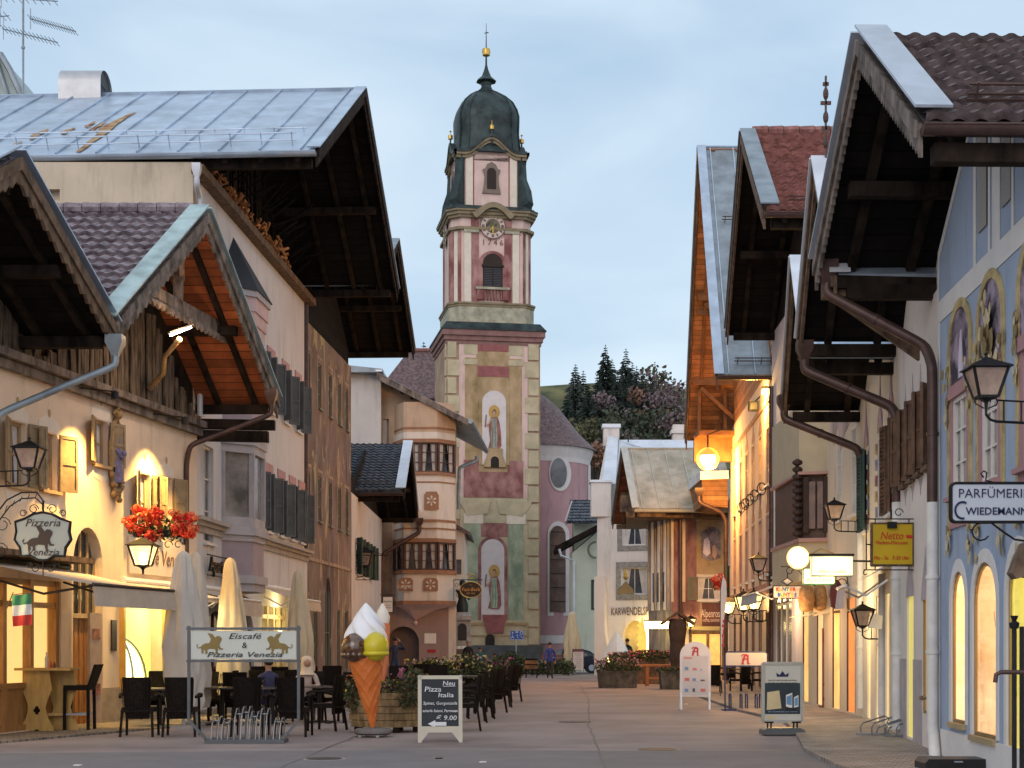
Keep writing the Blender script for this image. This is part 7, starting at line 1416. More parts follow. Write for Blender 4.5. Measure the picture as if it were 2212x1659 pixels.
b.tube([(0, 0, .4), (0, 0, .58)], .02, 6); b.tube([(.02, 0, .56), (-.1, 0, .72), (-.35, .02, .72), (-.6, .05, .6), (-.85, .1, .3), (-1.1, .2, -.1)], .013, 6); b.tube([(.02, 0, .5), (-.12, 0, .63), (-.35, .02, .62), (-.55, .05, .5), (-.78, .1, .22), (-1.1, .2, -.2)], .011, 6)
for (cx_, cz, r_, s_) in ((-.65, .2, .13, 1), (-.8, -.02, .12, -1), (-.7, -.22, .14, 1), (-.15, .45, .08, 1), (.15, .45, .08, -1), (-.32, .38, .06, 1), (.32, .38, .06, -1), (-.12, -.5, .08, 1), (.12, -.5, .08, -1), (-.22, -.46, .05, 1), (.22, -.46, .05, -1)): b.tube([V(cx_+s_*r_*math.cos(t)*(1-t*.07), 0, cz+r_*math.sin(t)*(1-t*.07)) for t in [k*.55 for k in range(15)]], .008, 5)
for k in range(6): b.tube([V(-.1-k*.12, .01, .7-k*k*.012), V(-.14-k*.12, .01, .62-k*k*.014)], .007, 4)
b.tube([(0, 0, -.4), (0, 0, -.62)], .01, 5); b.build('bracket', M['iron'], pzs)
# Fast-Beck sign
fbk = root('bakery_sign', 'dark oval bakery sign with gold rim and a gilded pretzel above', 'sign', tuple(P(1017, 1274, 70.5))); b = MB(); ovp = [(.5*math.cos(t), .37*math.sin(t)) for t in [k*math.pi/12 for k in range(24)]]
b.prism([(x, -.03, z) for x, z in ovp], (0, .06, 0)); b.build('panel', mat('dark_brown_panel', (.025, .015, .012), .5), fbk); MB().tube([(x, -.04, z) for x, z in ovp+ovp[:2]], .025, 5, cap=False).build('rim', M['gold'], fbk)
text('Fast-Beck', .17, mat('orange_gold_lettering', (.6, .3, .08), .5, bump=0), fbk, (0, -.05, -.06), shear=.2, w=.85); text('SEIT 1832', .07, MC['orange_gold_lettering'], fbk, (0, -.05, -.2)); text('***', .07, MC['orange_gold_lettering'], fbk, (0, -.05, .18))
b = MB(); b.tube([(-.8, 0, .46), (.55, 0, .46)], .02, 5); 
for cx_, cz in ((-.65, .2), (-.62, -.05), (-.6, -.25)): b.tube([V(cx_+.1*math.cos(t)*(1-t*.07), 0, cz+.1*math.sin(t)*(1-t*.07)) for t in [k*.55 for k in range(14)]], .012, 4)
b.tube([(-.78, 0, .46), (-.78, 0, -.5)], .02, 5); b.build('bracket', M['iron'], fbk)
b = MB(); b.tube([V(.18*math.sin(t)*(1+.2*math.cos(t)), 0, .62+.12*math.cos(t)*1.0) for t in [k*math.pi/10 for k in range(21)]], .022, 5); b.tube([(-.1, 0, .54), (.06, 0, .68)], .02, 5); b.tube([(.1, 0, .54), (-.06, 0, .68)], .02, 5); b.build('gilded_pretzel', M['gold'], fbk)
hn = signpanel('hanging_notice', 'small white hanging notice board on the corner pipe of the bay house', 838, 1306, 66, .44, .68, M['white'], M['iron'], [('Hotel Post', .1, .08, navy, .32, 0), ('Zimmer', -.05, .05, navy, .2, 0), ('Restaurant', -.15, .05, navy, .28, 0)], shape=[(-.22, -.34), (.22, -.34), (.22, .34), (-.22, .34)])
MB().tube([(-.35, 0, .42), (.3, 0, .42)], .015, 5).build('bracket', M['iron'], hn)
ot = signpanel('ornamental_window_sign', 'small gilded shop sign in front of the white house window', 1352, 1275, 76.2, .7, .35, mat('brown_gold_panel', (.3, .18, .07), .6), mat('dark_green_rim', (0, 0, 0)), [], shape=[(-.42, -.2), (.42, -.2), (.36, .08), (.12, .3), (0, .46), (-.12, .3), (-.36, .08)]); MB().lathe([(.05, .5), (.14, .65), (.07, .95), (.001, 1.1)], (0, 0, 0), 6, sy=.3).build('gilded_cornstalk', M['gold'], ot)
# wrought bracket with iron ornament of the white house on left mid
wb = root('wrought_bracket', 'long wrought iron sign bracket with scrolls on the house with green shutters', 'bracket', tuple(P(770, 1205, 59)))
b = MB(); b.tube([(-.3, 0, .1), (1.25, 0, .1)], .02, 5); b.tube([(-.1, 0, .6), (.5, 0, .3), (1.1, 0, .1)], .015, 5)
for cx_, cz in ((.0, -.1), (.05, -.4), (.0, -.7), (.3, -.1)): b.tube([V(cx_+.13*math.cos(t)*(1-t*.07), 0, cz+.13*math.sin(t)*(1-t*.07)) for t in [k*.55 for k in range(14)]], .013, 4)
b.tube([(-.15, 0, .2), (-.15, 0, -.9)], .015, 5); b.tube([(-.15, 0, -.85), (.55, 0, -.85)], .015, 5); b.build('scrollwork', M['iron'], wb)
# italian flag
fg_ = root('italian_flag', 'small green white red flag hanging in front of the timber shopfront', 'flag', tuple(P(46, 1320, 24.6)), 0)
b = MB(); n = 12; rows = []
for j in range(10):
    z = .25-.5*j/9; rows.append([V(-.15+.3*i/n+.05*j/9, -.03*math.sin(i*.8+j*.3)-.01*j, z-.03*(i/n)*-1) for i in range(n+1)])
for j in range(9): b.grid([rows[j], rows[j+1]], k=0 if j < 3 else (1 if j < 6 else 2))
o = b.build('cloth', [mat('flag_green', (.03, .16, .08), .8), mat('flag_white', (.55, .53, .5), .8), mat('flag_red', (.4, .03, .02), .8)], fg_, rec=False)
b = MB(); b.tube([(-.3, .12, -.02), (-.13, 0, .3)], .01, 5); b.tube([(-.16, 0, .26), (.16, 0, .3)], .008, 5); b.build('flag_stick', M['wood_mid'], fg_)
# ---------------- wicker chairs
wick = mat('black_brown_wicker', (.007, .005, .004), .75, var=.5, scale=30, bump=.5, bs=120, c2=(.018, .012, .009), spec=.15)
wickr = wick
def chair_proto():
    r = root('wicker_chair', 'x', 'chair', (0, 0, 0), 0, 'wicker chairs of the outdoor café')
    b = MB(); rows = []                                        # curved back shell
    for z, w, y, dpt in ((.28, .23, -.2, 0), (.45, .25, -.24, .02), (.7, .275, -.29, .035), (.9, .285, -.33, .04), (.93, .28, -.335, .04)):
        rows.append([V(w*math.sin(t), y+dpt*2*(1-math.cos(t))*2.2, z) for t in [k*.18-.9 for k in range(11)]])
    inner = [[p+V(0, .035, 0) for p in r_] for r_ in rows]
    b.grid(rows); b.grid(inner); b.grid([rows[-1], inner[-1]]); b.grid([rows[0], inner[0]]); b.grid([[r_[0] for r_ in rows], [r_[0] for r_ in inner]]); b.grid([[r_[-1] for r_ in rows], [r_[-1] for r_ in inner]])
    for i in range(10): x = -.2+i*.045; b.bar((x, -.215-.001*i, .3), (x*1.15, -.31, .9), .008, .012)
    b.build('backrest', wick, r, smooth=False)
    b = MB(); b.box((0, .0, .43), (.48, .46, .05)); b.box((0, .0, .4), (.5, .48, .03)); b.build('seat', wick, r)
    for sx_ in (-1, 1):
        b = MB(); b.tube([(sx_*.26, -.22, .62), (sx_*.285, -.05, .66), (sx_*.285, .18, .65), (sx_*.27, .24, .62)], .026, 8); b.build('armrest', wick, r)
        MB().bar((sx_*.24, .21, .62), (sx_*.25, .23, .0), .035, .035).build('leg', wick, r); MB().bar((sx_*.23, -.21, .42), (sx_*.25, -.27, .0), .035, .035).build('leg', wick, r)
    return r
cprot = chair_proto(); first = [True]
CSC = 1.1
def put_chair(px, py, rz, label, z=0):
    p = GP(px, py, 0); 
    if first[0]: c = cprot; first[0] = False
    else: c = dup(cprot)
    c.location = (p.x, p.y, z); c.rotation_euler = (0, 0, rad(rz)); c['label'] = label; c.scale = (CSC, CSC, CSC); return c
front = [(302, 'black wicker chair with its back to the street, farthest left of the front row'), (392, 'black wicker chair in the front row standing left of the banner frame post'), (541, 'black wicker chair in the front row behind the bicycle rack'), (634, 'black wicker chair in the front row at the right post of the banner frame')]
for px, lb in front: put_chair(px, 1590, R.uniform(-5, 5), lb)
for px, py, rz, lb in [(340, 1556, 180, 'wicker chair facing the street across the first table, seen between the two left chairs'), (436, 1560, 165, 'wicker chair facing the street, lit from behind, just right of the left banner post'), (478, 1552, 95, 'wicker chair turned sideways left of the middle table'), (512, 1560, 0, 'wicker chair pushed in just left of the middle front chair'), (585, 1556, 182, 'wicker chair facing the street across the middle table'), (668, 1558, 172, 'wicker chair facing the street across the right table'), (705, 1578, 75, 'wicker chair turned sideways next to the wooden planter'), (735, 1560, 60, 'wicker chair behind the left edge of the wooden planter'),
    (368, 1534, 0, 'wicker chair of the second row below the dark doorbell panel side of the lit counter'), (440, 1532, 180, 'wicker chair of the second row before the foot of the double parasol cover'), (636, 1545, 10, 'wicker chair half hidden behind the right banner post'), (450, 1545, 0, 'wicker chair seen through the left half of the banner frame'), (566, 1548, 0, 'wicker chair with pale lit back edge seen through the banner frame middle'),
    (300, 1536, 0, 'wicker chair of the second row beneath the lit ice counter'), (500, 1530, 0, 'wicker chair of the second row in front of the single parasol cover'), (560, 1528, 180, 'wicker chair of the second row before the seated person in the striped jumper'), (610, 1528, 0, 'wicker chair of the second row in front of the pillar lamps'), (668, 1524, 0, 'wicker chair of the second row beside the woman in the headscarf'), (715, 1524, 180, 'wicker chair of the second row left of the giant ice cream'),
    (860, 1524, 180, 'beige backed wicker chair seen just right of the giant ice cream cone'), (905, 1512, 20, 'wicker chair behind the planter flowers'),
    (1003, 1578, 92, 'wicker chair right behind the chalkboard, nearest of the right hand row'), (1018, 1560, 95, 'second wicker chair of the row behind the chalkboard'), (1036, 1552, 95, 'wicker chair with pale shiny armrest in the middle of the row behind the chalkboard'), (1058, 1540, 60, 'wicker chair with its tall dark back squarely towards the street right of the chalkboard'), (1078, 1528, 95, 'wicker chair last but one in the row right of the chalkboard'), (1096, 1516, 60, 'wicker chair at the far right end of the café row'),
    (945, 1520, 180, 'wicker chair facing the street behind the chalkboard top'), (985, 1508, 180, 'wicker chair facing the street at the far table'), (1030, 1496, 185, 'wicker chair at the back of the far table by the pale flowers'), (930, 1498, 0, 'wicker chair in the rear row below the flower troughs')]: put_chair(px, py, rz, lb)
# tables
def table_proto():
    r = root('cafe_table', 'x', 'table', (0, 0, 0), 0, 'dark café tables'); b = MB(); b.box((0, 0, .73), (1.0, .8, .03)); b.build('tabletop', mat('dark_table_top', (.05, .035, .03), .25, var=.3, spec=.6, c2=(.09, .065, .055)), r)
    b = MB(); b.tube([(0, 0, .02), (0, 0, .72)], .045, 8); b.build('column', M['iron'], r); b = MB()
    for k in range(4): t = math.pi/4+k*math.pi/2; b.bar((0, 0, .05), (.36*math.cos(t), .36*math.sin(t), .015), .05, .03)
    b.build('foot', M['iron'], r); return r
tp_ = table_proto(); ft = True
for px, py, rz, lb in [(345, 1570, 0, 'dark café table between the two left front chairs'), (480, 1566, 0, 'dark café table behind the banner text'), (588, 1566, 0, 'dark café table behind the right half of the bicycle rack'), (690, 1562, 0, 'dark café table left of the wooden planter'), (400, 1535, 0, 'rear dark café table beneath the double parasol cover'), (540, 1524, 0, 'rear dark café table before the striped jumper'), (690, 1516, 0, 'rear dark café table in front of the woman in the headscarf'), (790, 1522, 0, 'dark café table hidden behind the giant cone'), (965, 1545, 90, 'dark café table behind the chalkboard'), (1000, 1520, 90, 'dark café table in the middle of the right hand row'), (1050, 1500, 90, 'farthest dark café table of the right hand row'), (920, 1505, 0, 'dark café table behind the planter blossoms'), (990, 1488, 0, 'rearmost dark café table below the pale flowers')]:
    o = tp_ if ft else dup(tp_); ft = False; p = GP(px, py); o.location = (p.x, p.y, 0); o.rotation_euler = (0, 0, rad(rz)); o['label'] = lb
# ---------------- closed parasols in covers
def parasol(label, px, py, h, w, mm, seed, tilt=0, name='closed_parasol', col=None):
    p = GP(px, py) if py > 1450 else V(XP(px, 79), 79, 0); r = root(name, label, 'parasol', tuple(p), 0, 'closed parasols in cloth covers'); g_ = random.Random(seed); b = MB(); n = 44; rows = []
    prof = [(0, .8), (.06, .92), (.12, .84), (.22, .96), (.3, .9), (.4, 1.02), (.46, .98), (.52, .9), (.6, .8), (.7, .7), (.78, .59), (.86, .5), (.92, .43), (.96, .36), (.985, .24), (1.0, .06)]
    for t, k in prof:
        row = []
        for j in range(n):
            a = 2*math.pi*j/n; fold = .84+.3*abs(math.sin(a*2.5+seed+t*1.6))+.07*math.sin(a*9+seed*2-t*9)+g_.uniform(-.025, .025)
            row.append(V(w*k*fold*math.cos(a)+tilt*t, w*k*fold*math.sin(a)*.8, .42*h*0+.35+(h-.35)*t))
        rows.append(row)
    b.grid(rows, True); b.face(rows[-1]); b.build('cover', mm, r, smooth=True)
    MB().tube([(0, 0, 0), (0, 0, h*.4)], .03, 8).build('pole', M['zinc'], r); b = MB(); b.lathe([(.3, 0), (.3, .06), (.05, .09)], (0, 0, 0), 4, ph=math.pi/4); b.build('foot', mat('concrete_foot', (.3, .28, .26), .9), r); return r
cov = mat('lit_beige_cover_cloth', (.5, .42, .3), .85, var=.06, scale=3, bump=.3, bs=6)  # cover cloth with the warm light put into its colour
cov2 = mat('shaded_beige_cover_cloth', (.47, .44, .4), .85, var=.06, scale=3, bump=.3, bs=6)  # same cloth for the front pair, shade put into its colour
parasol('front half of the double beige parasol cover beside the lit ice counter', 397, 1575, 3.33, .37, cov2, 1); parasol('rear half of the double beige parasol cover, a little lower', 424, 1566, 3.4, .29, cov2, 2)
parasol('single tall beige parasol cover behind the banner middle', 506, 1548, 3.48, .33, cov, 3, -.1); parasol('narrow warm lit parasol cover beside the brown fresco house', 652, 1532, 3.4, .3, cov, 4, -.1)
parasol('cream folded parasol in front of the mint house by the church', 1236, 1446, 3.25, .42, mat('cream_parasol_cloth', (.55, .5, .36), .85, var=.06, bump=.2), 5)
# white parasol by Karwendel entrance, half folded
wp = root('white_parasol', 'half folded white parasol at the arched entrance of the white house', 'parasol', tuple(GP(1332, 1462)))
b = MB(); n = 16; b.grid([[V(r_*(1+.12*math.cos(4*a))*math.cos(a), r_*(1+.12*math.cos(4*a))*math.sin(a), z) for a in [2*math.pi*j/n for j in range(n)]] for r_, z in ((.62, 1.45), (.5, 1.9), (.32, 2.5), (.14, 3.0), (.01, 3.3))], True); b.build('canopy', M['white'], wp, smooth=True); MB().tube([(0, 0, 0), (0, 0, 3.2)], .04, 6).build('pole', M['wood_mid'], wp); wp.scale.z = .66
# ---------------- banner frame with bicycle rack
bf = root('banner_bicycle_rack', 'grey bicycle rack frame carrying the white Eiscafé Pizzeria Venezia banner', 'banner', tuple(GP(528, 1606)))
s0 = 3300/24.45; X_ = lambda px: (px-528)/s0; Z_ = lambda py: (1606-py)/s0; fm_ = mat('grey_steel_frame', (.09, .1, .11), .5, .2, var=.15); b = MB()
for px in (408, 645): b.bar((X_(px), 0, Z_(1352)), (X_(px), 0, Z_(1556)), .045, .045)
b.bar((X_(403), 0, Z_(1358)), (X_(650), 0, Z_(1358)), .04, .04); b.bar((X_(403), 0, Z_(1428)), (X_(650), 0, Z_(1428)), .035, .035); b.bar((X_(408), 0, Z_(1556)), (X_(446), 0, Z_(1598)), .05, .04); b.bar((X_(645), 0, Z_(1556)), (X_(608), 0, Z_(1598)), .05, .04); b.bar((X_(442), 0, .035), (X_(614), 0, .035), .05, .06); b.bar((X_(442), .45, .035), (X_(614), .45, .035), .05, .06); b.bar((X_(446), 0, .035), (X_(446), .45, .035), .05, .05); b.bar((X_(610), 0, .035), (X_(610), .45, .035), .05, .05); b.build('frame', fm_, bf)
chrome = mat('chrome_tube', (.3, .3, .3), .3, .8, var=.1, bump=0)
for i, px in enumerate((456, 478, 505, 520, 538, 560, 590)):
    hz = (.42, .38, .55, .58, .5, .55, .4)[i]; b = MB(); x = X_(px)
    for dx in (0, .1): b.tube([(x+dx, 0, .04), (x+dx+.02, .02, hz*.8), (x+dx+.03, .1, hz), (x+dx+.03, .3, hz), (x+dx+.02, .42, hz*.8), (x+dx, .45, .04)], .012, 6)
    b.tube([(x, .1, hz*.85), (x+.13, .1, hz*.85)], .01, 5); b.build('wheel_holder', chrome, bf)
b = MB(); b.ob((X_(413), -.005, Z_(1424)), (X_(640)-X_(413), 0, 0), (0, .02, 0), (0, 0, Z_(1363)-Z_(1424))); b.build('banner_panel', mat('pale_banner_panel', (.5, .52, .47), .5, var=.03, bump=0), bf)
text('Eiscafé', .095, M['blackp'], bf, (0, -.012, Z_(1380)), shear=.3, w=.52); text('&', .1, M['blackp'], bf, (0, -.012, Z_(1400)), shear=.1); text('Pizzeria Venezia', .085, M['blackp'], bf, (0, -.018, Z_(1419)), shear=.3, w=1.2)
gbr = mat('bronze_gold_print', (.2, .14, .04), .6, bump=0); lion(bf, X_(459), Z_(1393), .38, 1, gbr, -.01); lion(bf, X_(598), Z_(1393), .38, -1, gbr, -.01)
# ---------------- giant ice cream cone
ic = root('ice_cream_cone', 'giant plastic ice cream cone with white swirl, chocolate and lemon scoops', 'ice cream cone', tuple(GP(806, 1592)))
s1 = (1592-HY)/EH; Zi = lambda py: (1592-py)/s1; Xi = lambda px: (px-806)/s1
b = MB(); apex = V(Xi(806), 0, Zi(1575)); topc = V(Xi(789), 0, Zi(1410)); n = 80; rows = []; nz_ = 70
for i in range(nz_+1):
    t = i/nz_; c = apex.lerp(topc, t); r_ = .03+.3*t; row = []
    for j in range(n):
        a = 2*math.pi*j/n; g = .011*(max(0, math.cos(a*9+t*34))**3+max(0, math.cos(a*9-t*34))**3)*min(1, t*2.5+.15); row.append(c+V((r_+g)*math.cos(a), (r_+g)*math.sin(a), 0))
    rows.append(row)
b.grid(rows, True); b.face(rows[-1]); b.build('waffle_cone', mat('orange_waffle_plastic', (.62, .15, .025), .4, var=.15, scale=3, spec=.5, c2=(.7, .21, .05)), ic, smooth=True)
b = MB(); b.ball((Xi(770), -.2, Zi(1399)), .235, 22, sz=1.08)
for k in range(12): a = k*.52; b.ball((Xi(770)+.19*math.cos(a), -.2+.19*math.sin(a), Zi(1412)-.02), .06, 8)
b.build('chocolate_scoop', mat('glossy_chocolate', (.06, .025, .012), .18, var=.5, scale=9, spec=.7, c2=(.16, .075, .03), coat=.5, bump=.5, bs=12), ic, smooth=True)
b = MB(); b.ball((Xi(813), -.22, Zi(1397)), .23, 22, sz=1.08); b.tube([V(Xi(813)+.2*math.cos(a), -.22+.2*math.sin(a), Zi(1409)-.02) for a in [k*math.pi/10 for k in range(21)]], .04, 8, cap=False); b.build('lemon_scoop', mat('lemon_yellow_plastic', (.55, .47, .02), .35, var=.1, spec=.5, bump=.2, bs=15), ic, smooth=True)
b = MB(); rows = []; N1 = 34
for i in range(N1+1):
    t = i/N1; z = Zi(1378)+t*(Zi(1302)-Zi(1378)); base = .345*math.cos(t*math.pi/2)**.9*(1-.1*math.exp(-((t)/.06)**2))+.004
    if t < .12: base *= .9+.1*(t/.12)
    row = []
    for j in range(48):
        a = 2*math.pi*j/48; rid = abs(math.cos(2.5*a+t*5.5)); g = 1+.34*(rid-.6)*min(1, (1-t)*2.2); row.append(V(Xi(790)+.02*math.sin(t*3)+base*g*math.cos(a), base*g*math.sin(a)*.8-.02, z-.1*rid*(1-t)))
    rows.append(row)
b.grid(rows, True); b.face(rows[0]); b.build('cream_swirl', mat('white_cream_plastic', (.74, .76, .8), .3, var=.03, spec=.5, bump=.05), ic, smooth=True)
b = MB(); b.lathe([(.02, .16), (.28, .15), (.33, .11), (.33, .07), (.28, .04), (.02, .04)], (0, 0, 0), 24, sy=.8); b.tube([(0, 0, .1), (0, 0, Zi(1560))], .04, 8); b.build('base', mat('grey_stone_base', (.13, .12, .115), .8, var=.2), ic, smooth=True)
for k in range(4): a = .6+k*1.5; c = V(.24*math.cos(a), .2*math.sin(a), .035); b = MB(); b.tube([c+V(0, -.02, 0), c+V(0, .02, 0)], .035, 10); b.build('castor', chrome, ic)
# second ice cream figure behind
ic2 = root('soft_ice_figure', 'pink and white soft-ice figure half hidden behind the giant cone', 'ice cream cone', tuple(P(826, 1460, 34)+V(0, 0, -.0))); ic2.location.z = 0
b = MB(); b.lathe([(.02, .6), (.14, 1.2), (.16, 1.8), (.17, 1.95), (.14, 2.1)], (0, 0, 0), 14); b.build('waffle_cone', mat('salmon_plastic', (.6, .2, .1), .5), ic2, smooth=True); b = MB(); b.lathe([(.15, 2.05), (.17, 2.2), (.1, 2.35), (.01, 2.5)], (0, 0, 0), 14); b.build('cream_swirl', M['white'], ic2, smooth=True); b = MB(); b.lathe([(.3, 0), (.3, .05), (.05, .1), (.05, .65)], (0, 0, 0), 12); b.build('base', MC['grey_stone_base'], ic2)
# ---------------- wooden planter
foli = [mat('planter_leaves', (.06, .085, .03), .8, var=.4, scale=6), mat('dark_planter_leaves', (.03, .045, .02), .8, var=.4), mat('yellow_flowers', (.6, .4, .03), .7), mat('pink_flowers', (.5, .2, .28), .7), mat('orange_flowers', (.55, .16, .03), .7), mat('dried_stems', (.14, .1, .05), .9)]
wpl = root('wooden_planter', 'stacked timber planter with dry foliage and pink blossoms behind the ice cream cone', 'planter', tuple(GP(835, 1582)+V(0, .25, 0)))
plk = mat('sunbleached_planter_boards', (.2, .13, .06), .75, var=.35, scale=3, st=(3, 3, 1), c2=(.36, .25, .12), bump=.3); b = MB()
ang = [rad(a) for a in (200, 250, 290, 340, 20, 70, 110, 160)]; cor = [V(.66*math.cos(a), .5*math.sin(a), 0) for a in ang]
for k in range(5):
    for i in range(8):
        if i % 2 == k % 2 or True:
            a_, c_ = cor[i], cor[(i+1) % 8]; d = (c_-a_).normalized(); ext = .07 if (i+k) % 2 else -.02
            b.bar(a_-d*ext+V(0, 0, .16+k*.125), c_+d*ext+V(0, 0, .16+k*.125), .05, .115)
b.build('timber_stack', plk, wpl); b = MB()
for a_ in cor[:4]+cor[4:]: b.box(a_*.85+V(0, 0, .05), (.12, .12, .1))
b.build('planter_feet', M['wood_dark'], wpl); b = MB(); b.prism([c*.93+V(0, 0, .6) for c in cor], (0, 0, .05)); b.build('soil', mat('dark_soil', (.03, .02, .015), .95), wpl)
b = MB(); g_ = random.Random(8)
for c, r_, n in (((-.45, -.1, .8), (.35, .3, .22), 500), ((.1, -.1, .78), (.4, .35, .2), 420), ((.5, -.1, .85), (.32, .3, .3), 600), ((-.62, -.25, .6), (.16, .2, .28), 220), ((.35, -.42, .62), (.25, .15, .2), 240), ((.75, 0, .75), (.18, .2, .3), 200)): leaves(b, c, r_, n, .07, (0, 0, 1, 5), rnd=g_)
for i in range(60): o = V(g_.uniform(-.75, .85), g_.uniform(-.45, .2), g_.uniform(.72, 1.0)); b.bar((o.x*.8, o.y, .6), o, .006, .006, 5)
b.build('foliage', foli, wpl, rec=False); b = MB()
for i in range(90): leaves(b, (g_.uniform(-.75, .85), g_.uniform(-.5, .2), g_.uniform(.7, 1.05)), (.015, .015, .015), 5, .03, (g_.choice((2, 2, 4, 3)),), rnd=g_)
for c in ((.27, -.1, 1.12), (.27, -.12, 1.0), (.22, -.1, 1.03)): leaves(b, c, (.06, .05, .05), 60, .04, (3,), rnd=g_)
b.build('blossoms', foli, wpl, rec=False)
# ---------------- chalkboard
cb = root('chalkboard', 'black chalkboard A-board advertising Pizza Italia for 9.00 euros', 'chalkboard', tuple(GP(951, 1604)), rad(4)); s2_ = (1604-HY)/EH
W2, H2 = .33, 1.08; fm2 = mat('pale_wood_frame', (.5, .47, .38), .6, var=.08); tilt = .13
def bpt(x, z, d=0): return V(x, tilt*z/H2*1.2-d, z)
b = MB(); 
for s_ in (-1, 1): b.ob(bpt(s_*W2-.03, 0), (.06, 0, 0), (0, .03, 0), bpt(0, H2)-bpt(0, 0))
for z, hh in ((.16, .1), (H2-.06, .06)): b.ob(bpt(-W2+.03, z), (2*W2-.06, 0, 0), (0, .028, 0), bpt(0, hh)-bpt(0, 0))
b.prism([bpt(-W2+.03, .16), bpt(-W2+.14, .16), bpt(-W2+.03, .02)], (0, .025, 0)); b.prism([bpt(W2-.03, .16), bpt(W2-.14, .16), bpt(W2-.03, .02)], (0, .025, 0)); b.build('frame', fm2, cb)
MB().ob(bpt(-W2+.03, .26, -.008), (2*W2-.06, 0, 0), (0, .01, 0), bpt(0, H2-.32)-bpt(0, 0)).build('board', mat('blackboard_slate', (.022, .028, .035), .7, var=.25, scale=2), cb)
b = MB()
for s_ in (-1, 1): b.bar((s_*W2, .48, 0), (s_*W2, .15, H2), .03, .05)
b.bar((-W2, .4, .3), (W2, .4, .3), .03, .05); b.build('rear_frame', fm2, cb)
chalk = mat('white_chalk', (.62, .64, .66), .9, bump=0)
for s_, x, z, hh, w_ in (('Neu', .14, .92, .075, .2), ('Pizza', -.12, .82, .085, .27), ('Italia', .09, .73, .075, .25), ('Spinat, Gorgonzola', .0, .61, .05, .55), ('scharfe Salami, Parmesan', .0, .49, .045, .57), ('€ 9.00', .1, .36, .08, .33)): text(s_, hh, chalk, cb, tuple(bpt(x, z, .012)), w=w_, shear=.12, ext=.002, bold=.001)
b = MB(); b.prism([bpt(x, z, .008) for x, z in ((-.2, .3), (-.08, .36), (-.08, .33), (.1, .33), (.1, .27), (-.08, .27), (-.08, .24))], (0, -.003, 0)); b.ob(bpt(.05, .9, .008), (.2, 0, .004), (0, -.003, 0), (0, 0, .008)); b.build('chalk_arrow', chalk, cb)
# ---------------- bar table and stool at the far left
bt = root('bar_table', 'high yellow-lit wooden bar table with heart cut-outs in its scalloped side panels', 'table', tuple(GP(100, 1582))); pine = mat('varnished_pine', (.42, .27, .08), .4, var=.15, scale=4, st=(3, 3, .6), spec=.4)
b = MB(); b.box((.02, 0, 1.14), (1.0, .62, .045)); b.build('tabletop', pine, bt)
for sx_, yy in ((-.12, -.16), (.22, .2)):
    b = MB(); hw_ = [(.3, 0), (.29, .1), (.2, .25), (.15, .45), (.2, .62), (.27, .78), (.24, .95), (.22, 1.12)]
    pts = [(x, z) for x, z in hw_]+[(-x, z) for x, z in reversed(hw_)]; pts = pts[:-0 or None]
    b.prism([(sx_+x, yy, z) for x, z in pts], (0, .04, 0)); b.build('side_panel', pine, bt)
    if yy < 0:
        q = MB()
        for (x, z, r_) in ((0, .44, .035), (-.03, .4, .03), (.03, .4, .03), (0, .36, .03)): q.prism([(sx_+x+r_*math.cos(t), yy-.004, z+r_*1.2*math.sin(t)) for t in [k*math.pi/5 for k in range(10)]], (0, -.004, 0))
        q.prism([(sx_-.12, yy-.004, 0), (sx_+.12, yy-.004, 0), (sx_, yy-.004, .07)], (0, -.004, 0)); q.build('cutout', M['wood_dark'], bt)
MB().bar((-.12, .02, .32), (.3, .16, .32), .1, .05).build('stretcher', pine, bt)
for lb, x, h_, r_, m_ in (('clear glass carafe on the bar table', .0, .28, .035, mat('clear_glass_ware', (.5, .45, .35), .1, var=.1, spec=.8)), ('red sauce bottle on the bar table', .08, .12, .025, mat('red_sauce', (.4, .03, .02), .3)), ('dark oil bottle on the bar table', .14, .11, .025, mat('dark_oil', (.04, .02, .015), .2))):
    o = root('table_bottle', lb, 'bottle', tuple(Vector(bt.location)+V(x+.02, -.05, 1.163))); b = MB(); b.lathe([(r_, 0), (r_, h_*.6), (r_*.45, h_*.8), (r_*.5, h_)], (0, 0, 0), 12); b.build('bottle_body', m_, o, smooth=True)
bs_ = root('bar_stool', 'tall black wicker bar stool with steel footrest beside the bar table', 'stool', tuple(GP(172, 1580)))
b = MB(); b.box((0, 0, .8), (.46, .46, .09)); b.build('seat', wick, bs_); b = MB(); b.prism([(.19, -.22, .82), (.24, -.22, .82), (.38, -.22, 1.22), (.32, -.22, 1.22)], (0, .44, 0)); b.build('backrest', wick, bs_)
for sx_ in (-1, 1):
    for sy_ in (-1, 1): MB().bar((sx_*.21, sy_*.2, .78), (sx_*.215, sy_*.21, 0), .05, .05).build('leg', wick, bs_)
b = MB(); 
for sy_ in (-1, 1): b.bar((-.2, sy_*.2, .32), (.2, sy_*.2, .32), .025, .035)
b.bar((-.2, -.2, .32), (-.2, .2, .32), .025, .035); b.build('footrest', chrome, bs_)
mb = root('menu_panel', 'tall pinkish menu poster panel standing beside the open doorway', 'panel', tuple(f1.p(f1.at(168, 1400)[0], .03, .35)), f1.rz); b = MB(); b.box((0, 0, 1.1), (.5, .05, 2.1)); b.build('panel', mat('pinkish_menu_panel', (.42, .32, .27), .6, var=.15, scale=3), mb); b = MB(); b.box((0, -.03, 1.75), (.3, .01, .2)); b.box((0, -.03, .7), (.34, .01, .2)); b.build('printed_picture', mat('menu_picture', (.25, .1, .08), .6, var=.8, scale=9), mb)
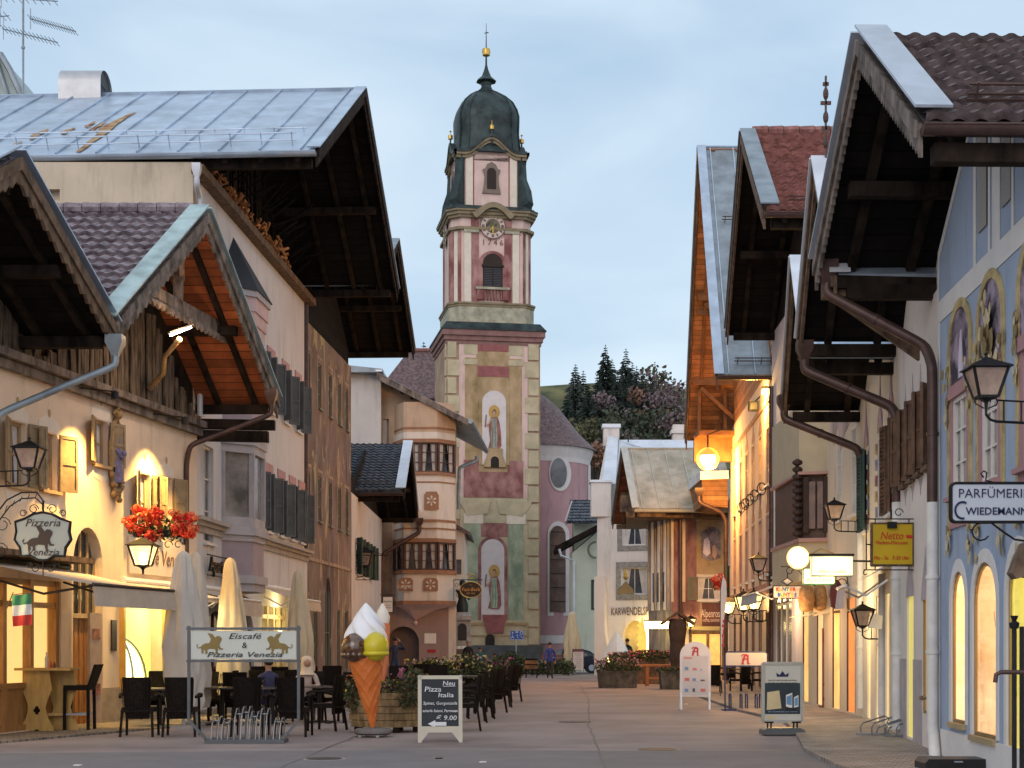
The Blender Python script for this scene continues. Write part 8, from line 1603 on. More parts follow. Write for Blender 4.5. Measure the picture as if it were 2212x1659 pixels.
# ---------------- pharmacy board, stand, poster stand
ftr = mat('gothic_red', (.4, .03, .04), .5, bump=0)
def goth(par, c, s_, y):      # red gothic pharmacy A
    b = MB(); pl = [[(-.42, -.5), (-.1, -.5), (-.18, -.38), (.02, .3), (-.12, .42), (-.3, -.1), (-.36, -.38)], [(-.34, -.06), (.26, -.06), (.26, .06), (-.3, .06)], [(-.12, .42), (.04, .5), (.3, .36), (.3, -.36), (.44, -.42), (.3, -.52), (.12, -.4), (.16, -.3), (.14, .22), (.02, .3)], [(-.4, .3), (-.28, .46), (-.1, .5), (-.12, .4), (-.26, .36), (-.3, .2)]]
    for i, q in enumerate(pl): b.prism([(c[0]+x*s_, y-.001*i, c[1]+z*s_) for x, z in q], (0, -.003, 0))
    b.build('gothic_letter_emblem', ftr, par)
pb = root('pharmacy_board', 'white round-topped pharmacy board with a red gothic A and printed sheet', 'board', tuple(GP(1502, 1533)), rad(-3)); s3 = (1533-HY)/EH; b = MB(); w_ = .37; z0, z1 = (1533-1505)/s3, (1533-1386)/s3
b.prism([(-w_, -.02, z0), (w_, -.02, z0), (w_, -.02, z1-w_*.9)]+[(w_*math.cos(t), -.02, z1-w_*.9+w_*.9*math.sin(t)) for t in [k*math.pi/14 for k in range(1, 15)]], (0, .05, 0)); b.build('board', mat('white_board_face', (.62, .6, .62), .4, var=.03, bump=0), pb)
b = MB(); b.ob((-w_+.06, -.026, z0+.04), (2*w_-.12, 0, 0), (0, -.006, 0), (0, 0, .95)); b.build('printed_sheet', mat('poster_sheet', (.5, .48, .5), .35, var=.06), pb); pc = [mat('poster_blue', (.15, .25, .45), .5), mat('poster_red', (.5, .15, .13), .5), mat('poster_grey', (.33, .33, .36), .5), mat('poster_dark', (.08, .08, .1), .5)]
b = MB(); g_ = random.Random(5)
for i in range(3):
    for j in range(3): b.ob((-.26+i*.19, -.034, z0+.12+j*.26), (.02+g_.random()*.11, 0, 0), (0, -.003, 0), (0, 0, .03+g_.random()*.06), g_.randrange(4)); b.ob((-.28+i*.19, -.0335, z0+.1+j*.26), (.165, 0, 0), (0, -.001, 0), (0, 0, .006), 2)
b.ob((-.28, -.034, z0+.92), (.2, 0, 0), (0, -.003, 0), (0, 0, .03), 1); b.build('print', pc, pb); goth(pb, (0, z1-.24), .24, -.024)
b = MB()
for s_ in (-1, 1): b.bar((s_*(w_-.03), 0, z0+.1), (s_*(w_-.03), -.05, 0), .04, .04); b.bar((s_*(w_-.03), .03, z0+.9), (s_*(w_-.02), .42, 0), .035, .035)
b.build('leg', M['zinc_white'], pb)
pr = root('pharmacy_bicycle_rack', 'blue bicycle rack frame with a cream pharmacy header and red gothic A', 'rack', tuple(GP(1612, 1536)), rad(-2)); s4 = (1536-HY)/EH; bl = mat('dark_blue_steel', (.03, .04, .12), .45, .3); b = MB(); w_ = .5; zt_ = (1536-1408)/s4
b.tube([(-w_, 0, 0), (-w_, 0, zt_-.06), (-w_+.05, 0, zt_), (w_-.05, 0, zt_), (w_, 0, zt_-.06), (w_, 0, 0)], .018, 8); b.bar((-w_, 0, zt_-.34), (w_, 0, zt_-.34), .03, .03); b.bar((-w_-.05, 0, .02), (w_+.25, 0, .02), .05, .03); b.bar((-w_-.05, .4, .02), (w_+.25, .4, .02), .05, .03); b.bar((-w_, 0, .02), (-w_, .4, .02), .04, .03)
for x in (-.36, -.1, .03, .26, .36, .6): b.tube([(x, 0, .03), (x, 0, .34), (x, .04, .4), (x, .34, .4), (x, .38, .34), (x, .4, .03)], .018, 7)
b.build('frame', bl, pr); MB().ob((-w_+.02, -.01, zt_-.32), (2*w_-.04, 0, 0), (0, .02, 0), (0, 0, .3)).build('header_panel', mat('cream_header_panel', (.52, .48, .42), .5, var=.04, bump=0), pr); goth(pr, (-.02, zt_-.17), .25, -.014)
po_ = root('poster_stand', 'white framed poster stand with crown and tablets on a dark grey wheeled foot', 'poster stand', tuple(GP(1690, 1588)), rad(3)); s5 = (1588-HY)/EH; b = MB(); w_ = .345; z0, z1 = .24, (1588-1433)/s5
for a_, c_ in (((-w_, z0), (w_, z0)), ((-w_, z1), (w_, z1)), ((-w_, z0), (-w_, z1)), ((w_, z0), (w_, z1))): b.bar((a_[0], 0, a_[1]), (c_[0], 0, c_[1]), .05, .05)
b.build('frame', mat('silver_frame', (.45, .45, .42), .4, .3), po_); MB().ob((-w_+.02, -.008, z0+.02), (2*w_-.04, 0, 0), (0, .016, 0), (0, 0, z1-z0-.04)).build('poster', mat('poster_paper', (.55, .55, .5), .3, var=.03, bump=0), po_)
dk = mat('poster_navy_picture', (.03, .045, .06), .3, var=.2); b = MB(); b.ob((-w_+.035, -.012, z0+.13), (2*w_-.07, 0, 0), (0, -.004, 0), (0, 0, .54), 0)
b.prism([(-.28, -.018, .44), (-.02, -.018, .47), (-.06, -.018, .78), (-.27, -.018, .75)], (0, -.003, 0), 1); b.prism([(.06, -.018, .5), (.17, -.018, .47), (.17, -.018, .74), (.06, -.018, .7)], (0, -.003, 0), 2); b.prism([(.2, -.018, .48), (.28, -.018, .5), (.28, -.018, .7), (.2, -.018, .66)], (0, -.003, 0), 2); b.prism([(.07, -.022, .54), (.16, -.022, .52), (.16, -.022, .71), (.07, -.022, .67)], (0, -.002, 0), 3); b.prism([(.21, -.022, .51), (.27, -.022, .52), (.27, -.022, .67), (.21, -.022, .64)], (0, -.002, 0), 3); b.box((.15, -.02, .44), (.2, .006, .08), k=4)
b.prism([(-.1, -.012, 1.02), (-.11, -.012, 1.09), (-.05, -.012, 1.05), (0, -.012, 1.12), (.05, -.012, 1.05), (.11, -.012, 1.09), (.1, -.012, 1.02)], (0, -.004, 0), 5); b.box((-.2, -.014, z0+.07), (.14, .006, .05), k=1)
b.build('picture', [dk, mat('gift_card_cream', (.6, .5, .3), .5), M['white'], mat('screen_blue', (.15, .3, .5), .4), M['blackp'], navy], po_)
text('Jetzt für mehr Vorteile und einen', .022, M['blackp'], po_, (0, -.012, .95), w=.5, bold=0); text('günstigen und tollen Neuen sichern!', .022, M['blackp'], po_, (0, -.012, .905), w=.52); text('Ihre Gutscheine zum Vorteil', .026, mat('poster_blue_text', (.3, .42, .55), .5), po_, (0, -.02, z0+.16), w=.5)
b = MB()
for x in (-.26, -.2, .2, .26): b.bar((x, 0, .08), (x, 0, .24), .025, .025)
b.box((-.24, 0, .225), (.16, .06, .03)); b.box((.24, 0, .225), (.16, .06, .03)); b.build('spring_leg', M['iron'], po_)
b = MB(); b.prism([(-.37, -.2, .02), (.37, -.2, .02), (.35, -.18, .1), (.28, -.12, .13), (-.28, -.12, .13), (-.35, -.18, .1)], (0, .42, 0)); b.build('foot', mat('dark_grey_plastic', (.08, .09, .1), .5), po_)
# beach flag
bfg = root('beach_flag', 'slim white feather flag with red print standing by the pharmacy board', 'flag', tuple(GP(1556, 1508))); s6 = (1508-HY)/EH; H6 = (1508-1246)/s6
b = MB(); edge = [(0, .55), (.02, 1.2), (.07, 1.9), (.14, 2.6), (.19, H6-.5), (.17, H6-.15), (.1, H6), (.04, H6-.1), (0, H6-.4)]; b.prism([(x+.0, -.004, z) for x, z in edge], (0, .008, 0)); b.build('cloth', mat('white_flag_cloth', (.6, .55, .55), .8, var=.06), bfg); MB().tube([(0, 0, 0), (0, 0, H6-.4), (.05, 0, H6-.05)], .012, 6).build('pole', M['iron'], bfg)
b = MB()
for k in range(6): b.box((.08+.01*(k % 2), -.008, 1.55+k*.14), (.07-.02*(k % 2), .006, .09))
b.build('print', ftr, bfg)
# ---------------- bicycle rack at the right wall
br = root('spiral_bicycle_rack', 'low galvanised hoop bicycle rack on the paving at the white wall', 'rack', tuple(GP(1915, 1590, .06)), rad(-8)); gv = mat('galvanised_steel', (.2, .22, .24), .4, .7, var=.2); b = MB()
for k, (x, y) in enumerate(((-.4, .25), (-.22, .22), (-.02, .1), (-.02, -.15), (.14, -.2), (.3, -.1))): b2 = MB(); b2.tube([(x, y, .02), (x+.0, y, .14), (x+.04, y+.02, .2), (x+.4, y+.1, .32), (x+.48, y+.12, .28), (x+.44, y+.12, .18), (x+.3, y+.1, .12), (x+.26, y+.1, .02)], .013, 7); b2.build('hoop', gv, br)
b.bar((-.48, .25, .02), (.1, .25, .02), .05, .03); b.bar((-.05, -.2, .02), (.62, -.12, .02), .05, .03); b.build('rail', gv, br)
# ---------------- postcard rack, trunk table
pcr = root('postcard_rack', 'tall red postcard rack with purple header and rows of cards', 'rack', tuple(GP(1793, 1528, .06)), rad(-6)); s7 = (1528-HY)/(EH-.06); b = MB(); Hh = (1528-1357)/s7
b.bar((-.17, 0, 0), (-.17, 0, Hh), .035, .035); b.bar((.17, .1, .45), (.17, .1, Hh), .03, .03); b.bar((-.22, .3, .02), (-.22, -.1, .02), .05, .04); b.bar((-.17, 0, .2), (.2, .1, .2), .03, .1); b.bar((-.17, 0, .55), (.2, .1, .55), .03, .05); b.build('frame', mat('dark_red_metal', (.16, .025, .02), .5), pcr)
MB().ob((-.15, .03, Hh-.36), (.38, .06, 0), (0, .02, 0), (0, 0, .36)).build('header', mat('purple_header', (.22, .08, .2), .5, var=.1), pcr); cmt = [mat('card_%s' % n_, c_, .4, var=.5, scale=14) for n_, c_ in (('rose', (.5, .18, .2)), ('cream', (.5, .42, .33)), ('blue', (.2, .25, .35)), ('brown', (.25, .14, .1)))]
for j in range(5):
    b = MB()
    for i in range(3): b.ob((-.13+i*.12, .02+i*.02, .6+j*.22), (.1, .015, 0), (0, .03, 0), (0, .03, .17), (i+j) % 4)
    b.build('card_row', cmt, pcr)
tt = root('trunk_display', 'tree trunk display stand with yellow tray top, price tag card and green toy', 'display stand', tuple(GP(1825, 1530, .06))); s8 = (1530-HY)/(EH-.06); b = MB(); b.lathe([(.2, .05), (.19, .3), (.185, .6), (.19, .78)], (0, 0, 0), 18); b.build('trunk', mat('brown_bark_stump', (.1, .06, .05), .9, var=.4, scale=5, st=(2, 2, .5), bump=.6), tt, smooth=True)
yel = mat('bright_yellow_plastic', (.62, .4, .01), .4, var=.08); b = MB(); b.lathe([(.2, .78), (.3, .95), (.29, .96), (.2, .85)], (0, 0, 0), 4, ph=math.pi/4, sx=1.2); b.build('tray', yel, tt); b = MB(); b.lathe([(.32, 0), (.32, .04), (.2, .06)], (0, 0, 0), 20); b.build('base', yel, tt)
b = MB(); b.box((0, 0, .98), (.33, .2, .14)); b.build('blue_box', mat('sky_blue_carton', (.12, .22, .38), .5, var=.4, scale=5), tt); b = MB(); b.prism([(-.06, -.05, 1.08), (.12, -.05, 1.08), (.07, -.05, 1.45), (0, -.05, 1.45)], (0, .05, 0)); b.build('paper_cone', M['white'], tt)
b = MB(); b.prism([(-.2, 0, 1.35), (.14, 0, 1.33), (.18, 0, 1.75), (-.16, 0, 1.78)], (0, .02, 0)); b.build('price_card', mat('bright_yellow_card', (.75, .5, .08), .5, em=.5, emc=(1, .6, .1), bump=0), tt); text('SALE 50', .09, redl, tt, (0, -.006, 1.62), w=.22); b = MB(); b.ball((.19, -.05, 1.72), .07, 10); b.build('red_heart', mat('red_foil', (.5, .03, .01), .4), tt)
b = MB(); leaves(b, (.04, -.24, .13), (.16, .08, .1), 260, .06, (0,), rnd=random.Random(2)); b.build('green_toy', mat('green_fluff', (.02, .13, .05), .8, var=.4), tt, rec=False)
bn = root('folded_banner', 'white and magenta striped board leaning behind the trunk stand', 'board', tuple(GP(1782, 1520, .06)+V(.25, .3, 0))); b = MB(); b.prism([(-.1, 0, 0), (.1, 0, 0), (.12, .1, .95), (0, .1, .95)], (0, .03, 0)); b.build('board', M['white'], bn); b = MB(); b.prism([(-.09, -.006, .1), (0, .02, .45), (.04, .02, .45), (-.05, -.006, .1)], (0, -.004, 0), 0); b.prism([(-.1, -.007, 0), (.1, -.007, 0), (.08, .01, .28), (-.06, .01, .28)], (0, -.004, 0), 1); b.build('stripe', [mat('magenta_print', (.4, .03, .16), .5), yel], bn)
# hanging wares on R4 shopfront
for k, (px, py, Y, w_, m_) in enumerate(((1742, 1290, 35.8, .4, mat('straw_basket', (.3, .17, .07), .8, var=.3, scale=12)), (1772, 1288, 36, .34, MC['straw_basket']), (1806, 1282, 34, .3, mat('dark_red_bunting', (.1, .02, .02), .8)))):
    o = root('hanging_ware', ('round straw basket hanging left under the glowing signs', 'second straw basket hanging right of the first one', 'dark red cloth bundle hanging on the shopfront')[k], 'hanging goods', tuple(P(px, py, Y))); b = MB(); b.lathe([(.02, -.35), (w_*.4, -.3), (w_*.5, -.05), (w_*.4, .2), (.05, .3)], (0, 0, 0), 12); b.build('bundle', m_, o, smooth=True); MB().tube([(0, 0, .3), (0, 0, .55)], .01, 4).build('hook', M['iron'], o)
for k, (px, py, Y, w_) in enumerate(((1738, 1325, 36, .62), (1778, 1322, 36, .45))):
    o = root('price_board', ('tilted pale card awning lit from below by the shop', 'square cream price card hanging over the shop door')[k], 'card', tuple(P(px, py, Y))); MB().ob((-w_/2, 0, -.1), (w_, 0, .1), (0, .3, 0) if k == 0 else (0, .02, 0), (0, 0, .02) if k == 0 else (0, 0, .36)).build('card', mat('cream_card', (.55, .5, .38), .6, var=.1), o)
nb = root('shop_notice', 'white tilted notice card under the pale pink awning', 'card', tuple(P(1893, 1342, 27.6))); MB().prism([(-.15, 0, -.12), (.12, .1, -.14), (.14, .1, .1), (-.04, 0, .14)], (0, .01, 0)).build('card', M['white'], nb)
ds = root('door_sign', 'large white round disc on the orange shop wall', 'sign', tuple(P(1848, 1372, 34.2))); MB().lathe([(.28, 0), (.28, .04)], (0, 0, 0), 20, sy=1).build('disc', mat('peach_disc', (.6, .42, .28), .6), ds).rotation_euler = (rad(90), 0, rad(60))
# ---------------- lattice gate, pipe and canopy corner at the right edge
lg = root('folding_gate', 'black folding lattice gate standing in front of the right arched window', 'gate', tuple(P(2212, 1659, 14.2))); lg.location.z = .06; b = MB(); s9 = 3300/14.2; z0, z1 = .0, (1720-1330)/s9
for x in (-.09, -.02): b.bar((x, 0, 0), (x, 0, z1+.02), .035, .035)
b.bar((.14, .0, 0), (.14, 0, z1), .03, .03)
for k in range(-2, 22):
    z = k*.09
    for d in (1, -1):
        a_ = V(0, .012*d, z if d > 0 else z+.18); c_ = V(.26, .012*d, z+.18 if d > 0 else z)
        if c_.z < z1 and a_.z < z1 and min(a_.z, c_.z) > 0: b.bar(a_, c_, .008, .014)
b.build('lattice', M['iron'], lg); b = MB()
for x, h_ in ((-.09, .12), (.1, .18)): b.lathe([(.04, 0), (.05, .05), (.02, h_*.6), (.04, h_)], (x, 0, z1), 8)
b.build('finial', M['iron'], lg)
pp = root('pipe_outlet', 'brown bent pipe reaching in from the right edge above the lattice gate', 'pipe', tuple(P(2212, 1452, 13.2))); b = MB(); b.tube([(.6, .1, 0), (0, 0, 0), (-.2, 0, 0), (-.24, 0, -.02), (-.25, 0, -.09)], .02, 10); b.build('pipe', M['brown_metal'], pp, smooth=True)
tr = root('timber_finial', 'dark brown pointed timber corner poking in at the right edge', 'timber', tuple(P(2212, 1225, 13))); b = MB(); b.prism([(-.1, 0, -.05), (.0, 0, .2), (.3, 0, .35), (.3, 0, -.12), (0, 0, -.08), (-.06, 0, -.1)], (0, .15, 0)); b.build('timber', M['wood_mid'], tr)
bx_ = root('black_bin_lid', 'rounded black lid of a box just cutting the bottom edge of the picture', 'box', (XP(2070, 18.6), 18.6, .06)); b = MB(); b.prism([(-.4, 0, 0), (.4, 0, 0), (.4, 0, .08), (.36, 0, .13), (-.36, 0, .13), (-.4, 0, .08)], (0, .5, 0)); b.build('lid', mat('black_plastic', (.012, .013, .015), .4), bx_); b = MB(); b.box((0, -.012, .1), (.1, .02, .015)); b.build('latch', M['zinc'], bx_)
# ---------------- middle distance
def planterbox(label, p, L, Wd, h, cols, name='flower_planter', mm=None, fh=.35, seed=1, group=None):
    r = root(name, label, 'planter', tuple(p), 0, group); b = MB(); b.prism([(-L/2, -Wd/2, h), (L/2, -Wd/2, h), (L/2-.06, -Wd/2+.04, 0), (-L/2+.06, -Wd/2+.04, 0)], (0, Wd, 0)); b.box((0, 0, h-.04), (L+.04, Wd+.04, .06)); b.build('trough', mm, r)
    g_ = random.Random(seed); b = MB(); leaves(b, (0, 0, h+fh*.3), (L/2+.15, Wd/2+.15, fh*.9), int(900*L), .09, (0, 1), rnd=g_); b.build('foliage', foli, r, rec=False); b = MB()
    for i in range(int(70*L)): leaves(b, (g_.uniform(-L/2-.1, L/2+.1), g_.uniform(-Wd/2-.1, Wd/2), h+fh*g_.uniform(.3, 1.1)), (.04, .04, .03), 7, .05, (g_.choice(cols),), rnd=g_)
    b.build('blossoms', foli+[mat('pale_yellow_blossom', (.55, .52, .25), .8), mat('pale_pink_blossom', (.55, .32, .33), .8), mat('magenta_blossom', (.4, .08, .2), .8), mat('dark_pink_blossom', (.35, .08, .1), .8)], r, rec=False); return r
stn = mat('dark_mossy_stone', (.06, .05, .04), .9, var=.4, scale=4, c2=(.13, .11, .085), bump=.4)
planterbox('dark stone trough with overflowing pink flowers in the middle of the square', GP(1334, 1486), 1.45, .7, .62, (7, 7, 3, 9), mm=stn, seed=2, fh=.42); planterbox('round-cornered dark stone tub left of the wooden shrine', GP(1449, 1489), .8, .8, .66, (9,), mm=stn, seed=3, fh=.12)
planterbox('trough of pale yellow and white flowers behind the café tables', V(XP(935, 44), 44, 0), 1.5, .5, .6, (6, 6, 7, 2), mm=M['wood_dark'], seed=4, fh=.5); planterbox('second trough of pale yellow-green flowers left of the sign post', V(XP(1010, 46), 46, 0), 1.3, .5, .6, (6, 6, 6, 7), mm=M['wood_dark'], seed=5, fh=.6); planterbox('trough with thin purple and pink flowers beside the play street sign', V(XP(1075, 47), 47, 0), .8, .5, .5, (3, 8, 8), mm=M['wood_dark'], seed=6, fh=.6)
planterbox('long box of dark pink flowers on the terrace of the inn', V(XP(1415, 58), 60, 0), 1.5, .3, 1.0, (9, 8, 9), mm=M['wood_mid'], seed=7, fh=.3); planterbox('window-height box of rosy flowers before the white house entrance', V(XP(1350, 66), 66, 0), 1.3, .3, .9, (7, 9), mm=M['wood_mid'], seed=8, fh=.3)
ot_ = root('orange_bench_table', 'orange-brown wooden bench table between the stone troughs', 'table', tuple(GP(1412, 1482))); owd = mat('orange_wood', (.4, .14, .04), .6, var=.2); b = MB(); b.box((0, 0, .78), (1.25, .5, .07)); b.build('tabletop', owd, ot_)
for x in (-.25, .45): b = MB(); b.box((x, 0, .38), (.12, .4, .74)); b.build('leg', owd, ot_)
b = MB(); b.box((.1, 0, .3), (.8, .1, .08)); b.build('stretcher', owd, ot_)
shn = root('wooden_shrine', 'dark carved wooden wayside post with small pitched roof', 'shrine', tuple(GP(1470, 1486)+V(0, 1, 0))); b = MB(); b.lathe([(.26, 0), (.24, .8), (.3, 1.0), (.27, 1.6), (.34, 2.2), (.3, 2.5)], (0, 0, 0), 10); b.build('post', mat('dark_carved_wood', (.06, .035, .025), .8, var=.4, bump=.5), shn)
b = MB(); b.prism([(-.62, -.35, 2.35), (-.58, -.35, 2.28), (0, -.35, 2.68), (.58, -.35, 2.28), (.62, -.35, 2.35), (0, -.35, 2.8)], (0, .7, 0)); b.build('roof', M['wood_mid'], shn)
# play street sign
psn = root('play_street_sign', 'blue play street sign on a thin pole before the church', 'road sign', tuple(GP(1115, 1452, 0))); s10 = (1452-HY)/EH; Zp = lambda y: (1452-y)/s10; b = MB(); b.box((.05, 0, Zp(1372)), (.78, .03, .52)); b.build('plate', mat('traffic_blue', (.02, .1, .4), .4, bump=0), psn); MB().tube([(0, .03, 0), (0, .03, Zp(1360))], .03, 8).build('pole', M['zinc'], psn)
b = MB(); zc = Zp(1372); y_ = -.018
for a_, c_ in (((-.32, -.24), (.42, -.24)), ((-.32, .24), (.42, .24)), ((-.32, -.24), (-.32, .24)), ((.42, -.24), (.42, .24))): b.bar((a_[0], y_, zc+a_[1]), (c_[0], y_, zc+c_[1]), .01, .015)
b.ball((-.2, y_, zc+.13), .035, 8, sy=.2); b.bar((-.2, y_, zc+.1), (-.2, y_, zc-.04), .01, .06); b.bar((-.2, y_, zc-.04), (-.26, y_, zc-.18), .01, .03); b.bar((-.2, y_, zc-.04), (-.14, y_, zc-.18), .01, .03); b.ball((.06, y_, zc), .03, 8, sy=.2); b.bar((.06, y_, zc-.02), (.06, y_, zc-.1), .01, .05); b.bar((.06, y_, zc-.1), (.12, y_, zc-.16), .01, .03); b.box((.04, y_, zc+.16), (.14, .01, .05)); b.box((.04, y_, zc+.2), (.08, .01, .04)); b.tube([(.3+.08*math.cos(t), y_, zc+.12+.08*math.sin(t)) for t in [k*math.pi/6 for k in range(13)]], .014, 5); b.bar((.18, y_, zc+.0), (.4, y_, zc-.18), .01, .02); b.build('pictogram', M['white'], psn)
# wooden barrel rack, notice board, hedge, car, fence
bar_ = root('wooden_cabinet_stand', 'small brown wooden cabinet on two legs at the edge of the square', 'cabinet', (XP(1148, 71), 71, 0)); b = MB(); b.box((0, 0, .62), (.6, .35, .4)); b.build('case', mat('barrel_brown', (.2, .1, .045), .6, var=.3), bar_); b = MB(); b.box((0, 0, .86), (.56, .38, .08)); b.box((0, -.18, .62), (.62, .02, .05)); b.build('lid', M['wood_dark'], bar_)
for x in (-.25, .25): MB().box((x, 0, .22), (.05, .3, .44)).build('leg', M['wood_dark'], bar_)
nbd = root('notice_board', 'white notice board with dark header in front of the mint house', 'board', tuple(GP(1249, 1458)), rad(-6)); b = MB(); b.box((0, 0, .75), (.52, .04, .95)); b.build('panel', mat('pale_notice_sheet', (.5, .48, .5), .6, var=.06), nbd); b = MB(); b.box((0, -.005, 1.25), (.6, .05, .14)); b.bar((-.28, 0, 0), (-.28, 0, 1.3), .04, .04); b.bar((.28, 0, .15), (.28, 0, 1.3), .03, .03); b.build('header', mat('plum_header', (.1, .05, .08), .6), nbd)
b = MB()
for k in range(8): b.box((0, -.022, 1.1-k*.1), (.36-.06*(k % 3), .006, .015))
b.build('printed_lines', M['brown_frame'], nbd)
nb2 = root('blue_notice', 'small blue board half hidden behind the notice board', 'board', tuple(GP(1268, 1445))); b = MB(); b.box((0, 0, 1.1), (.5, .04, .5)); b.build('panel', mat('notice_blue', (.05, .1, .2), .6, var=.3), nb2); MB().bar((0, 0, 0), (0, 0, .9), .04, .04).build('leg', M['iron'], nb2)
hd_ = root('clipped_hedge', 'low dark green hedge between the sign post and the parked car', 'hedge', (XP(1148, 76), 76, 0)); b = MB(); g_ = random.Random(6)
for k in range(14): leaves(b, (-1.6+k*.27, g_.uniform(-.2, .2), .42), (.3, .35, .42), 150, .13, (0, 1), rnd=g_)
b.build('foliage', [foli[1], foli[0]], hd_, rec=False); MB().bar((-1.5, 0, .1), (1.9, 0, .1), .06, .06).build('stem', barkm, hd_)
hd2 = root('round_shrub', 'round dark shrub at the foot of the play street sign', 'shrub', (XP(1105, 72), 72, 0)); b = MB(); leaves(b, (0, 0, .7), (.7, .5, .55), 900, .12, (0, 1), rnd=g_); b.build('foliage', [foli[0], foli[1]], hd2, rec=False); MB().tube([(0, 0, 0), (0, 0, .5)], .05, 6).build('stem', barkm, hd2)
fl_ = root('white_flower_pot', 'small pot of white flowers with a little yellow tip beside the cabinet', 'plant', tuple(GP(1125, 1458))); b = MB(); leaves(b, (0, 0, .42), (.2, .2, .2), 200, .1, (0,), rnd=g_); b.build('blossoms', M['white'], fl_, rec=False); MB().lathe([(.14, 0), (.2, .25), (.18, .25)], (0, 0, 0), 12).build('pot', stn, fl_)
car = root('parked_car', 'dark blue car parked behind the fence at the foot of the church', 'car', (XP(1228, 82), 82, 0)); cp_ = mat('dark_blue_car_paint', (.012, .025, .05), .25, .3, var=.1, bump=0, coat=.6); b = MB()
sec = [(-1.9, .45, .55), (-1.75, .7, .75), (-1.0, .85, .95), (-.5, 1.3, .8), (.3, 1.42, .75), (1.1, 1.2, .78), (1.7, .85, .8), (1.95, .5, .7)]
b.grid([[V(x, -.82*1, .25), V(x, -.84, zt*.62), V(x, -.66*w/.8, zt), V(x, .66*w/.8, zt), V(x, .84, zt*.62), V(x, .82, .25)] for x, zt, w in sec]); b.face([(-1.9, -.82, .25), (-1.9, .82, .25), (-1.9, .8, .45), (-1.9, -.8, .45)]); b.build('body', cp_, car, smooth=True)
MB().prism([(-.95, -.8, .88), (-.5, -.72, 1.24), (.3, -.7, 1.34), (1.05, -.74, 1.14), (1.3, -.8, .92)], (0, .02, 0)).build('side_window', M['glass'], car)
for x in (-1.2, 1.2):
    for y in (-.8, .8): b = MB(); b.tube([(x, y-.1, .31), (x, y+.1, .31)], .31, 16); w_ = b.build('wheel', M['blackp'], car); MB().tube([(x, y-.11, .31), (x, y-.105, .31)], .17, 12).build('rim', M['zinc'], w_)
fc = root('terrace_railing', 'grey metal railing with red boards in front of the parked car', 'railing', tuple(GP(1205, 1452))); fc.location.y = 79.5; fc.location.x = XP(1212, 79.5); b = MB()
for k in range(9): b.bar((-1.0+k*.25, 0, 0), (-1.0+k*.25, 0, .6), .035, .035)
for z in (.2, .4, .6): b.bar((-1.05, 0, z), (1.05, 0, z), .03, .04)
b.build('railing', M['zinc_dark'], fc); b = MB(); b.bar((-1.0, .1, .78), (1.05, .1, .78), .04, .12); b.bar((-1.0, .1, .95), (1.05, .1, .95), .04, .1); b.build('red_board', mat('faded_red_boards', (.25, .07, .05), .7), fc)
# terrace furniture before the right inn
for k, (px, py, lb) in enumerate(((1540, 1500, 'brown chair at the lit terrace next to the feather flag'), (1600, 1497, 'brown chair behind the pharmacy rack, left of two'), (1640, 1497, 'brown chair behind the pharmacy rack, right of two'), (1572, 1480, 'brown chair at the far lit doorway terrace'), (1520, 1478, 'brown chair nearest the inn doorway'))):
    c = dup(cprot, label=lb); p = GP(px, py); c.location = (p.x, p.y, 0); c.rotation_euler = (0, 0, rad(40*k)); c.scale = (1, 1, 1); c['group'] = 'brown chairs on the right terrace'
for k, (px, py, lb) in enumerate(((1618, 1492, 'dark terrace table behind the pharmacy rack'), (1550, 1486, 'dark terrace table by the inn doorway'))): c = dup(tp_, label=lb); p = GP(px, py); c.location = (p.x, p.y, 0)
lf = root('lit_leaf_decoration', 'tall golden leaf-shaped lit decoration by the arched entrance', 'decoration', (XP(1388, 75.5), 75.5, 0)); b = MB(); pts = [(0, .3), (.16, .5), (.22, 1.2), (.16, 2.0), (0, 2.9), (-.06, 2.7)]+[(-.3+(.12 if i % 2 else 0)-.02*i*0, 2.5-i*.16) for i in range(13)]
b.prism([(x, 0, z) for x, z in pts], (0, .06, 0)); b.build('leaf', mat('glowing_golden_leaf', (.6, .38, .08), .5, var=.4, scale=3, em=.6, emc=(1, .55, .1)), lf); MB().bar((0, .03, 0), (0, .03, .4), .06, .06).build('stand', M['iron'], lf)
for k, (px, y0, y1) in enumerate(((1314, 1400, 1430), (1400, 1355, 1430))):
    o = root('tube_lamp', ('short vertical glowing tube left of the arched entrance', 'tall yellow-green glowing tube right of the arched entrance')[k], 'light', tuple(P(px, y1, 74))); MB().tube([(0, 0, 0), (0, 0, (y1-y0)*74/F)], .08, 8).build('tube', mat('yellow_neon_tube', (1, 1, .5), .5, em=4, emc=(1, .85, .25), bump=0), o); MB().box((0, 0, -.35), (.2, .2, .7)).build('stand', M['iron'], o)
# fountain with statue
fs = root('fountain_statue', 'dark bronze statue on a pale niche pedestal at the foot of the tower', 'statue', (XP(999, 76), 76, 0)); sF = 3300/76; b = MB(); b.box((0, 0, .5), (1.7, 1.7, 1.0)); b.box((0, 0, 1.15), (1.2, 1.2, .35)); b.build('base_steps', mat('brown_stone', (.12, .09, .08), .8, var=.2), fs)
b = MB(); b.box((0, 0, 1.6), (1.0, 1.0, .25)); b.box((0, 0, 2.2), (.78, .78, 1.1)); b.box((0, 0, 2.85), (1.05, 1.05, .2)); b.lathe([(.5, 2.95), (.3, 3.15)], (0, 0, 0), 8); b.build('pedestal', mat('weathered_pale_stone', (.28, .27, .26), .8, var=.3, scale=3), fs); b = MB(); b.prism([(x, -.4, z) for x, z in arch_pts(0, .22, 1.75, 2.6)], (0, -.01, 0)); b.build('niche', M['blackp'], fs)
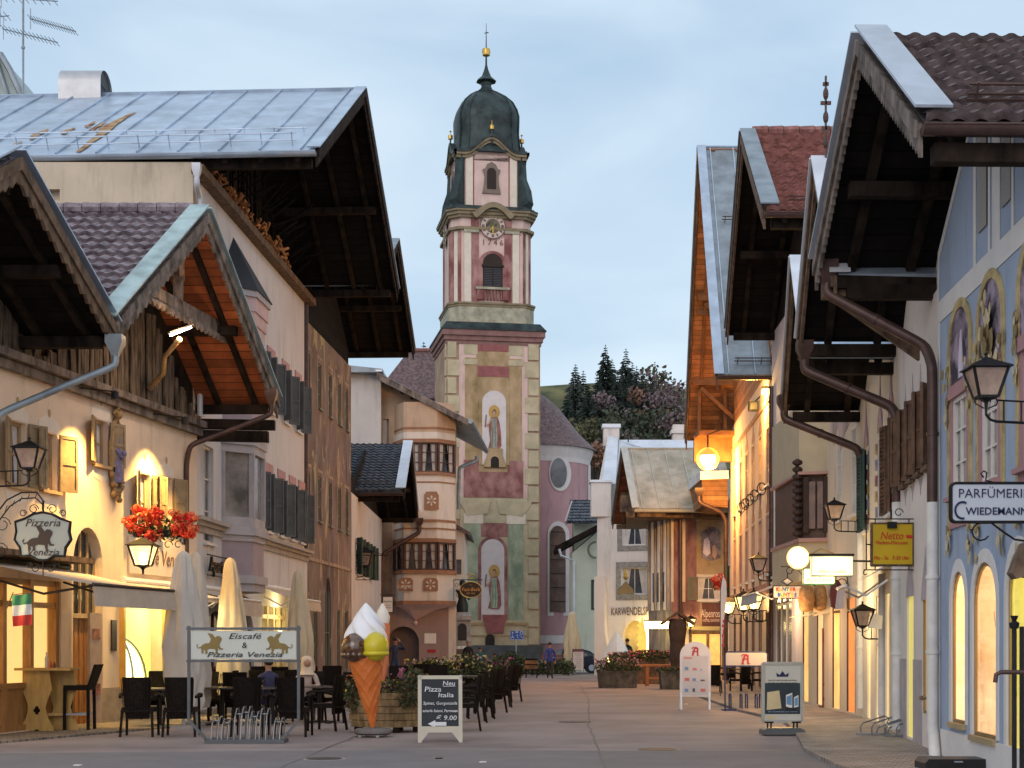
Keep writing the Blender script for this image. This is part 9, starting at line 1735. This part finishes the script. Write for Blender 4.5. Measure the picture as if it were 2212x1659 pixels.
b = MB(); b.lathe([(.28, 3.1), (.3, 3.5), (.2, 3.8), (.26, 4.1), (.12, 4.35), (.1, 4.42), (.16, 4.55), (.14, 4.7), (.02, 4.8)], (0, 0, 0), 12, sy=.7); b.tube([(.2, 0, 4.15), (.42, -.1, 4.0), (.3, -.25, 3.8)], .07, 6); b.tube([(-.2, 0, 4.15), (-.42, -.05, 4.3), (-.5, 0, 4.6)], .07, 6); b.build('statue', mat('dark_green_bronze', (.02, .03, .035), .4, .6, var=.3), fs, smooth=True)
# ---------------- people
skin = mat('skin', (.35, .2, .14), .6, var=.08, bump=.05)
def person(label, p, h=1.74, facing=0, pose='stand', top=(.1, .1, .4), leg=(.03, .03, .04), hair=(.03, .02, .015), group=None, scarf=None):
    r = root('person', label, 'person', tuple(p), facing); k = h/1.74; J = {}; sit = pose == 'sit'
    hip = .5 if sit else .92
    def j(n, x, y, z, rr, par): J[n] = (V(x, y, z)*k, rr*k, par)
    j('pelvis', 0, 0, hip, .135, None); j('waist', 0, 0, hip+.16, .125, 'pelvis'); j('chest', 0, .01, hip+.36, .15, 'waist'); j('neckb', 0, .01, hip+.5, .085, 'chest'); j('neck', 0, 0, hip+.58, .055, 'neckb'); j('head', 0, -.015, hip+.66, .085, 'neck'); j('crown', 0, -.01, hip+.75, .088, 'head'); j('top', 0, 0, hip+.8, .06, 'crown')
    for s_, n in ((-1, 'l'), (1, 'r')):
        j('sh'+n, s_*.17, .0, hip+.46, .072, 'neckb')
        if pose == 'shade' and s_ > 0: el, wr, hn_ = (.34, -.16, hip+.42), (.16, -.22, hip+.66), (.1, -.2, hip+.74)
        elif sit or pose == 'lean': el, wr, hn_ = (s_*.25, -.12, hip+.22), (s_*.16, -.34, hip+.24), (s_*.1, -.42, hip+.25)
        elif pose == 'walk': el, wr, hn_ = (s_*.26, .06*s_, hip+.2), (s_*.27, -.08+.06*s_, hip-.02), (s_*.26, -.1+.08*s_, hip-.12)
        else: el, wr, hn_ = (s_*.25, .03, hip+.2), (s_*.26, -.03, hip-.03), (s_*.25, -.05, hip-.12)
        j('el'+n, *el, .055, 'sh'+n); j('wr'+n, *wr, .042, 'el'+n); j('ha'+n, *hn_, .035, 'wr'+n); hv = V(*hn_)-V(*wr); hv.normalize(); 
        for q in range(4): o = V(*hn_)+hv*.07+V((q-1.5)*.018, 0, 0)*1+hv.cross(V(1, 0, 0))*.0; j('f%d' % q+n, o.x, o.y-.01*(q % 2), o.z, .011, 'ha'+n)
        o = V(*wr)+hv*.07+V(-s_*.035, -.02, 0); j('th'+n, o.x, o.y, o.z, .012, 'ha'+n)
        j('hp'+n, s_*.09, 0, hip-.04, .105, 'pelvis')
        if sit: kn, an, to = (s_*.12, -.42, hip-.02), (s_*.12, -.4, .1), (s_*.12, -.56, .04)
        elif pose == 'walk': kn, an, to = (s_*.09, -.1 if s_ > 0 else .02, .48), (s_*.08, -.12 if s_ > 0 else .22, .1 if s_ > 0 else .13), (s_*.09, -.28 if s_ > 0 else .1, .04)
        else: kn, an, to = (s_*.1, -.02, .49), (s_*.11, .02, .1), (s_*.13, -.13, .04)
        j('kn'+n, *kn, .07, 'hp'+n); j('an'+n, *an, .05, 'kn'+n); j('to'+n, *to, .04, 'an'+n)
    names = list(J); idx = {n: i for i, n in enumerate(names)}; me = bpy.data.meshes.new('body'); me.from_pydata([tuple(J[n][0]) for n in names], [(idx[n], idx[J[n][2]]) for n in names if J[n][2]], [])
    o = bpy.data.objects.new('body', me); S.collection.objects.link(o); sk = o.modifiers.new('s', 'SKIN'); sk.use_smooth_shade = True; sb = o.modifiers.new('u', 'SUBSURF'); sb.levels = sb.render_levels = 2
    for i, n in enumerate(names): me.skin_vertices[0].data[i].radius = (J[n][1]*.92, J[n][1]*.92); me.skin_vertices[0].data[i].use_root = (i == 0)
    bpy.context.view_layer.update(); m2 = bpy.data.meshes.new_from_object(o.evaluated_get(bpy.context.evaluated_depsgraph_get())); bpy.data.objects.remove(o)
    tm = mat('jacket_%d%d%d' % tuple(int(c*99) for c in top), top, .75, var=.15, scale=6, bump=.2, bs=12); lm = mat('trousers_%d%d%d' % tuple(int(c*99) for c in leg), leg, .85, var=.15, scale=6); sh_ = mat('dark_shoes', (.02, .015, .012), .5)
    m2.materials.clear(); [m2.materials.append(m_) for m_ in (tm, lm, skin, sh_)]
    hd = J['neck'][0].z-.005; hands = [J['ha'+n][0] for n in 'lr']
    for pl in m2.polygons:
        c = pl.center; mi = 0
        if c.z > hd and abs(c.x) < .12*k: mi = 2
        elif min((c-q).length for q in hands) < .085*k: mi = 2
        elif (sit and (c.y < -.16 and c.z < hip+.1)) or (not sit and c.z < .86*k and abs(c.x) < .24*k): mi = 1
        if c.z < .11*k: mi = 3
        pl.material_index = mi; pl.use_smooth = True
    bo = bpy.data.objects.new('body', m2); m2.name = 'body'; S.collection.objects.link(bo); bo.parent = r
    hc = J['crown'][0]; b = MB()
    if scarf:
        b.lathe([(.17, -.26), (.13, -.17), (.118, -.05), (.125, .03), (.11, .09), (.05, .13), (.002, .135)], hc+V(0, .02, 0), 16, sy=1.05); b.build('headscarf', mat('cream_headscarf', scarf, .85, var=.08, bump=.2), bo, smooth=True)
        b = MB(); b.ball(hc+V(0, -.07, -.02), .078, 12, sz=1.15); b.build('face', skin, bo, smooth=True)
    else: b.ball(hc+V(0, .018, .022), .1*k, 14, sy=1.05, sz=.98); b.build('hair', mat('hair_%d' % int(hair[0]*999), hair, .7, var=.3), bo, smooth=True)
    fy = -.088 if not scarf else -.14; b = MB()
    for s_ in (-1, 1): b.ball(hc*1+V(s_*.03*k, fy*k, -.02*k), .009*k, 6)
    b.build('eyes', M['blackp'], bo); b = MB(); b.prism([hc+V(0, (fy-.03)*k, -.055*k), hc+V(.012, fy*k, -.06*k), hc+V(0, fy*k, -.02*k), hc+V(-.012, fy*k, -.06*k)], (0, .02, 0)); b.ball(hc+V(0, fy*k+.008, -.085*k), .014, 6, sx=1.6, sz=.4)
    for s_ in (-1, 1): b.ball(hc+V(s_*.085*k, .0, -.03*k), .022*k, 6, sx=.5)
    b.build('facial_features', skin, bo); return r
person('walking man in a bright blue jacket and dark trousers alone on the street', GP(1188, 1466), 1.62, rad(8), 'walk', (.025, .05, .26))
person('man in a navy jacket shading his eyes at the archway', V(XP(854, 56), 56, 0), 1.8, rad(10), 'shade', (.03, .04, .08), (.04, .06, .12))
person('woman in a cream headscarf sitting behind the café tables', V(XP(663, 31.6), 31.6, -.05), 1.66, rad(10), 'sit', (.38, .3, .26), (.1, .08, .08), scarf=(.6, .48, .36)).location.z = .02
person('seated person in a navy and cream jumper beneath the banner', V(XP(580, 30.6), 30.6, 0), 1.7, rad(-150), 'sit', (.03, .03, .08), (.03, .03, .04))
person('older person in a black coat standing by the fountain', V(XP(1011, 70), 70, 0), 1.72, rad(-20), 'stand', (.012, .012, .014), hair=(.2, .18, .17))
person('person in a teal jacket beside the fountain', V(XP(1037, 70), 70, 0), 1.4, rad(20), 'stand', (.01, .09, .13)); person('crouching dark figure between fountain and sign', V(XP(1070, 70), 70, 0), 1.5, rad(60), 'sit', (.02, .018, .02))
person('waiter in black standing in the lit arched entrance', V(XP(1355, 73.5), 73.5, 0), 1.8, rad(-30), 'stand', (.012, .012, .014)); 
for i in range(0): pass
# litter and small things on the asphalt
for k, (px, py) in enumerate(((1035, 1648), (158, 1655), (1478, 1522), (940, 1640))):
    o = MB().prism([(0, 0, 0), (.09, .02, 0), (.1, .08, 0), (.02, .07, 0)], (0, 0, .012)).build('paper_scrap', M['white'] if k < 3 else M['wood_dark']); p = GP(px, py); o.location = (p.x, p.y, .005); tag(o, ('white scrap of paper on the asphalt below the chalkboard', 'small white scrap at the lower left corner of the street', 'tiny pale scrap near the pharmacy board', 'dark dry leaf on the asphalt under the planter')[k], 'litter')
# ---------------- street details: manholes, drain channel, tar seams
for k, (px, py, r_, lb) in enumerate(((1240, 1560, .32, 'round iron manhole cover in the middle of the street'), (1420, 1620, .3, 'round iron manhole cover near the right foreground'), (700, 1640, .25, 'small round cover in the foreground asphalt below the bicycle rack'))):
    p = GP(px, py); o = root('manhole_cover', lb, 'manhole cover', (p.x, p.y, .006)); MB().lathe([(r_, 0), (r_, .006)], (0, 0, 0), 24).build('cover', mat('rusty_cast_iron', (.06, .05, .045), .6, .3, var=.4, scale=20), o); MB().lathe([(r_+.05, 0), (r_+.05, .003)], (0, 0, -.002), 24).build('frame', mat('concrete_foot', (0, 0, 0)), o)
g_ = random.Random(12)
for pts in ([(-3, 19), (-2.7, 26), (-2.1, 34), (-1.9, 46)], [(1.2, 19.5), (1.5, 30), (2.2, 44), (2.6, 60)], [(-6, 23.3), (-1, 23.6), (4.6, 23.2)], [(-3.6, 31), (1.5, 31.4), (5.2, 31)]):
    q = []; 
    for a, c in zip(pts, pts[1:]):
        for i in range(12): t = i/12; q.append((a[0]+(c[0]-a[0])*t+g_.uniform(-.03, .03), a[1]+(c[1]-a[1])*t+g_.uniform(-.03, .03)))
    b = MB(); along = abs(pts[-1][1]-pts[0][1]) > 5; b.grid([[(x, y, .007) for x, y in q], [(x+(.02 if along else 0), y+(0 if along else .03), .007) for x, y in q]]); tag(b.build('tar_seam', mat('black_tar', (.12, .105, .1), .7, var=.3)), kind='structure')
